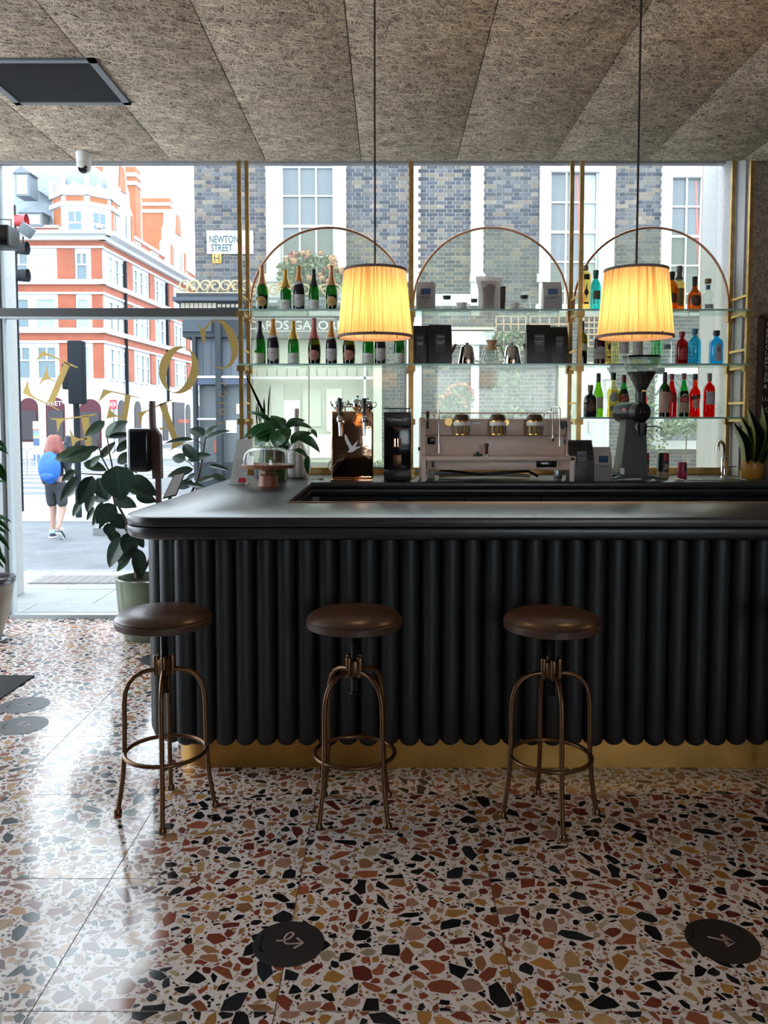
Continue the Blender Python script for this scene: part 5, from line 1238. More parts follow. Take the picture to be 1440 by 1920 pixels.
# ---- bags of coffee
M['bagblack'] = mat('matt_black_bag', (0.014, 0.013, 0.013), 0.38, var=0.5, vscale=25, bump=0.15, bscale=25)
M['bagwhite'] = mat('grey_white_bag', (0.50, 0.47, 0.45), 0.55, bump=0.15, bscale=30)
M['baggrey'] = mat('grey_label', (0.33, 0.31, 0.31), 0.7); M['bagblue'] = mat('blue_picture_label', (0.02, 0.07, 0.20), 0.4, var=0.5, vscale=40)
M['creamtext'] = mat('cream_print', (0.62, 0.55, 0.42), 0.7); M['darktext'] = mat('dark_print', (0.05, 0.05, 0.06), 0.7)
M['transp_bag'] = glass('milky_plastic_bag', (0.62, 0.58, 0.58), 0.25, 0.05, veil=0.55, veilcol=(0.62, 0.57, 0.56))
def bag(name, label, px0, px1, py0, Y, base, style, group, rz=0.0, ybase=None):
    u_ = Y/FPX; W_ = (px1-px0)*u_/2; xc = A((px0+px1)/2, 700, Y).x; H_ = AZ(py0, Y)-base
    t = thing(name, label, 'coffee bag', (xc, Y, base), rz, group); D = min(W_*0.62, 0.05); m = MB()
    lv_ = [(0.0, 0.98, 1.0), (0.04, 1.0, 1.02), (0.45, 1.0, 1.0), (0.72, 0.99, 0.78), (0.86, 0.985, 0.36), (0.93, 0.98, 0.08), (1.0, 0.98, 0.05)]
    for (zf, wf, df) in lv_:
        w1, d1 = W_*wf, D*df
        for (a, b_) in ((-1, -1), (-0.5, -1.06), (0, -1.1), (0.5, -1.06), (1, -1), (0.985, 0), (1, 1), (0, 1.06), (-1, 1), (-0.985, 0)):
            m.v.append((a*w1, b_*d1, zf*H_))
    n = 10
    for i in range(len(lv_)-1):
        for q in range(n): m.f.append((i*n+q, i*n+(q+1) % n, (i+1)*n+(q+1) % n, (i+1)*n+q))
    m.f += [tuple(range(n-1, -1, -1)), tuple((len(lv_)-1)*n+q for q in range(n))]
    m.build('pouch', M['bagblack' if style == 'black' else 'bagwhite'], t, 50)
    f = -D*1.13
    if style == 'black':
        MB().rbox(-W_*0.42, W_*0.42, f-0.001, f+0.004, H_*0.28, H_*0.74, 0.001).build('front_label', M['bagblack'], t)
        text('ROUNTON', W_*0.13, M['creamtext'], t, (0, f-0.0015, H_*0.68), 0.0004)
        text('GRANARY\nBLEND', W_*0.17, M['creamtext'], t, (0, f-0.0015, H_*0.53), 0.0004)
        text('250G', W_*0.17, M['creamtext'], t, (0, f+0.002, H_*0.11), 0.0004)
    else:
        MB().rbox(-W_*0.9, W_*0.9, f-0.0, f+0.004, H_*0.02, H_*0.50, 0.001).build('lower_label', M['baggrey'], t)
        MB().rbox(-W_*0.5, W_*0.5, f-0.001, f+0.01, H_*0.54, H_*0.74, 0.001).build('picture_label', M['bagblue'], t)
        text('KOCHERE', W_*0.2, M['darktext'], t, (0, f-0.0015, H_*0.42), 0.0004); text('250', W_*0.15, M['darktext'], t, (0, f-0.0015, H_*0.28), 0.0004)
    return t
bag('coffee_bag', 'black coffee bag standing right of the espresso machine', 1067, 1112, 825, 5.33, TOPZ, 'black', 'bags of coffee')
bag('coffee_bag', 'small white coffee bag with blue picture beside the tall grinder', 1112, 1147, 838, 5.34, TOPZ, 'white', 'bags of coffee', 0.15)
# ---- drink tins
def tin(px, w_, py, Y, label, body, bands, mixed):
    u_ = Y/FPX; r = w_*u_/2; H_ = AZ(py, Y)-TOPZ
    t = thing('drink_can', label, 'can', (cx_(px, Y), Y, TOPZ), group='cans on the back bar')
    MB().lathe([(r*0.86, 0), (r, 0.006), (r, H_-0.008), (r*0.86, H_)], 24).build('can_body', body, t, 40)
    MB().lathe([(r*0.88, H_-0.003), (r*0.9, H_+0.002), (r*0.8, H_+0.001), (r*0.78, H_-0.004), (0, H_-0.004)], 24).build('lid', M['steel'], t, 40)
    for (z0_, z1_, m_, a0, a1) in bands:
        q = MB(); n = 10
        for i in range(n+1):
            a = R(a0+(a1-a0)*i/n); q.v += [((r+0.0006)*math.sin(a), -(r+0.0006)*math.cos(a), z0_*H_), ((r+0.0006)*math.sin(a), -(r+0.0006)*math.cos(a), z1_*H_)]
        for i in range(n): q.f.append((2*i, 2*i+2, 2*i+3, 2*i+1))
        q.build('print_band', m_, t, 60)
    return t
M['cangreen'] = mat('dark_green_tin', (0.012, 0.022, 0.020), 0.35); M['canred'] = mat('red_print', (0.45, 0.02, 0.04), 0.4); M['canpink'] = mat('pink_can', (0.52, 0.05, 0.12), 0.35); M['canbeige'] = mat('beige_print', (0.45, 0.33, 0.22), 0.6)
gb = [(0.70, 0.97, M['canred'], -10, 40), (0.02, 0.28, M['canbeige'], -85, 85), (0.36, 0.58, M['canbeige'], 0, 45)]
tin(1210, 14, 849, 5.50, 'dark green tin with red square partly behind the tall grinder', M['cangreen'], gb, 0)
tin(1243, 22, 849, 5.50, 'dark green tin with red square standing clear of the grinder', M['cangreen'], gb, 0)
tin(1279, 17, 866, 5.50, 'small pink drink can beside the dark green tin', M['canpink'], [(0.45, 0.85, M['darktext'], 5, 50)], 0)
# ---- tap and sink
Y = 5.58; u = Y/FPX
tp = thing('sink_tap', 'chrome swan-neck tap by the snake plant', 'tap', (cx_(1357, Y), Y, TOPZ))
MB().lathe([(0.024, 0), (0.024, 0.006), (0.019, 0.01), (0.019, 0.135), (0.016, 0.14)], 20).build('body', M['chrome'], tp, 40)
zt = zz_(828, Y)
MB().tube([(0, 0, 0.13), (0, 0, zt-0.05), (-0.006, -0.004, zt-0.02), (-0.022, -0.012, zt), (-0.040, -0.022, zt), (-0.052, -0.03, zt-0.015), (-0.056, -0.032, zt-0.045), (-0.056, -0.032, zt-0.06)], 0.0105, 12).build('spout', M['chrome'], tp, 60)
MB().tube([(0.018, 0, 0.075), (0.085, -0.005, 0.078)], [0.006, 0.004], 8).build('lever', M['chrome'], tp, 60)
sk = thing('sink', 'dark inset sink basin in the back bar', 'sink', (cx_(1335, 5.4), 5.42, TOPZ+0.001))
MB().tube([(x, y, 0.0) for x, y in rounded([(-0.2, -0.12, 0.04), (0.2, -0.12, 0.04), (0.2, 0.10, 0.04), (-0.2, 0.10, 0.04)])], 0.004, 5, True).build('rim', M['steel'], sk, 60)
MB().slab(rounded([(-0.2, -0.12, 0.04), (0.2, -0.12, 0.04), (0.2, 0.10, 0.04), (-0.2, 0.10, 0.04)]), -0.0005, 0.0012).build('basin', M['black'], sk)
# ---- cake stand with glass dome
Y = 4.82; u = Y/FPX; base = F(503, 916, TOPZ)
cs = thing('cake_stand', 'turned wooden cake stand on the bar corner', 'cake stand', (A(503, 900, Y).x, Y, TOPZ)); zp = AZ(871, Y)-TOPZ; zq = AZ(878, Y)-TOPZ
MB().lathe([(0.058, 0), (0.060, 0.006), (0.056, 0.015), (0.057, 0.05), (0.054, 0.066), (0.036, 0.078), (0.033, 0.092), (0.045, 0.102), (0.05, zq)], 28).build('pedestal', M['wood'], cs, 40)
MB().lathe([(0.05, zq), (0.150, zq+0.002), (0.158, zp), (0.155, zp+0.003), (0, zp+0.003)], 40).build('plate', M['wood'], cs, 40)
dm = thing('glass_dome', 'clear glass dome covering the cake stand', 'dome', (cs.location.x, Y, TOPZ+zp+0.003)); hd = AZ(837, Y)-AZ(870, Y)
MB().lathe([(0.146, 0), (0.146, hd*0.30), (0.140, hd*0.58), (0.122, hd*0.80), (0.085, hd*0.94), (0.03, hd), (0.012, hd*1.03)], 40, cap=False).build('cover', M['dome'], dm, 70)
MB().lathe([(0.010, hd*1.02), (0.008, hd*1.06), (0.016, hd*1.12), (0.017, hd*1.18), (0.010, hd*1.24), (0, hd*1.25)], 16).build('knob', M['clear'], dm, 60)
# ---- pumpkin-shaped vase and leaning plant pot
Y = 5.55
va = thing('ribbed_vase', 'white ribbed bottle vase with a tall neck', 'vase', (A(557, 880, Y).x, Y, TOPZ)); u = Y/FPX
hv = AZ(766, Y)-TOPZ
MB().lathe([(0.045, 0), (0.075, 0.01), (0.095, 0.06), (0.098, 0.10), (0.085, 0.155), (0.055, 0.215), (0.032, 0.26), (0.021, 0.31), (0.017, 0.37), (0.0165, hv-0.005), (0.013, hv), (0.010, hv-0.02)], 64,
           fn=lambda r, z, a: r*(1-(0.10 if r > 0.03 else 0.0)*abs(math.cos(4*a))**6)).build('body', mat('white_ceramic', (0.55, 0.52, 0.50), 0.35), va, 60)
# ---- acrylic menu holder
Y = 5.0
mh = thing('menu_holder', 'clear acrylic menu holder with white card beside the cake stand', 'menu holder', (A(446, 900, Y).x, Y, TOPZ)); H_ = AZ(823, Y)-TOPZ
lean = Matrix.Rotation(R(0), 4, 'X')
sh = Matrix(((1, 0, 0.14, 0), (0, 1, 0.25, 0), (0, 0, 1, 0), (0, 0, 0, 1)))
MB().box(-0.055, 0.048, -0.002, 0.0015, 0.004, H_).xf(sh).build('acrylic', M['clear'], mh)
MB().box(-0.052, 0.045, 0.0018, 0.0028, 0.006, H_-0.004).xf(sh).build('card', M['paper'], mh)
for k in range(9): MB().box(-0.04, 0.03-0.008*(k % 3), -0.0026, -0.0020, H_*0.16+k*H_*0.045, H_*0.16+k*H_*0.045+0.0022).xf(sh).build('print_line', M['baggrey'], mh)
MB().box(0.0, 0.04, -0.0028, -0.002, 0.012, 0.04).xf(sh).build('red_print', M['canred'], mh)
MB().box(-0.055, 0.07, -0.05, 0.07, 0.0, 0.003).build('foot', M['clear'], mh)
# scissors / pen lying on the counter edge
pn = thing('scissors', 'scissors lying on the counter by the copper tower', 'scissors', (A(597, 897, 5.40).x, 5.40, TOPZ+0.001))
MB().tube([(0.02+0.012*math.cos(2*PI*k/12), -0.0+0.009*math.sin(2*PI*k/12), 0.005) for k in range(12)], 0.003, 5, True).tube([(0.02+0.012*math.cos(2*PI*k/12), -0.03+0.009*math.sin(2*PI*k/12), 0.005) for k in range(12)], 0.003, 5, True).build('finger_loops', M['black'], pn, 60)
MB().prism([(0.01, 0.0), (-0.06, 0.0), (0.01, 0.006)], -0.02, -0.012).build('blades', M['steel'], pn)
# ================================================================== BOTTLES
def col(r, g, b): return (r, g, b)
GL = {}
def gmat(name, c, f0=0.05):
    if name not in GL: GL[name] = glass('bottle_'+name, c, f0=f0)
    return GL[name]
gmat('green', (0.06, 0.36, 0.10)); gmat('dkgreen', (0.05, 0.16, 0.04)); gmat('olive', (0.30, 0.28, 0.03)); gmat('teal', (0.12, 0.66, 0.62)); gmat('blue', (0.16, 0.66, 0.86)); gmat('amber', (0.80, 0.38, 0.05))
gmat('honey', (0.92, 0.74, 0.36)); gmat('clear', (0.93, 0.95, 0.95)); gmat('ruby', (0.60, 0.03, 0.06)); gmat('red', (0.85, 0.03, 0.04)); gmat('orange', (1.0, 0.18, 0.02)); gmat('straw', (0.93, 0.90, 0.60)); gmat('mint', (0.42, 0.78, 0.50)); gmat('whisky', (0.62, 0.22, 0.03))
gmat('bright', (0.10, 0.62, 0.20)); gmat('lime', (0.30, 0.55, 0.06)); gmat('brightblue', (0.08, 0.55, 0.85))
SO = {n: mat('solid_'+n, c, r) for n, c, r in (('navy', (0.010, 0.012, 0.022), 0.12), ('wine', (0.016, 0.008, 0.010), 0.10), ('port', (0.06, 0.008, 0.012), 0.10), ('dark', (0.012, 0.010, 0.010), 0.12))}
FO = {n: mat('foil_'+n, c, r, m_) for n, c, r, m_ in (('rosegold', (0.55, 0.30, 0.16), 0.4, 0.6), ('gold', (0.58, 0.36, 0.08), 0.4, 0.6), ('orange', (0.60, 0.26, 0.06), 0.45, 0.3), ('black', (0.012, 0.012, 0.015), 0.4, 0), ('pink', (0.42, 0.12, 0.11), 0.45, 0.3),
      ('cork', (0.22, 0.13, 0.08), 0.8, 0), ('red', (0.26, 0.015, 0.03), 0.4, 0), ('grey', (0.10, 0.08, 0.08), 0.4, 0), ('blue', (0.03, 0.14, 0.22), 0.4, 0), ('tan', (0.22, 0.15, 0.10), 0.6, 0), ('teal', (0.03, 0.12, 0.13), 0.4, 0), ('dkgreen', (0.01, 0.035, 0.03), 0.4, 0))}
LB = {n: mat('label_'+n, c, 0.6) for n, c in (('white', (0.62, 0.62, 0.60)), ('cream', (0.56, 0.52, 0.42)), ('grey', (0.46, 0.44, 0.45)), ('gold', (0.50, 0.33, 0.13)), ('pink', (0.42, 0.19, 0.13)), ('black', (0.02, 0.017, 0.017)), ('khaki', (0.13, 0.12, 0.05)), ('brown', (0.10, 0.05, 0.035)), ('red', (0.40, 0.03, 0.03)), ('beige', (0.45, 0.30, 0.23)), ('silver', (0.40, 0.40, 0.42)), ('slate', (0.16, 0.18, 0.22)))}
PROF = {   # (r fraction, z fraction)
 'champ': [(0.80, 0), (0.98, 0.01), (1, 0.04), (1, 0.42), (0.97, 0.50), (0.82, 0.60), (0.58, 0.70), (0.42, 0.78), (0.36, 0.86), (0.35, 0.955), (0.40, 0.96), (0.40, 0.975), (0.34, 1)],
 'belle': [(0.80, 0), (0.90, 0.01), (0.93, 0.05), (1, 0.30), (0.98, 0.40), (0.82, 0.54), (0.55, 0.66), (0.40, 0.76), (0.34, 0.86), (0.33, 0.955), (0.38, 0.96), (0.38, 0.975), (0.33, 1)],
 'bordeaux': [(0.85, 0), (0.99, 0.01), (1, 0.04), (1, 0.60), (0.95, 0.66), (0.62, 0.72), (0.42, 0.76), (0.38, 0.82), (0.37, 1)],
 'burg': [(0.85, 0), (0.99, 0.01), (1, 0.04), (1, 0.45), (0.92, 0.54), (0.68, 0.64), (0.48, 0.74), (0.40, 0.82), (0.38, 1)],
 'slim': [(0.80, 0), (0.92, 0.02), (0.84, 0.10), (0.80, 0.35), (0.94, 0.62), (1.0, 0.72), (0.94, 0.80), (0.66, 0.86), (0.44, 0.88), (0.42, 1)],
 'square': [(0.94, 0), (1, 0.02), (1, 0.58), (0.95, 0.64), (0.62, 0.74), (0.44, 0.78), (0.42, 0.88), (0.50, 0.885), (0.50, 1)],
 'gin': [(0.92, 0), (1, 0.02), (1, 0.62), (0.90, 0.70), (0.50, 0.78), (0.36, 0.80), (0.35, 0.86), (0.46, 0.865), (0.46, 1)],
 'whisky': [(0.92, 0), (1, 0.02), (1, 0.40), (0.94, 0.50), (0.62, 0.60), (0.38, 0.66), (0.34, 0.74), (0.36, 1)],
 'flask': [(0.94, 0), (1, 0.03), (1, 0.52), (0.93, 0.62), (0.66, 0.69), (0.36, 0.72), (0.34, 0.80), (0.40, 0.805), (0.40, 1)],
 'tequila': [(0.92, 0), (1, 0.02), (0.97, 0.48), (0.85, 0.56), (0.50, 0.62), (0.38, 0.66), (0.36, 0.80), (0.52, 0.805), (0.52, 1)],
 'campari': [(0.93, 0), (1, 0.02), (1, 0.60), (0.93, 0.68), (0.60, 0.74), (0.38, 0.78), (0.36, 1)],
 'aperol': [(0.94, 0), (1, 0.03), (0.86, 0.26), (1, 0.50), (0.97, 0.58), (0.66, 0.66), (0.42, 0.70), (0.40, 0.84), (0.42, 1)],
 'cyl': [(0.94, 0), (1, 0.02), (1, 0.70), (0.90, 0.78), (0.45, 0.84), (0.40, 1)],
}
def rad(prof, zf):
    for (r0, z0), (r1, z1) in zip(prof[:-1], prof[1:]):
        if z0 <= zf <= z1: return r0+(r1-r0)*(zf-z0)/max(1e-6, z1-z0)
    return prof[-1][0]
def patch(t, m, r, H_, prof, z0, z1, half, shape, name='label', centre=0.0, eps=0.0007, n=14):
    q = MB()
    for i in range(n+1):
        s = -1+2*i/n; a = R(centre+half*s)
        if shape == 'oval': h = math.sqrt(max(0.02, 1-s*s)); za, zb_ = (z0+z1)/2-(z1-z0)/2*h, (z0+z1)/2+(z1-z0)/2*h
        elif shape == 'shield': za, zb_ = z0+(z1-z0)*0.22*abs(s)**1.3, z1
        elif shape == 'dome': za, zb_ = z0, z1-(z1-z0)*0.25*s*s
        elif shape == 'slant': za, zb_ = z0+(z1-z0)*0.4*(s+1)/2, z0+(z1-z0)*(0.6+0.4*(s+1)/2)
        else: za, zb_ = z0, z1
        for zf in (za, (za+zb_)/2, zb_):
            rr = rad(prof, zf)*r+eps; q.v.append((rr*math.sin(a), -rr*math.cos(a), zf*H_))
    for i in range(n):
        for j in range(2): q.f.append((3*i+j, 3*i+3+j, 3*i+4+j, 3*i+1+j))
    return q.build(name, m, t, 60)
def bottle(label, px, w_, py, shelf, shp, body, cap, capz, labels, texts=(), dy=0.10, fill=None, n=24, group=None, name='bottle', cat='bottle'):
    Y = PFY+dy; base = SH[shelf]; H_ = AZ(py, Y)-base; r = w_*Y/FPX/2
    t = thing(name, label, cat, (A(px, 600, Y).x, Y, base), 0, group or ['bottles on the upper shelves', 'bottles on the middle shelves', 'bottles on the lowest shelf'][shelf])
    prof = PROF[shp]
    MB().lathe([(0, 0)]+[(a*r, b*H_) for a, b in prof if b <= capz+0.02]+([(0, (capz+0.02)*H_)]), n).build('glass_body', body, t, 40)
    pc = [(rad(prof, capz)*r*1.06, capz*H_)]+[(a*r*1.06, b*H_) for a, b in prof if b > capz]+[(0, H_)]
    MB().lathe([(0, capz*H_)]+pc, n).build('capsule', cap, t, 40)
    if fill:
        fm, fz_ = fill
        MB().lathe([(0, 0.012*H_)]+[(a*r*0.94, max(b, 0.012)*H_) for a, b in prof if b < fz_]+[(rad(prof, fz_)*r*0.94, fz_*H_), (0, fz_*H_)], n).build('liquid', fm, t, 40)
    for (m_, z0, z1, half, shape) in labels: patch(t, m_, r, H_, prof, z0, z1, half, shape)
    for (s, zf, size, m_) in texts:
        rr = rad(prof, zf)*r+0.0016
        o = text(s, size, m_, t, (0, 0, zf*H_), 0.0003, bend=rr)
    return t
dk, rd, gd = M['darktext'], M['signpink'], M['gilt']
oval = lambda m_: [(m_, 0.09, 0.31, 52, 'oval')]
wl_ = lambda m_: [(m_, 0.03, 0.26, 55, 'rect')]
shd = [(LB['grey'], 0.07, 0.36, 55, 'shield'), (LB['grey'], 0.56, 0.68, 80, 'slant')]
GRN = SO['wine']
C = 'champagne bottle'
bottle('green champagne bottle with rose-gold foil and oval label, upper shelf far left', 492, 24, 498, 0, 'belle', GL['green'], FO['rosegold'], 0.58, oval(LB['gold']), [('PERRIER', 0.2, 0.009, dk)], fill=(SO['dark'], 0.34))
bottle('green champagne bottle with gold foil and white label on the upper shelf', 536, 21, 505, 0, 'champ', GL['green'], FO['gold'], 0.56, wl_(LB['white']), [('BRUT', 0.17, 0.012, dk)], fill=(SO['dark'], 0.10))
bottle('navy champagne bottle with orange foil and shield label on the upper shelf', 561, 22, 499, 0, 'champ', SO['navy'], FO['orange'], 0.66, shd, [('BRUT', 0.25, 0.010, dk)])
bottle('green champagne bottle with black foil on the upper shelf', 589, 20, 505, 0, 'champ', GL['green'], FO['black'], 0.60, wl_(LB['white']), [('CUVEE', 0.15, 0.009, dk)], fill=(SO['dark'], 0.12))
bottle('green champagne bottle with rose-gold foil and oval label beside the lamp shade', 622, 24, 498, 0, 'belle', GL['green'], FO['rosegold'], 0.56, oval(LB['gold']), [('PERRIER', 0.2, 0.009, dk)], fill=(SO['dark'], 0.34))
bottle('green champagne bottle with black foil, lower shelf far left', 487, 21, 602, 1, 'champ', GL['green'], FO['black'], 0.60, wl_(LB['cream']), [('CUVEE', 0.15, 0.009, dk)], fill=(SO['dark'], 0.10))
bottle('navy champagne bottle with orange foil, second from left on the lower shelf', 512, 23, 598, 1, 'champ', SO['navy'], FO['orange'], 0.64, shd, [('BRUT', 0.25, 0.010, dk)])
bottle('green champagne bottle with gold foil on the lower shelf', 550, 22, 602, 1, 'champ', GL['green'], FO['gold'], 0.58, wl_(LB['white']), [('BRUT', 0.17, 0.012, dk)], fill=(SO['dark'], 0.08))
bottle('rose champagne bottle with pink foil and copper oval label', 589, 25, 597, 1, 'belle', GL['olive'], FO['pink'], 0.56, oval(LB['pink']), [('PERRIER', 0.2, 0.009, dk)], fill=(SO['dark'], 0.42))
bottle('navy champagne bottle with orange foil just left of the lamp shade', 621, 22, 602, 1, 'champ', SO['navy'], FO['orange'], 0.62, shd, [('BRUT', 0.25, 0.010, dk)])
bottle('rose champagne bottle with copper oval label below the lamp shade', 654, 25, 597, 1, 'belle', GL['olive'], FO['pink'], 0.56, oval(LB['pink']), [('PERRIER', 0.2, 0.009, dk)], fill=(SO['dark'], 0.42))
bottle('green champagne bottle with white label below the lamp shade', 690, 22, 602, 1, 'champ', GL['green'], FO['gold'], 0.58, wl_(LB['white']), [('BRUT', 0.17, 0.012, dk)], fill=(SO['dark'], 0.10))
bottle('navy champagne bottle with shield label below the lamp shade', 713, 22, 600, 1, 'champ', SO['navy'], FO['orange'], 0.62, shd, [('BRUT', 0.25, 0.010, dk)])
bottle('green champagne bottle beside the middle brass post', 748, 21, 602, 1, 'champ', GL['green'], FO['black'], 0.60, wl_(LB['white']), [('CUVEE', 0.15, 0.009, dk)], fill=(SO['dark'], 0.10))
# right bay, upper shelf
slimlab = [(LB['black'], 0.68, 0.80, 30, 'rect'), (LB['black'], 0.34, 0.48, 28, 'oval'), (LB['black'], 0.26, 0.60, 8, 'oval'), (LB['black'], 0.15, 0.19, 30, 'rect')]
bottle('tall pale liqueur bottle with dark art-deco label beside the brass post', 1097, 20, 498, 0, 'slim', GL['honey'], FO['cork'], 0.90, slimlab)
bottle('ribbed teal gin bottle with khaki label left of the lamp shade', 1116, 20, 507, 0, 'square', GL['teal'], FO['teal'], 0.80, [(LB['khaki'], 0.28, 0.49, 40, 'rect')], n=12)
bottle('amber spirit bottle half hidden by the right lamp shade', 1258, 22, 510, 0, 'square', GL['amber'], FO['black'], 0.80, [(LB['brown'], 0.2, 0.45, 40, 'rect')])
bottle('tall golden spirit bottle with brown neck label right of the lamp shade', 1272, 20, 499, 0, 'square', GL['honey'], FO['grey'], 0.70, [(LB['khaki'], 0.10, 0.50, 26, 'rect')], fill=(GL['amber'], 0.5))
bottle('squat whisky bottle with brown crest label', 1301, 25, 519, 0, 'whisky', GL['whisky'], FO['black'], 0.74, [(LB['brown'], 0.12, 0.46, 45, 'oval')], [('CHIVAS', 0.3, 0.008, gd)])
bottle('clear cut-glass tequila bottle with blue neck band', 1326, 22, 523, 0, 'tequila', GL['clear'], FO['cork'], 0.86, [(LB['silver'], 0.06, 0.20, 45, 'rect'), (FO['blue'], 0.68, 0.80, 179, 'rect')], n=10)
# right bay, middle shelf
bottle('dark green wine bottle with cream label next to the right brass post', 1092, 20, 602, 1, 'bordeaux', GL['olive'], FO['black'], 0.78, [(LB['cream'], 0.32, 0.48, 60, 'dome')], fill=(SO['dark'], 0.30))
bottle('dark muscat bottle with pale arched label below the right lamp', 1125, 22, 610, 1, 'bordeaux', SO['port'], FO['black'], 0.78, [(LB['grey'], 0.14, 0.46, 62, 'dome')], [('MUSCATEL', 0.28, 0.0125, dk)])
bottle('second pale liqueur bottle with dark label, middle shelf', 1142, 14, 604, 1, 'slim', GL['honey'], FO['cork'], 0.90, slimlab)
bottle('clear bottle beside the second pale liqueur bottle', 1156, 14, 612, 1, 'cyl', GL['straw'], FO['grey'], 0.86, [])
bottle('clear bottle with large white label above the hopper grinder', 1170, 19, 606, 1, 'cyl', GL['clear'], FO['red'], 0.86, [(LB['grey'], 0.26, 0.66, 70, 'rect')], [("CLUB", 0.5, 0.010, rd)])
bottle("white-labelled bottle with large red lettering above the hopper grinder", 1196, 20, 604, 1, 'bordeaux', GL['straw'], FO['red'], 0.84, [(LB['grey'], 0.12, 0.60, 75, 'rect')], [("PIMM'S", 0.42, 0.017, rd), ('No1', 0.28, 0.014, rd)])
bottle('ribbed green bottle right of the hopper grinder lid', 1231, 22, 606, 1, 'square', GL['mint'], FO['black'], 0.86, [], n=10)
bottle('clear square bottle right of the ribbed green bottle', 1250, 20, 612, 1, 'square', GL['clear'], FO['grey'], 0.86, [(LB['slate'], 0.40, 0.52, 40, 'rect')], n=8)
bottle('ruby red gin bottle on the middle shelf', 1279, 23, 622, 1, 'gin', GL['ruby'], FO['red'], 0.84, [(LB['red'], 0.14, 0.52, 34, 'dome')], fill=(GL['ruby'], 0.55), n=12)
bottle('pale blue gin bottle without label on the middle shelf', 1303, 24, 617, 1, 'gin', GL['blue'], FO['blue'], 0.84, [], n=12)
bottle('bright blue gin bottle with grey arched label', 1344, 25, 620, 1, 'gin', GL['brightblue'], FO['black'], 0.84, [(LB['silver'], 0.10, 0.62, 30, 'dome'), (LB['slate'], 0.34, 0.52, 16, 'oval')], [('BOMBAY', 0.26, 0.007, dk)], n=12)
# right bay, lowest shelf
bottle('squat dark liqueur flask with wooden stopper', 1109, 24, 722, 2, 'flask', SO['navy'], FO['tan'], 0.82, [(LB['brown'], 0.16, 0.46, 42, 'oval')], [('AMARO', 0.32, 0.009, M['creamtext'])], dy=0.07)
bottle('green vermouth bottle behind the squat dark flask', 1124, 19, 700, 2, 'burg', GL['lime'], FO['dkgreen'], 0.80, [(LB['cream'], 0.20, 0.46, 55, 'rect')], dy=0.17)
bottle('pale yellow vermouth bottle with round silver label', 1152, 23, 699, 2, 'aperol', GL['straw'], FO['dkgreen'], 0.84, [(LB['silver'], 0.34, 0.56, 48, 'oval'), (LB['slate'], 0.15, 0.25, 45, 'rect')], [('MARTINI', 0.45, 0.009, dk)], fill=(gmat('straw2', (0.88, 0.80, 0.35)), 0.62))
bottle('dark vermouth bottle with red label half behind the grinder hopper', 1172, 20, 703, 2, 'burg', GL['bright'], FO['red'], 0.82, [(LB['beige'], 0.30, 0.56, 60, 'dome'), (LB['red'], 0.36, 0.50, 60, 'rect')], [('PUNT\nE MES', 0.43, 0.013, M['creamtext'])], fill=(SO['wine'], 0.66))
bottle('orange bottle behind the neck of the hopper grinder', 1208, 16, 720, 2, 'square', GL['orange'], FO['black'], 0.9, [], fill=(GL['orange'], 0.5))
bottle('dark wine bottle with cream and burgundy label right of the hopper', 1249, 20, 698, 2, 'bordeaux', GL['dkgreen'], FO['black'], 0.78, [(LB['beige'], 0.10, 0.56, 70, 'rect')], [('CARPANO', 0.46, 0.010, rd), ('ANTICA', 0.38, 0.010, rd)], fill=(SO['wine'], 0.62), dy=0.07)
bottle('bright red bottle half behind the dark wine bottle', 1262, 20, 701, 2, 'burg', GL['red'], FO['red'], 0.86, [(LB['red'], 0.34, 0.56, 60, 'rect')], fill=(GL['red'], 0.6), dy=0.18)
bottle('dark vermouth bottle with green neck and red label, clear of the grinder', 1285, 20, 700, 2, 'burg', GL['bright'], FO['red'], 0.86, [(LB['beige'], 0.10, 0.54, 60, 'dome'), (LB['red'], 0.34, 0.46, 60, 'rect')], [('PUNT\nE MES', 0.40, 0.013, M['creamtext'])], fill=(SO['wine'], 0.60))
bottle('bright orange aperitif bottle with slanted dark band', 1306, 20, 701, 2, 'aperol', GL['orange'], FO['black'], 0.86, [(LB['black'], 0.38, 0.54, 62, 'slant'), (LB['beige'], 0.20, 0.40, 32, 'rect')], [('APEROL', 0.46, 0.012, M['gilt'])], fill=(GL['orange'], 0.72))
bottle('bright red aperitif bottle with wooden-coloured cap at the shelf end', 1333, 21, 700, 2, 'campari', GL['red'], FO['tan'], 0.82, [(LB['silver'], 0.28, 0.58, 52, 'rect')], [('CAMPARI', 0.50, 0.013, dk)], fill=(GL['red'], 0.76))
for (px, py, lb) in ((1347, 752, 'small round clear decanter behind the red aperitif bottle'), (1081, 750, 'small round clear decanter at the left end of the lowest shelf')):
    t = thing('decanter', lb, 'decanter', (A(px, 700, PFY+0.2).x, PFY+0.2, SH[2]), group='small decanters')
    MB().lathe([(0, 0), (0.030, 0), (0.038, 0.015), (0.040, 0.04), (0.030, 0.062), (0.014, 0.075), (0.012, 0.09), (0.016, 0.094)], 20).build('body', M['clear'], t, 50)
    MB().sphere((0, 0, 0.102), 0.014, 12, 8).build('stopper', M['clear'], t, 60)
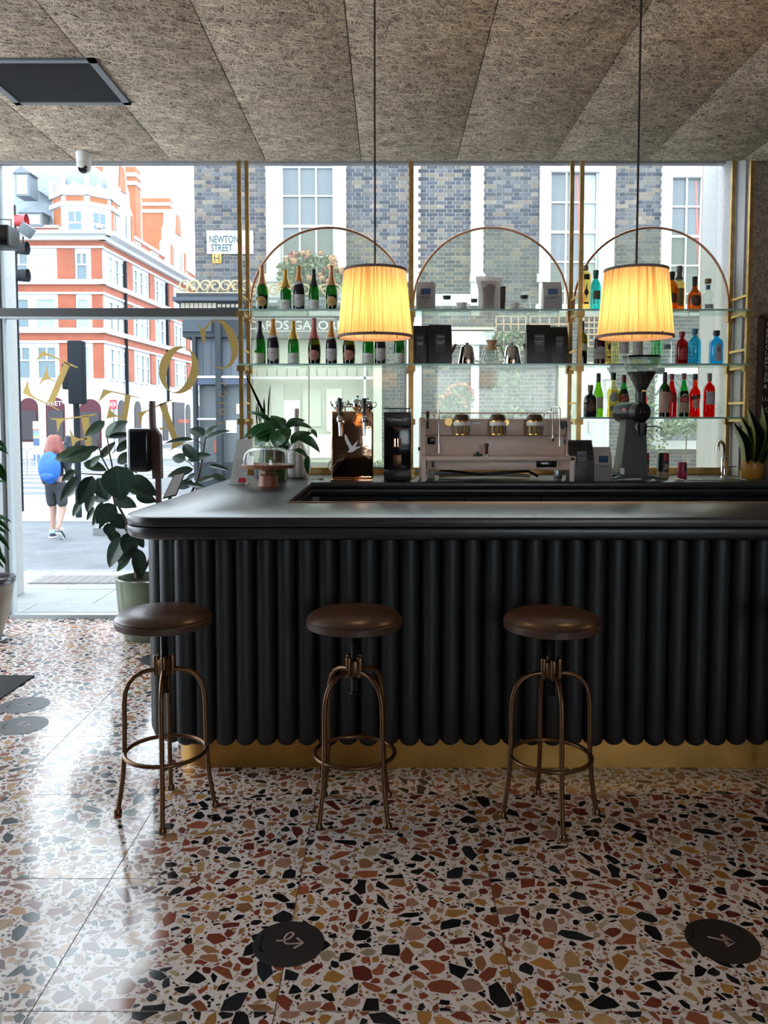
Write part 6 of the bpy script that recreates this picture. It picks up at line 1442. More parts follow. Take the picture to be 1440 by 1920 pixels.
# ================================================================== COFFEE WARE, MIDDLE BAY
bag('coffee_bag', 'white coffee bag with blue picture at the left of the upper middle shelf', 780, 815, 529, PFY+0.08, SH[0], 'white', 'bags of coffee')
bag('coffee_bag', 'white coffee bag with blue picture at the right of the upper middle shelf', 1015, 1050, 529, PFY+0.08, SH[0], 'white', 'bags of coffee')
bag('coffee_bag', 'black coffee bag behind, by the middle brass post', 771, 804, 611, PFY+0.12, SH[1], 'black', 'bags of coffee')
bag('coffee_bag', 'black coffee bag left of the kettles, in front of its neighbour', 803, 846, 609, PFY+0.06, SH[1], 'black', 'bags of coffee')
bag('coffee_bag', 'black coffee bag right of the kettles, in front of its neighbour', 985, 1031, 609, PFY+0.06, SH[1], 'black', 'bags of coffee')
bag('coffee_bag', 'black coffee bag behind, at the right end of the kettle shelf', 1029, 1063, 613, PFY+0.12, SH[1], 'black', 'bags of coffee')
# milky bag of filters
Y = PFY+0.07; u = Y/FPX
t = thing('filter_bag', 'crumpled milky bag of paper coffee filters on the upper shelf', 'filter bag', (A(916, 560, Y).x, Y, SH[0])); H_ = AZ(519, Y)-SH[0]
m = MB(); lv_ = [(0.0, 18.5, 0.035), (0.3, 18.5, 0.04), (0.62, 19.5, 0.034), (0.82, 22.5, 0.02), (0.95, 24.5, 0.008), (1.0, 24.5, 0.004)]
for zf, wp, d in lv_:
    for k in range(12):
        a = 2*PI*k/12; m.v.append((wp*u*max(-1, min(1, 1.25*math.cos(a)))+(zf*0.004), d*math.sin(a)*(1+0.25*math.sin(k*2.3+zf*9)), zf*H_+(0.006*math.sin(k) if zf > 0.9 else 0)))
for i in range(len(lv_)-1):
    for k in range(12): m.f.append((i*12+k, i*12+(k+1) % 12, (i+1)*12+(k+1) % 12, (i+1)*12+k))
m.build('plastic_sleeve', M['transp_bag'], t, 60)
MB().lathe([(0.050, 0.01), (0.052, H_*0.5), (0.075, H_*0.86)], 4).xf(Matrix.Scale(0.5, 4, (0, 1, 0)) @ Matrix.Rotation(R(45), 4, 'Z')).build('paper_filters', mat('filter_paper', (0.50, 0.43, 0.40), 0.9), t)
def jug(px, py0, w_, label, Y=PFY+0.10, hs=1):
    r = w_*Y/FPX/2; H_ = AZ(py0, Y)-SH[0]-TRAY
    t = thing('glass_server', label, 'coffee server', (A(px, 560, Y).x, Y, SH[0]+TRAY), group='glass coffee servers')
    MB().lathe([(0, 0), (r*0.9, 0), (r, 0.008), (r*0.95, H_*0.4), (r*0.78, H_*0.62), (r*0.62, H_*0.72), (r*0.68, H_*0.80)], 24).build('body', M['clear'], t, 50)
    MB().lathe([(r*0.50, H_*0.66), (r*0.62, H_*0.72), (r*0.62, H_*0.86)], 24).build('neck_band', M['black'], t, 40)
    MB().lathe([(r*0.8, H_*0.86), (r*0.85, H_*0.90), (r*0.3, H_*0.94), (r*0.14, H_)], 20).build('lid', M['clear'], t, 50)
    MB().tube([(hs*r*0.62, 0, H_*0.72), (hs*r*1.15, 0, H_*0.74), (hs*r*1.45, 0, H_*0.55), (hs*r*1.4, 0, H_*0.30), (hs*r*0.98, 0, H_*0.18)], 0.004, 7).build('handle', M['clear'], t, 60)
def cup(px, label, Y=PFY+0.09):
    t = thing('cup', label, 'cup', (A(px, 560, Y).x, Y, SH[0]+TRAY), group='white cups')
    MB().lathe([(0, 0), (0.022, 0), (0.032, 0.012), (0.039, 0.045), (0.037, 0.045), (0.030, 0.012), (0, 0.006)], 24).build('bowl', M['white'], t, 50)
    MB().tube([(0.036, 0, 0.036), (0.052, 0, 0.034), (0.054, 0, 0.022), (0.034, 0, 0.012)], 0.0035, 7).build('handle', M['white'], t, 60)
TRAY = 0.010
for x0, x1, lb in ((823, 880, 'thin wooden serving board under the left cup'), (954, 1011, 'thin wooden serving board under the right cup')):
    Y = PFY+0.10; t = thing('serving_board', lb, 'tray', (A((x0+x1)/2, 560, Y).x, Y, SH[0]), group='serving boards')
    MB().rbox(-(x1-x0)*Y/FPX/2, (x1-x0)*Y/FPX/2, -0.06, 0.06, 0, 0.0095, 0.003).build('board', M['wood'], t, 40)
jug(838, 551, 24, 'glass coffee server with black collar on the left serving board'); jug(983, 550, 25, 'glass coffee server with black collar on the right serving board')
cup(866, 'white cup on the left serving board'); cup(964, 'white cup on the right serving board')
TRAY = 0.0
jug(889, 557, 20, 'small glass coffee server behind the bag of filters', Y=PFY+0.17)
Y = PFY+0.16; t = thing('hand_grinder', 'dark cylindrical hand coffee grinder behind the bag of filters', 'hand grinder', (A(942, 560, Y).x, Y, SH[0])); H_ = AZ(536, Y)-SH[0]
MB().lathe([(0.022, 0), (0.022, H_*0.35), (0.024, H_*0.36), (0.024, H_*0.9)], 20).build('body', M['walnut'], t, 40); MB().lathe([(0.027, H_*0.9), (0.027, H_*0.96), (0.0, H_)], 20).build('lid', M['black'], t, 40)
def kettle(px, label, hs):
    Y = PFY+0.10; t = thing('pour_over_kettle', label, 'kettle', (A(px, 660, Y).x, Y, SH[1]), group='steel kettles')
    MB().lathe([(0, 0), (0.064, 0), (0.066, 0.006), (0.048, 0.115), (0.045, 0.122)], 28).build('body', M['chrome'], t, 40)
    l = MB().lathe([(0.046, 0.122), (0.040, 0.130), (0.008, 0.134)], 24).build('lid', M['chrome'], t, 40)
    MB().lathe([(0.006, 0.134), (0.011, 0.139), (0.011, 0.150), (0, 0.153)], 14).build('knob', M['wood'], l, 40)
    s = -hs
    MB().tube([(s*0.060, 0, 0.025), (s*0.085, 0, 0.022), (s*0.105, 0, 0.045), (s*0.112, 0, 0.09), (s*0.125, 0, 0.130), (s*0.150, 0, 0.138)], [0.008, 0.008, 0.007, 0.006, 0.005, 0.005], 8).build('gooseneck', M['chrome'], t, 60)
    MB().tube([(hs*0.048, 0, 0.110), (hs*0.060, 0, 0.135), (hs*0.082, 0, 0.140)], 0.0045, 7).build('handle_arm', M['chrome'], t, 60)
    MB().tube([(hs*0.078, 0, 0.142), (hs*0.100, 0, 0.10), (hs*0.125, 0, 0.055)], [0.008, 0.012, 0.009], 10).build('handle', M['wood'], t, 60)
kettle(876, 'steel gooseneck kettle left of the glass brewer', -1); kettle(960, 'steel gooseneck kettle right of the glass brewer', 1)
Y = PFY+0.09; t = thing('glass_brewer', 'hourglass coffee brewer with wooden collar between the kettles', 'coffee brewer', (A(922, 660, Y).x, Y, SH[1])); H_ = AZ(622, Y)-SH[1]; r = 0.066
MB().lathe([(0, 0), (r*0.75, 0), (r*0.98, 0.02), (r, 0.04), (r*0.8, H_*0.38), (r*0.36, H_*0.52), (r*0.34, H_*0.60), (r*0.62, H_*0.80), (r, H_)], 28).build('flask', M['clear'], t, 60)
MB().lathe([(r*0.66, H_*0.44), (r*0.42, H_*0.54), (r*0.42, H_*0.60), (r*0.62, H_*0.74), (r*0.58, H_*0.74)], 24, cap=False).build('wooden_collar', M['cork'], t, 40)
MB().tube([(r*0.42, -0.02, H_*0.57), (r*0.8, -0.03, H_*0.56), (r*1.1, -0.03, H_*0.38), (r*1.3, -0.03, H_*0.16)], 0.0035, 6).build('leather_tie', M['leather'], t, 60)
# ================================================================== PLANTS
M['midrib'] = mat('leaf_midrib', (0.045, 0.075, 0.035), 0.45)
def leaf_mesh(m_, fold=0.06, curl=0.12, tip=0.35, wave=0.0, n=9, prof=None):
    """unit leaf: base at origin, tip at +X (length 1), half width 0.5, face up +Z"""
    mb = MB(); W5 = (-1, -0.55, -0.035, 0.035, 0.55, 1)
    for i in range(n+1):
        t = i/n; w_ = (prof(t) if prof else math.sin(PI*min(1, t**0.8))**0.75*(1-0.15*t)) * 0.5
        if i == n: w_ = 0.0
        for s in W5:
            z = fold*abs(s)*w_*1.6 - curl*(t-0.25)**2 - tip*max(0, t-0.8)**2*2 + wave*math.sin(t*14+s)*w_
            mb.v.append((t, s*w_, z))
    for i in range(n):
        for k in range(5): mb.f.append((i*6+k, i*6+6+k, i*6+7+k, i*6+1+k))
    me = bpy.data.meshes.new('leaf'); me.from_pydata(mb.v, [], mb.f)
    for q, p in enumerate(me.polygons): p.material_index = 1 if q % 5 == 2 else 0
    bm = bmesh.new(); bm.from_mesh(me); bmesh.ops.remove_doubles(bm, verts=bm.verts, dist=1e-5)
    bmesh.ops.recalc_face_normals(bm, faces=bm.faces); bm.to_mesh(me); bm.free()
    me.materials.append(m_); me.materials.append(M['midrib'])
    for p in me.polygons: p.use_smooth = True
    return me
def place_leaf(me, root, B, T, width, nrm, name='leaf'):
    B, T = Vector(B), Vector(T); d = T-B; L_ = d.length; x = d/L_; n = Vector(nrm); n = (n-x*n.dot(x)); n = n.normalized() if n.length > 1e-4 else Vector((0, -1, 0)); y = n.cross(x)
    o = link(name, me, root)
    R3 = Matrix((x*L_, y*width, n*L_)).transposed()
    o.matrix_local = Matrix.Translation(B-root.location) @ R3.to_4x4()
    return o
LF = leaf_mesh(M['leaf']); LF2 = leaf_mesh(M['leaf2']); LF3 = leaf_mesh(M['leaf3'], 0.25, 0.45, 0.3, 0.02, 10)
# ---- rubber plant in a green glazed pot
PYY = 5.60
pc = A(275, 1198, PYY); rp = thing('rubber_plant', 'large rubber plant in a green glazed pot left of the bar', 'plant', (AX(277, 1190, PYY), PYY, 0))
M['glaze'] = mat('green_glazed_pot', (0.14, 0.17, 0.115), 0.25, var=0.25, vscale=6, bump=0.05, bscale=20)
zr = AZ(1082, PYY); rr = 0.205
pot = MB().lathe([(0, 0), (rr*0.72, 0), (rr*0.78, 0.01), (rr*0.94, zr*0.5), (rr, zr*0.9), (rr*1.01, zr), (rr*0.93, zr+0.004), (rr*0.90, zr-0.03), (rr*0.88, zr-0.06)], 40).build('pot', M['glaze'], rp, 50)
MB().lathe([(0.0, zr-0.055), (rr*0.89, zr-0.05)], 32, cap=False).build('soil', M['soil'], rp)
def q8(x, y): return 90+x*0.25694, 760+y*0.25694
def stem(pts, r, m_=None, root=rp, dy=0.0):
    MB().tube([A(*q8(x, y), PYY+d+dy)-root.location for x, y, d in pts], r, 7).build('stem', m_ or M['stem'], root, 60)
stem([(650, 1262, 0), (645, 1100, 0), (630, 960, 0), (560, 820, 0), (490, 690, -0.03), (478, 560, 0), (466, 430, 0), (445, 330, 0), (430, 215, 0)], [0.012, 0.011, 0.010, 0.009, 0.008, 0.007, 0.006, 0.005, 0.004])
stem([(640, 1262, 0.03), (620, 1000, 0.05), (500, 780, 0.08), (440, 470, 0.06), (390, 370, 0.05), (360, 250, 0.05)], [0.010, 0.009, 0.008, 0.006, 0.005, 0.004])
stem([(478, 560, 0), (400, 505, -0.03), (290, 500, -0.05), (180, 490, -0.06)], [0.006, 0.005, 0.004, 0.003])
stem([(680, 1250, 0.04), (850, 900, 0.08), (1040, 650, 0.10), (1095, 540, 0.10), (1120, 420, 0.10), (1150, 230, 0.10)], [0.011, 0.010, 0.009, 0.008, 0.007, 0.005])
for a, b in (((1080, 470), (1000, 400)), ((1120, 460), (1200, 410)), ((1145, 300), (1060, 248)), ((470, 350), (540, 300)), ((400, 340), (300, 300)), ((1090, 560), (1200, 505))): stem([(a[0], a[1], 0.05), ((a[0]+b[0])/2, (a[1]+b[1])/2-10, 0.05), (b[0], b[1], 0.05)], 0.003)
leaves = [  # base, tip, width (crop pixels), depth base, depth tip, young
 ((415,115),(262,232),78,0,-.02,1),((420,235),(575,105),150,.04,.06,0),((425,220),(500,108),66,-.03,-.04,1),((440,232),(628,208),55,-.02,.02,0),((372,305),(112,392),66,-.03,-.08,0),
 ((330,330),(38,395),130,.03,.0,1),((495,440),(535,695),240,-.10,-.16,0),((325,515),(225,732),130,-.05,-.09,0),((362,530),(425,690),125,-.02,-.06,0),((598,520),(795,655),120,.0,-.05,0),((215,515),(85,705),70,-.04,-.08,0),
 ((490,725),(352,865),140,-.06,-.1,0),((490,690),(645,735),110,-.03,-.06,0),((545,960),(435,1185),130,-.05,-.08,0),((605,930),(550,1075),110,-.08,-.10,0),((645,975),(505,1165),120,-.02,-.02,0),((655,1045),(680,1275),105,-.10,-.12,0),
 ((380,385),(490,262),60,.05,.08,1),((500,338),(628,238),72,.02,.05,0),((505,420),(640,340),110,.06,.08,0),((555,432),(655,492),56,.0,.0,2),((325,635),(282,785),80,-.03,-.05,0),((205,590),(105,675),76,.03,.05,2),
 ((245,690),(175,815),56,.02,.02,1),((440,780),(370,905),46,-.06,-.08,0),((400,700),(320,885),56,-.03,-.04,1),((335,740),(280,842),40,.0,.0,0),((432,860),(470,965),90,-.02,-.03,0),((195,470),(95,560),56,-.05,-.06,0),((640,640),(790,705),95,.02,.02,0),((590,600),(690,650),66,.05,.05,1),
 ((260,420),(430,470),90,.08,.1,1),((300,450),(380,360),80,.08,.1,1),((480,520),(620,480),70,.08,.1,0),((470,620),(330,700),110,.06,.08,0),((520,1000),(430,900),90,.06,.06,0),((560,900),(640,820),90,.05,.05,0),((450,560),(560,640),90,.05,.05,0),((260,560),(330,660),80,.05,.05,1),((470,800),(560,900),110,.04,.04,0),((600,1080),(500,1220),60,.05,.05,1),((640,940),(700,1040),70,.04,.04,1),
 ((1142,218),(1030,165),110,.10,.12,3),((1150,215),(1232,140),48,.08,.08,1),((1148,242),(1325,175),56,.06,.02,3),((1062,248),(845,268),50,.06,.04,3),((1002,398),(905,372),120,.08,.08,3),((985,288),(1105,408),90,.05,.03,3),((1018,402),(1185,352),90,.04,.02,3),
 ((1062,465),(862,515),80,.06,.04,0),((1170,438),(1330,470),50,.05,.03,3),((1090,560),(1250,508),60,.08,.08,2),((1018,580),(1148,592),56,.0,-.02,3),((1200,508),(1305,548),52,.06,.05,2),((1060,560),(930,600),90,.08,.08,3),((1080,500),(990,560),60,.1,.1,0)]
M['leafg'] = M['leaf']
for (b, t, w_, d0, d1, yg) in leaves:
    B, T = A(*q8(*b), PYY+d0), A(*q8(*t), PYY+d1); L_ = (T-B).length
    wm = w_*0.25694*PYY/FPX
    g = random.random(); nrm = Vector((random.uniform(-0.1, 0.6), -0.9, random.uniform(-0.1, 0.45) if t[1]-b[1] > 60 else random.uniform(0.5, 1.3)))
    place_leaf((LF2 if yg in (1, 2) else LF), rp, B, T, wm*1.05, nrm)
# ---- plant and pot at the left edge
LY2 = 5.50
lpot = thing('palm_plant', 'spiky green plant in a stone-glazed pot at the left edge', 'plant', (AX(-25, 1150, LY2), LY2, 0))
M['stoneware'] = mat('speckled_stoneware', (0.26, 0.22, 0.17), 0.35, var=0.35, vscale=5, bump=0.08, bscale=40); M['rimglaze'] = mat('dark_rim_glaze', (0.05, 0.045, 0.05), 0.2)
zr2 = AZ(1082, LY2); rim = (28+25)*LY2/FPX
MB().lathe([(0, 0.02), (rim*0.45, 0.02), (rim*0.5, 0.04), (rim*0.78, zr2*0.45), (rim*0.93, zr2*0.85), (rim*0.95, zr2*0.92)], 40).build('pot', M['stoneware'], lpot, 50)
MB().lathe([(rim*0.95, zr2*0.90), (rim*1.0, zr2*0.93), (rim*0.97, zr2*0.955), (rim*1.0, zr2*0.975), (rim*0.98, zr2), (rim*0.8, zr2), (rim*0.78, zr2-0.04)], 40, cap=False).build('rim', M['rimglaze'], lpot, 50)
MB().lathe([(0, zr2-0.04), (rim*0.8, zr2-0.035)], 24, cap=False).build('soil', M['soil'], lpot)
MB().lathe([(0, 0), (rim*0.62, 0), (rim*0.68, 0.012), (rim*0.62, 0.02), (0, 0.02)], 32).build('saucer', M['rimglaze'], lpot, 50)
for k in range(3): MB().tube([(0.03*k-0.03, 0.02*k, zr2-0.04), (0.05*k-0.06, 0, zr2+0.5), (0.06*k-0.07, 0, zr2+0.95)], 0.012, 7).build('stem', M['gstem'], lpot, 60)
SP = leaf_mesh(M['leaf3'], 0.2, 0.25, 0.1, 0, 9, lambda t: (math.sin(PI*min(1, 0.12+0.88*t)))**0.8)
for (b, t, w_) in (((-20,840),(16,848),8),((-15,825),(14,842),9),((-10,865),(13,905),10),((-25,860),(8,900),8),((-20,905),(9,902),6),((-25,970),(20,974),8),((-25,970),(20,994),8),((-20,985),(14,1000),7),((-25,990),(18,1026),9),((-25,1010),(6,1035),7),((-25,1020),(14,1058),9),((-30,1040),(8,1062),7),
                  ((-40,850),(-70,830),9),((-40,880),(-80,900),9),((-40,960),(-85,970),9),((-40,1000),(-80,1030),9),((-30,840),(-40,790),9),((-25,835),(-5,780),8),((-30,930),(-50,900),8)):
    dz = random.uniform(-0.06, 0.06)
    place_leaf(SP, lpot, A(*b, LY2), A(*t, LY2+dz), w_*LY2/FPX*1.3, (0.2, -0.6, 0.8))
# ---- peace lily behind the cake stand
LY3 = 5.30
li = thing('peace_lily', 'peace lily with arching green leaves behind the cake stand', 'plant', (AX(512, 880, LY3), LY3, TOPZ))
hp = AZ(838, LY3)-TOPZ
M['glasspot'] = mat('mottled_green_glaze', (0.06, 0.085, 0.030), 0.15, var=0.7, vscale=22)
MB().lathe([(0, 0), (0.085, 0), (0.092, 0.01), (0.096, hp*0.5), (0.088, hp), (0.082, hp), (0.085, hp-0.03)], 32).build('pot', M['glasspot'], li, 50)
MB().lathe([(0, hp-0.03), (0.085, hp-0.028)], 20, cap=False).build('soil', M['soil'], li)
def q7(x, y): return 440+x*0.2361, 700+y*0.2361
lv3 = [((330,440),(50,480),60,0,-.02),((300,430),(105,500),60,-.03,-.06),((330,450),(140,500),70,-.06,-.08),((320,420),(205,420),70,-.02,-.04),((350,440),(420,540),110,-.05,-.09),((360,430),(290,330),70,.02,.02),((370,440),(320,340),90,0,0),
       ((400,430),(615,405),56,.03,.03),((410,440),(550,350),60,.04,.06),((445,560),(600,450),66,.0,0),((600,450),(662,505),30,0,0),((500,520),(685,595),70,-.03,-.05),((470,610),(590,660),36,0,-.01),((585,655),(575,800),36,-.01,-.03),
       ((300,420),(110,275),36,.05,.06),((250,500),(150,560),110,-.08,-.1),((380,480),(300,570),120,-.1,-.13),((280,460),(200,560),110,-.05,-.08),((400,520),(390,620),90,0,0),((330,430),(430,400),70,.05,.06)]
for (b, t, w_, d0, d1) in lv3:
    place_leaf(LF3, li, A(*q7(*b), LY3+d0), A(*q7(*t), LY3+d1), w_*1.45*0.2361*LY3/FPX, (random.uniform(-0.3, 0.3), -0.8, 0.8))
for b, t in (((430,600),(500,520)),((420,600),(445,560)),((430,610),(470,605)),((350,600),(340,440)),((380,600),(400,430)),((330,600),(300,430)),((300,600),(250,480))):
    MB().tube([A(*q7(*b), LY3)-li.location, A(*q7((b[0]+t[0])/2-6, (b[1]+t[1])/2), LY3)-li.location, A(*q7(*t), LY3)-li.location], 0.003, 6).build('stalk', M['gstem'], li, 60)
# blades of a tall grass-like plant at the window
gp = thing('blade_plant', 'thin upright dark blades behind the peace lily', 'plant', (AX(490, 880, 5.50), 5.50, TOPZ))
MB().lathe([(0, 0), (0.045, 0), (0.055, 0.08), (0.05, 0.08), (0.048, 0.07), (0, 0.068)], 20).build('pot', M['rimglaze'], gp, 50)
for (b, t, w_) in (((180,420),(170,230),12),((240,400),(232,190),18),((265,380),(280,95),12),((200,400),(180,210),12),((300,480),(75,-20),20),((210,400),(205,260),10)):
    place_leaf(SP, gp, A(*q7(*b), 5.5), A(*q7(*t), 5.5), w_*0.2361*5.5/FPX, (0.1, -1, 0.2))
    Bq = A(*q7(*b), 5.5); MB().tube([(0, 0, 0.06), tuple(((Bq-gp.location)+Vector((0, 0, 0.06)))/2), Bq-gp.location], 0.003, 5).build('stalk', M['gstem'], gp)
# ---- snake plant in yellow pot, white pot
SYY = 5.50
sp2 = thing('snake_plant', 'snake plant with yellow leaf edges in a mustard pot', 'plant', (AX(1411, 880, SYY), SYY, TOPZ))
hp = AZ(862, SYY)-TOPZ
M['mustard'] = mat('mustard_glaze', (0.42, 0.20, 0.03), 0.3); M['snake'] = mat('snake_leaf', (0.010, 0.034, 0.020), 0.35, var=0.5, vscale=18, stretch=(1, 1, 3)); M['snakeedge'] = mat('snake_leaf_edge', (0.20, 0.24, 0.05), 0.4)
MB().lathe([(0, 0), (0.052, 0), (0.064, 0.015), (0.070, hp*0.55), (0.069, hp), (0.063, hp), (0.062, hp-0.02)], 32).build('pot', M['mustard'], sp2, 50)
MB().lathe([(0, hp-0.02), (0.063, hp-0.018)], 20, cap=False).build('soil', M['soil'], sp2)
snk = lambda t: (0.55+0.45*math.sin(PI*min(1, t*0.9+0.1)))*(1-max(0, t-0.55)/0.45)**0.7 if t < 1 else 0
SNK = leaf_mesh(M['snake'], 0.5, 0.1, 0.0, 0, 10, snk); SNE = leaf_mesh(M['snakeedge'], 0.5, 0.1, 0.0, 0, 10, snk)
def snake(root, lst, sc=1.0):
    for (b, t, w_, d) in lst:
        B, T = A(*b, SYY), A(*t, SYY+d)
        lf = place_leaf(SNK, root, B, T, w_*SYY/FPX*0.78, (0.1, -1, 0.2))
        place_leaf(SNE, root, B+Vector((0, 0.002, 0)), T+Vector((0, 0.002, 0)), w_*SYY/FPX*1.2, (0.1, -1, 0.2), 'leaf_edge')
snake(sp2, [((1405,864),(1404,762),17,0),((1400,864),(1391,781),14,.03),((1392,862),(1376,790),14,-.02),((1398,866),(1388,824),15,-.05),((1413,866),(1432,758),14,.02),((1412,866),(1408,800),20,-.05),((1418,866),(1437,790),13,-.02),((1420,866),(1442,815),12,-.05),((1410,866),(1420,790),16,-.03),((1393,862),(1379,808),10,.04)])
wp = thing('white_planter', 'white planter with a snake plant cut off by the right edge', 'plant', (AX(1452, 880, SYY), SYY-0.02, TOPZ))
MB().lathe([(0, 0), (0.045, 0), (0.062, 0.06), (0.078, hp*0.9), (0.080, hp), (0.072, hp), (0.07, hp-0.02), (0, hp-0.02)], 32).build('pot', mat('grey_white_glaze', (0.45, 0.43, 0.42), 0.4), wp, 50)
snake(wp, [((1450,864),(1436,786),13,0),((1455,864),(1462,770),14,0),((1446,866),(1430,800),12,-.03),((1460,866),(1475,790),14,.02)])
# ---- letter board on the concrete wall
lbd = thing('letter_board', 'dark brown letter board with white lettering on the concrete wall', 'menu board', (AX(1424, 600, 5.74), 5.735, AZ(800, 5.74)))
Hb = AZ(594, 5.74)-AZ(800, 5.74)
box('felt', mat('dark_felt', (0.035, 0.016, 0.014), 0.9), lbd, 0, 0.62, -0.02, 0.0, 0, Hb)
box('frame', mat('board_frame', (0.06, 0.022, 0.015), 0.5), lbd, -0.012, 0.018, -0.028, 0.0, 0, Hb); box('frame', M['walnut'], lbd, 0, 0.62, -0.028, 0.0, Hb-0.012, Hb+0.012)
for i, (s, py) in enumerate((('GIN & TONIC', 609), ('ESPRESSO', 622), ('MOCHA', 632), ('FLAT WHITE', 642), ('CAPPUCCINO', 652), ('LATTE', 662), ('ICED COFFEE', 673), ('MATCHA', 682), ('TEA', 692), ('JUICE', 703), ('SODA', 713), ('& MORE', 725), ('LUNCH', 748), ('POKE', 769))):
    me = text_mesh(s, 0.042, M['creamtext'], 0.001); x0 = min(v.co.x for v in me.vertices)
    link('lettering', me, lbd, ((1434.5-1424-(4.5 if i > 11 else i*0.25))*5.74/FPX-x0, -0.023, AZ(py, 5.74)-AZ(800, 5.74)))
# ================================================================== STAND, EASEL, MAT, FLOOR STICKERS
SYs = 5.05
stn = thing('dispenser_stand', 'black dispenser on a dark red wooden stand by the window', 'dispenser', (AX(298, 1240, SYs), SYs, 0)); u = SYs/FPX
M['redwood'] = mat('dark_red_wood', (0.055, 0.018, 0.018), 0.5, var=0.3, vscale=10)
MB().lathe([(0, 0), (0.11, 0), (0.115, 0.004), (0.115, 0.010), (0.02, 0.014)], 32).build('base', M['black'], stn, 40)
def sx2(px): return (px-298)*u
z2 = lambda py: AZ(py, SYs)
MB().box(sx2(297), sx2(306), 0.0, 0.03, 0.01, z2(895)).build('pole', M['redwood'], stn)
MB().prism([(sx2(291), z2(752)), (sx2(297), z2(752)), (sx2(298), z2(800)), (sx2(309), z2(816)), (sx2(310), z2(897)), (sx2(294), z2(897)), (sx2(292), z2(800))], -0.03, 0.03).build('back_board', M['redwood'], stn)
MB().rbox(sx2(288), sx2(296), -0.025, 0.025, z2(762), z2(757), 0.004).build('clip', M['white'], stn, 40)
MB().rbox(sx2(251), sx2(293), -0.07, 0.07, z2(884), z2(803), 0.025, 4).build('dispenser_case', M['gloss_black'], stn, 50)
MB().rbox(sx2(249), sx2(256), -0.055, 0.055, z2(878), z2(808), 0.012, 3).build('dispenser_trim', M['chrome'], stn, 50)
ea = thing('menu_lectern', 'grey tilted menu panel on a floor stand beside the bar', 'menu stand', (AX(318, 900, 4.75), 4.75, 0))
MB().lathe([(0, 0), (0.12, 0), (0.12, 0.01), (0.012, 0.02), (0.012, AZ(925, 4.75))], 20).build('stand', M['black'], ea, 40)
pb, pt = [A(304, 936, 4.72), A(330, 930, 4.72)], [A(327, 888, 4.78), A(349, 883, 4.78)]
mm = MB(); q = [pb[0], pb[1], pt[1], pt[0]]; mm.add([v-ea.location for v in q]+[v-ea.location+Vector((0.0, 0.008, 0)) for v in q], [(0, 1, 2, 3), (7, 6, 5, 4), (0, 4, 5, 1), (1, 5, 6, 2), (2, 6, 7, 3), (3, 7, 4, 0)]); mm.build('panel_frame', M['black'], ea)
c = sum((v for v in q), Vector())/4; qq = [c+(v-c)*0.86+Vector((0, -0.003, 0)) for v in q]
MB().add([v-ea.location for v in qq], [(0, 1, 2, 3)]).build('menu_sheet', M['baggrey'], ea)
# floor mat at the left
mt = thing('door_mat', 'black entrance mat at the left edge of the floor', 'mat', (-2.1, 4.75, 0.0006))
cpt = [F(65, 1268, 0), F(0, 1312, 0)]
dirv = (cpt[1]-cpt[0]); e1 = cpt[0]; 
yb_ = 3.9; xb_ = cpt[0].x+(dirv.x/dirv.y)*(yb_-cpt[0].y)
MB().slab([(e1.x+2.1, e1.y-4.75), (e1.x-1.9+2.1, e1.y-4.75), (e1.x-1.9+2.1, yb_-4.75), (xb_+2.1, yb_-4.75)], 0.0, 0.006).build('mat', mat('black_coir', (0.010, 0.011, 0.013), 0.95, bump=0.6, bscale=300), mt)
M['sticker'] = mat('charcoal_sticker', (0.020, 0.017, 0.018), 0.35); M['stickerink'] = mat('pale_pink_print', (0.42, 0.30, 0.28), 0.5)
def sticker(px, py, label, kind, rz=0.0, r=0.103):
    c = F(px, py, 0); t = thing('floor_sticker', label, 'sticker', (c.x, c.y, 0.0007), rz, 'round floor stickers')
    MB().lathe([(0, 0), (r, 0), (r, 0.0006), (0, 0.0006)], 48).build('vinyl_disc', M['sticker'], t)
    zi = 0.0012
    def flat(pts, w_):
        m = MB(); P = [Vector((a, b)) for a, b in pts]; n = len(P)
        for i in range(n):
            d = (P[min(i+1, n-1)]-P[max(i-1, 0)]).normalized(); nn = Vector((-d.y, d.x))*w_/2
            m.v += [(P[i].x+nn.x, P[i].y+nn.y, zi), (P[i].x-nn.x, P[i].y-nn.y, zi)]
        for i in range(n-1): m.f.append((2*i, 2*i+1, 2*i+3, 2*i+2))
        me = bpy.data.meshes.new('arrow'); me.from_pydata(m.v, [], m.f); me.materials.append(M['stickerink']); link('arrow', me, t)
    if kind == 'loop':
        flat([(-0.037, 0.012), (-0.015, 0.012), (0.0, 0.018), (0.012, 0.036), (0.011, 0.046), (0.003, 0.048), (-0.006, 0.042), (-0.013, 0.026), (-0.014, 0.010), (-0.008, -0.002), (0.002, -0.005), (0.040, -0.003)], 0.006)
        flat([(0.022, 0.022), (0.042, -0.003), (0.016, -0.025)], 0.007)
    else:
        flat([(-0.04, 0.0), (0.0, 0.001), (0.03, 0.001)], 0.006); flat([(-0.004, 0.026), (0.03, 0.001), (0.012, -0.022)], 0.011)
        me = bpy.data.meshes.new('arrow'); me.from_pydata([(-0.002, 0.024, zi), (0.032, 0.001, zi), (0.012, -0.02, zi), (0.004, 0.0, zi)], [], [(0, 3, 2, 1)]); me.materials.append(M['stickerink']); link('arrow', me, t)
    s = 'Keep this way' if kind == 'loop' else 'One way'
    me = text_mesh(s, 0.014, M['stickerink'], 0.0001)
    for v in me.vertices:
        a = PI+v.co.x/0.082*-1.0; rr_ = 0.080+v.co.z*-1.0
        v.co = (rr_*math.cos(a), rr_*math.sin(a), zi)
    link('lettering', me, t)
    return t
sticker(541, 1769, 'round black floor sticker with looped arrow', 'loop', 0.06)
sticker(1354, 1764, 'round black floor sticker with plain arrow at right', 'arrow', -0.42)
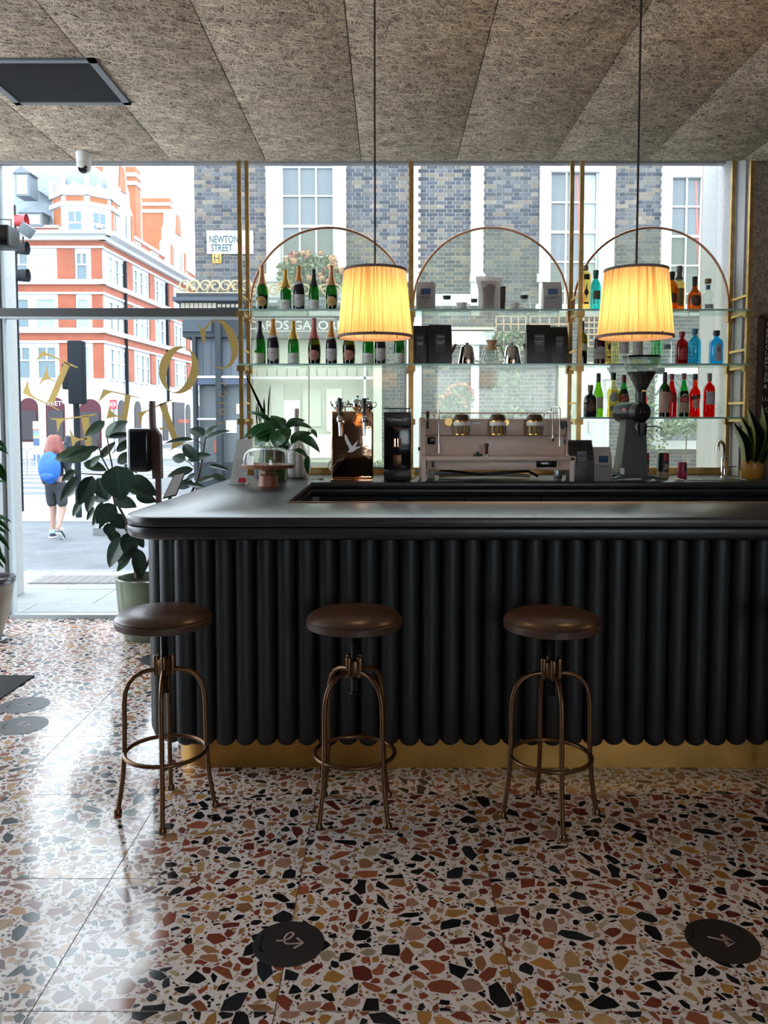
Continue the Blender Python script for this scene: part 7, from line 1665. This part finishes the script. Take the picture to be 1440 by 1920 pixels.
sticker(46, 1322, 'far round floor sticker near the black mat', 'arrow', 0.2, 0.125)
sticker(40, 1360, 'round floor sticker at the left edge, nearer than the other', 'loop', 0.2, 0.125)
# ================================================================== CEILING FITTINGS
cv = [F(180, 108, CEIL), F(243, 193, CEIL)]
vy0, vy1 = cv[0].y, cv[1].y; vx1 = (cv[0].x+cv[1].x)/2; vx0 = vx1-0.62
vt = thing('ceiling_vent', 'dark square ventilation grille set in the ceiling', 'vent', ((vx0+vx1)/2, (vy0+vy1)/2, CEIL)); hw, hh = 0.31, (vy1-vy0)/2
f = MB(); t_ = 0.035
M['ventgrey'] = mat('vent_frame_grey', (0.20, 0.22, 0.24), 0.5)
f.box(-hw, hw, -hh, -hh+t_, -0.012, 0.02).box(-hw, hw, hh-t_, hh, -0.012, 0.02).box(-hw, -hw+t_, -hh, hh, -0.012, 0.02).box(hw-t_, hw, -hh, hh, -0.012, 0.02).build('frame', M['ventgrey'], vt)
box('mesh_panel', M['black'], vt, -hw+t_, hw-t_, -hh+t_, hh-t_, -0.004, 0.02)
me = MB().box(-hw+t_, hw-t_, -0.0015, 0.0015, -0.008, -0.003).mesh('louvre', M['frame'])
for k in range(36): link('louvre', me, vt, (0, -hh+t_+0.008+k*(2*hh-2*t_-0.016)/35, 0))
DY = 5.36; dc = F(158, 290, CEIL)
cm_ = thing('security_camera', 'white bullet security camera under the ceiling edge', 'camera', (A(157, 292, DY).x, DY, CEIL)); u = DY/FPX
MB().lathe([(0, 0), (0.050, 0), (0.050, -0.006), (0.046, -0.05), (0.044, -0.085)], 28).build('mount', M['white'], cm_, 40)
MB().sphere((0.0, -0.005, -0.085), 0.046, 20, 14).build('ball', M['white'], cm_, 60)
MB().lathe([(0, 0), (0.026, 0), (0.030, -0.01), (0.030, -0.02)], 20).xf(Matrix.Translation((0.004, -0.045, -0.105)) @ Matrix.Rotation(R(-35), 4, 'X') @ Matrix.Rotation(R(180-60), 4, 'X')).build('lens', M['gloss_black'], cm_, 40)
# ================================================================== GILT WINDOW LETTERING (read from the street)
GYL = WINY-0.0085
lt = thing('window_lettering', 'gold COFFEE lettering seen reversed on the window glass', 'lettering', A(230, 800, GYL)[:])
def letter(polys, ox, oy, sc):
    m = MB()
    for poly in polys:
        k = len(m.v); n = len(poly)
        P = [A(ox+x*sc, oy+y*sc, GYL)-lt.location for x, y in poly]
        m.v += [tuple(p) for p in P]+[(p.x, p.y+0.0016, p.z) for p in P]
        m.f += [tuple(range(k, k+n)), tuple(range(k+2*n-1, k+n-1, -1))]+[(k+i, k+n+i, k+n+(i+1) % n, k+(i+1) % n) for i in range(n)]
    m.build('letter', M['gold'], lt)
s1 = 200/1440; s2 = 170/1440; s4 = 260/1440
letter([[(870,565),(945,600),(725,1130),(640,1110)], [(565,415),(700,470),(830,535),(950,590),(1050,635),(1043,650),(930,610),(820,550),(690,492),(620,480),(560,500),(485,555)],
        [(620,1115),(720,1170),(800,1212),(795,1225),(640,1142),(450,1060),(305,985),(375,805),(385,900),(415,990),(470,1045)], [(755,828),(690,795),(655,755),(640,690),(640,600),(605,720),(560,800),(520,900),(580,822),(640,797),(690,806),(755,838)]], 0, 600, s1)
letter([[(1095,1308),(1195,1296),(1245,1760),(1165,1760)], [(680,1328),(890,1326),(1090,1295),(1290,1264),(1292,1280),(1190,1305),(1100,1316),(870,1346),(815,1400),(775,1525),(760,1350),(680,1340)],
        [(935,1455),(1000,1575),(1060,1600),(1170,1592),(1170,1612),(1055,1630),(1012,1662),(985,1745)]], 0, 600, s1)
letter([[(465,345),(552,368),(480,800),(395,800)], [(115,250),(230,275),(470,330),(690,380),(685,391),(540,366),(250,300),(165,340),(35,460)], [(232,440),(215,540),(245,600),(310,660),(420,690),(420,702),(300,690),(165,720)]], 180, 700, s2)
letter([[(1000,495),(1100,468),(1310,1060),(1215,1080)], [(660,622),(800,590),(920,535),(1010,488),(1210,414),(1212,427),(1105,478),(925,550),(785,622),(735,685),(712,850)], [(1140,836),(1040,868),(990,860),(1030,905),(1142,850)], [(1215,1075),(1310,1055),(1400,1120),(1330,1150),(1240,1190),(1145,1245),(1200,1195)]], 180, 700, s2)
oo = []; ii = []
for k in range(40):
    a = 2*PI*k/40; x, y = 205*math.cos(a), 247*math.sin(a); ph = R(8)
    oo.append((638+x*math.cos(ph)-y*math.sin(ph), 740+x*math.sin(ph)+y*math.cos(ph)))
    x, y = 118*math.cos(a), 240*math.sin(a); ph = R(17); ii.append((640+x*math.cos(ph)-y*math.sin(ph), 740+x*math.sin(ph)+y*math.cos(ph)))
letter([[oo[k], oo[(k+1) % 40], ii[(k+1) % 40], ii[k]] for k in range(40)], 220, 560, s4)
co = [(915,290),(960,238),(1030,212),(1110,232),(1190,308),(1240,408),(1258,510),(1245,600),(1200,680),(1140,722),(1080,730),(1010,706),(960,652),(925,580)]
ci_ = [(912,330),(978,246),(1035,224),(1080,258),(1122,330),(1158,430),(1182,520),(1192,590),(1165,668),(1110,710),(1050,712),(988,682),(948,625),(932,580)]
letter([[co[k], co[k+1], ci_[k+1], ci_[k]] for k in range(len(co)-1)]+[[(840,262),(880,318),(918,288),(915,320),(905,460),(888,458)]], 220, 560, s4)
for s, py in (('J', 793), ('U', 772), ('I', 756), ('C', 739), ('Y', 719)):
    me = text_mesh(s, 0.072, M['gold'], 0.0006, mirror=True)
    link('small_letter', me, lt, A(417, py, GYL)-lt.location, (0, R(90), 0))
# ================================================================== PEOPLE IN THE STREET
M['skin'] = mat('skin', (0.36, 0.21, 0.165), 0.6); M['hair'] = mat('auburn_hair', (0.19, 0.045, 0.035), 0.5, var=0.3, vscale=30, stretch=(6, 6, 1)); M['darkcloth'] = mat('dark_cloth', (0.030, 0.032, 0.042), 0.9, var=0.3, vscale=12)
M['pack'] = mat('blue_backpack', (0.015, 0.11, 0.42), 0.6, var=0.25, vscale=9); M['shoe'] = mat('dark_trainer', (0.03, 0.04, 0.055), 0.6); M['sole'] = mat('pale_sole', (0.55, 0.58, 0.6), 0.6); M['sock'] = mat('pale_blue_sock', (0.35, 0.52, 0.58), 0.8)
def skinned(name, m_, parent, verts, edges, radii, root=0, sub=2):
    me = bpy.data.meshes.new(name); me.from_pydata(verts, edges, [])
    ob = bpy.data.objects.new(name, me); COL.objects.link(ob)
    md = ob.modifiers.new('s', 'SKIN'); md.use_smooth_shade = True
    for i, r in enumerate(radii):
        rr = r if isinstance(r, tuple) else (r, r); ob.data.skin_vertices[0].data[i].radius = rr; ob.data.skin_vertices[0].data[i].use_root = (i == root)
    sb = ob.modifiers.new('d', 'SUBSURF'); sb.levels = sub; sb.render_levels = sub
    dg = bpy.context.evaluated_depsgraph_get(); nm = bpy.data.meshes.new_from_object(ob.evaluated_get(dg)); bpy.data.objects.remove(ob)
    nm.materials.clear(); nm.materials.append(m_)
    for p in nm.polygons: p.use_smooth = True
    return link(name, nm, parent)
def person(label, loc, H_, rz, hair, top, pack, bare=True):
    t = thing('person', label, 'person', loc, rz); k = H_/1.65
    S = lambda lst: [(x*k, y*k, z*k) for x, y, z in lst]
    # facing +Y (seen from behind), left foot lifted behind
    V = S([(0, 0, 0.90), (0, 0, 1.08), (0, 0.01, 1.28), (0, 0.01, 1.38), (0, 0.02, 1.46), (0, 0.03, 1.56),
           (-0.09, 0, 0.86), (-0.085, 0.06, 0.47), (-0.085, 0.02, 0.08), (-0.085, 0.13, 0.03),
           (0.09, 0, 0.86), (0.10, 0.02, 0.47), (0.13, -0.20, 0.20), (0.15, -0.17, 0.09),
           (-0.17, 0.01, 1.34), (-0.22, -0.02, 1.07), (-0.22, 0.10, 0.86), (-0.21, 0.15, 0.78),
           (0.17, 0.01, 1.34), (0.22, 0.02, 1.07), (0.20, 0.20, 0.98), (0.17, 0.27, 0.97)])
    E_ = [(0, 1), (1, 2), (2, 3), (3, 4), (4, 5), (0, 6), (6, 7), (7, 8), (8, 9), (0, 10), (10, 11), (11, 12), (12, 13), (3, 14), (14, 15), (15, 16), (16, 17), (3, 18), (18, 19), (19, 20), (20, 21)]
    Rr = [x if not isinstance(x, tuple) else x for x in (0.125, 0.11, 0.125, 0.10, 0.052, 0.085, 0.085, 0.058, 0.036, 0.03, 0.085, 0.058, 0.036, 0.03, 0.06, 0.042, 0.032, 0.026, 0.06, 0.042, 0.032, 0.026)]
    skinned('body', M['skin'] if bare else M['darkcloth'], t, V, E_, [r*k for r in Rr])
    TV = S([(0, 0, 0.92), (0, 0, 1.08), (0, 0.01, 1.28), (0, 0.01, 1.40), (-0.17, 0.01, 1.35), (-0.22, -0.02, 1.07), (-0.22, 0.09, 0.88), (0.17, 0.01, 1.35), (0.22, 0.02, 1.07), (0.20, 0.18, 0.99)])
    skinned('top', M[top], t, TV, [(0, 1), (1, 2), (2, 3), (3, 4), (4, 5), (5, 6), (3, 7), (7, 8), (8, 9)], [r*k for r in (0.145, 0.13, 0.145, 0.10, 0.075, 0.056, 0.045, 0.075, 0.056, 0.045)])
    skinned('shorts', M['darkcloth'], t, S([(0, 0, 0.98), (0, 0, 0.88), (-0.095, 0.01, 0.82), (-0.09, 0.05, 0.50), (0.095, 0.0, 0.82), (0.10, 0.015, 0.50)]), [(0, 1), (1, 2), (2, 3), (1, 4), (4, 5)], [r*k for r in (0.14, 0.135, 0.105, 0.088, 0.105, 0.088)], 1)
    hm = MB().sphere((0, 0.02*k, 1.57*k), 0.112*k, 20, 14, (1.0, 1.02, 1.1))
    hr = MB().lathe([(0.0, 1.70*k), (0.06*k, 1.695*k), (0.105*k, 1.655*k), (0.125*k, 1.58*k), (0.150*k, 1.48*k), (0.165*k, 1.40*k), (0.14*k, 1.38*k), (0.08*k, 1.40*k)], 28, (0, -0.01*k, 0), fn=lambda r, z, a: r*(1+0.04*math.sin(9*a)+0.02*math.sin(23*a))).build('hair', M[hair], t, 60)
    if pack:
        bp = MB().sphere((0, -0.19*k, 1.17*k), 0.19*k, 20, 14, (0.98, 0.62, 1.38)).build('backpack', M['pack'], t, 60); bp['label'] = 'blue backpack'
        MB().sphere((0, -0.262*k, 1.04*k), 0.10*k, 16, 10, (1.15, 0.5, 0.8)).build('front_pocket', M['pack'], bp, 60)
        for s in (-1, 1): MB().tube([(s*0.08*k, -0.14*k, 1.38*k), (s*0.11*k, 0.02*k, 1.47*k), (s*0.12*k, 0.13*k, 1.35*k), (s*0.13*k, 0.10*k, 1.1*k)], 0.018*k, 6).build('strap', M['pack'], bp, 60)
    for (bx_, by, bz_, tilt) in ((-0.085, 0.05, 0.0, 0), (0.15, -0.19, 0.045, 0.75)):
        mt_ = Matrix.Translation((bx_*k, by*k, bz_*k)) @ Matrix.Rotation(-tilt, 4, 'X')
        s = MB().sphere((0, 0.02*k, 0.055*k), 0.05*k, 14, 10, (0.95, 2.4, 1.0)); s.xf(mt_); so = s.build('shoe', M['shoe'], t, 60)
        MB().rbox(-0.045*k, 0.045*k, -0.10*k, 0.145*k, 0.0, 0.028*k, 0.01*k).xf(mt_).build('sole', M['sole'], so, 40)
        MB().lathe([(0.045*k, 0.085*k), (0.042*k, 0.14*k)], 14, (0, -0.05*k, 0)).xf(mt_).build('sock', M['sock'], so, 40)
    return t
fp = F(107, 1009, RZ)
hgt = A(105, 815, fp.y).z-RZ
person('person with auburn bob and blue backpack walking away in the street', (fp.x, fp.y, RZ), hgt*1.65/1.70, R(-6), 'hair', 'darkcloth', True)
f2 = F(126, 872, -0.06)
person('distant person in dark clothes on the far side of the street', (A(128, 850, 22.0).x, 22.0, RZ), 1.18, R(150), 'darkcloth', 'darkcloth', False, False)
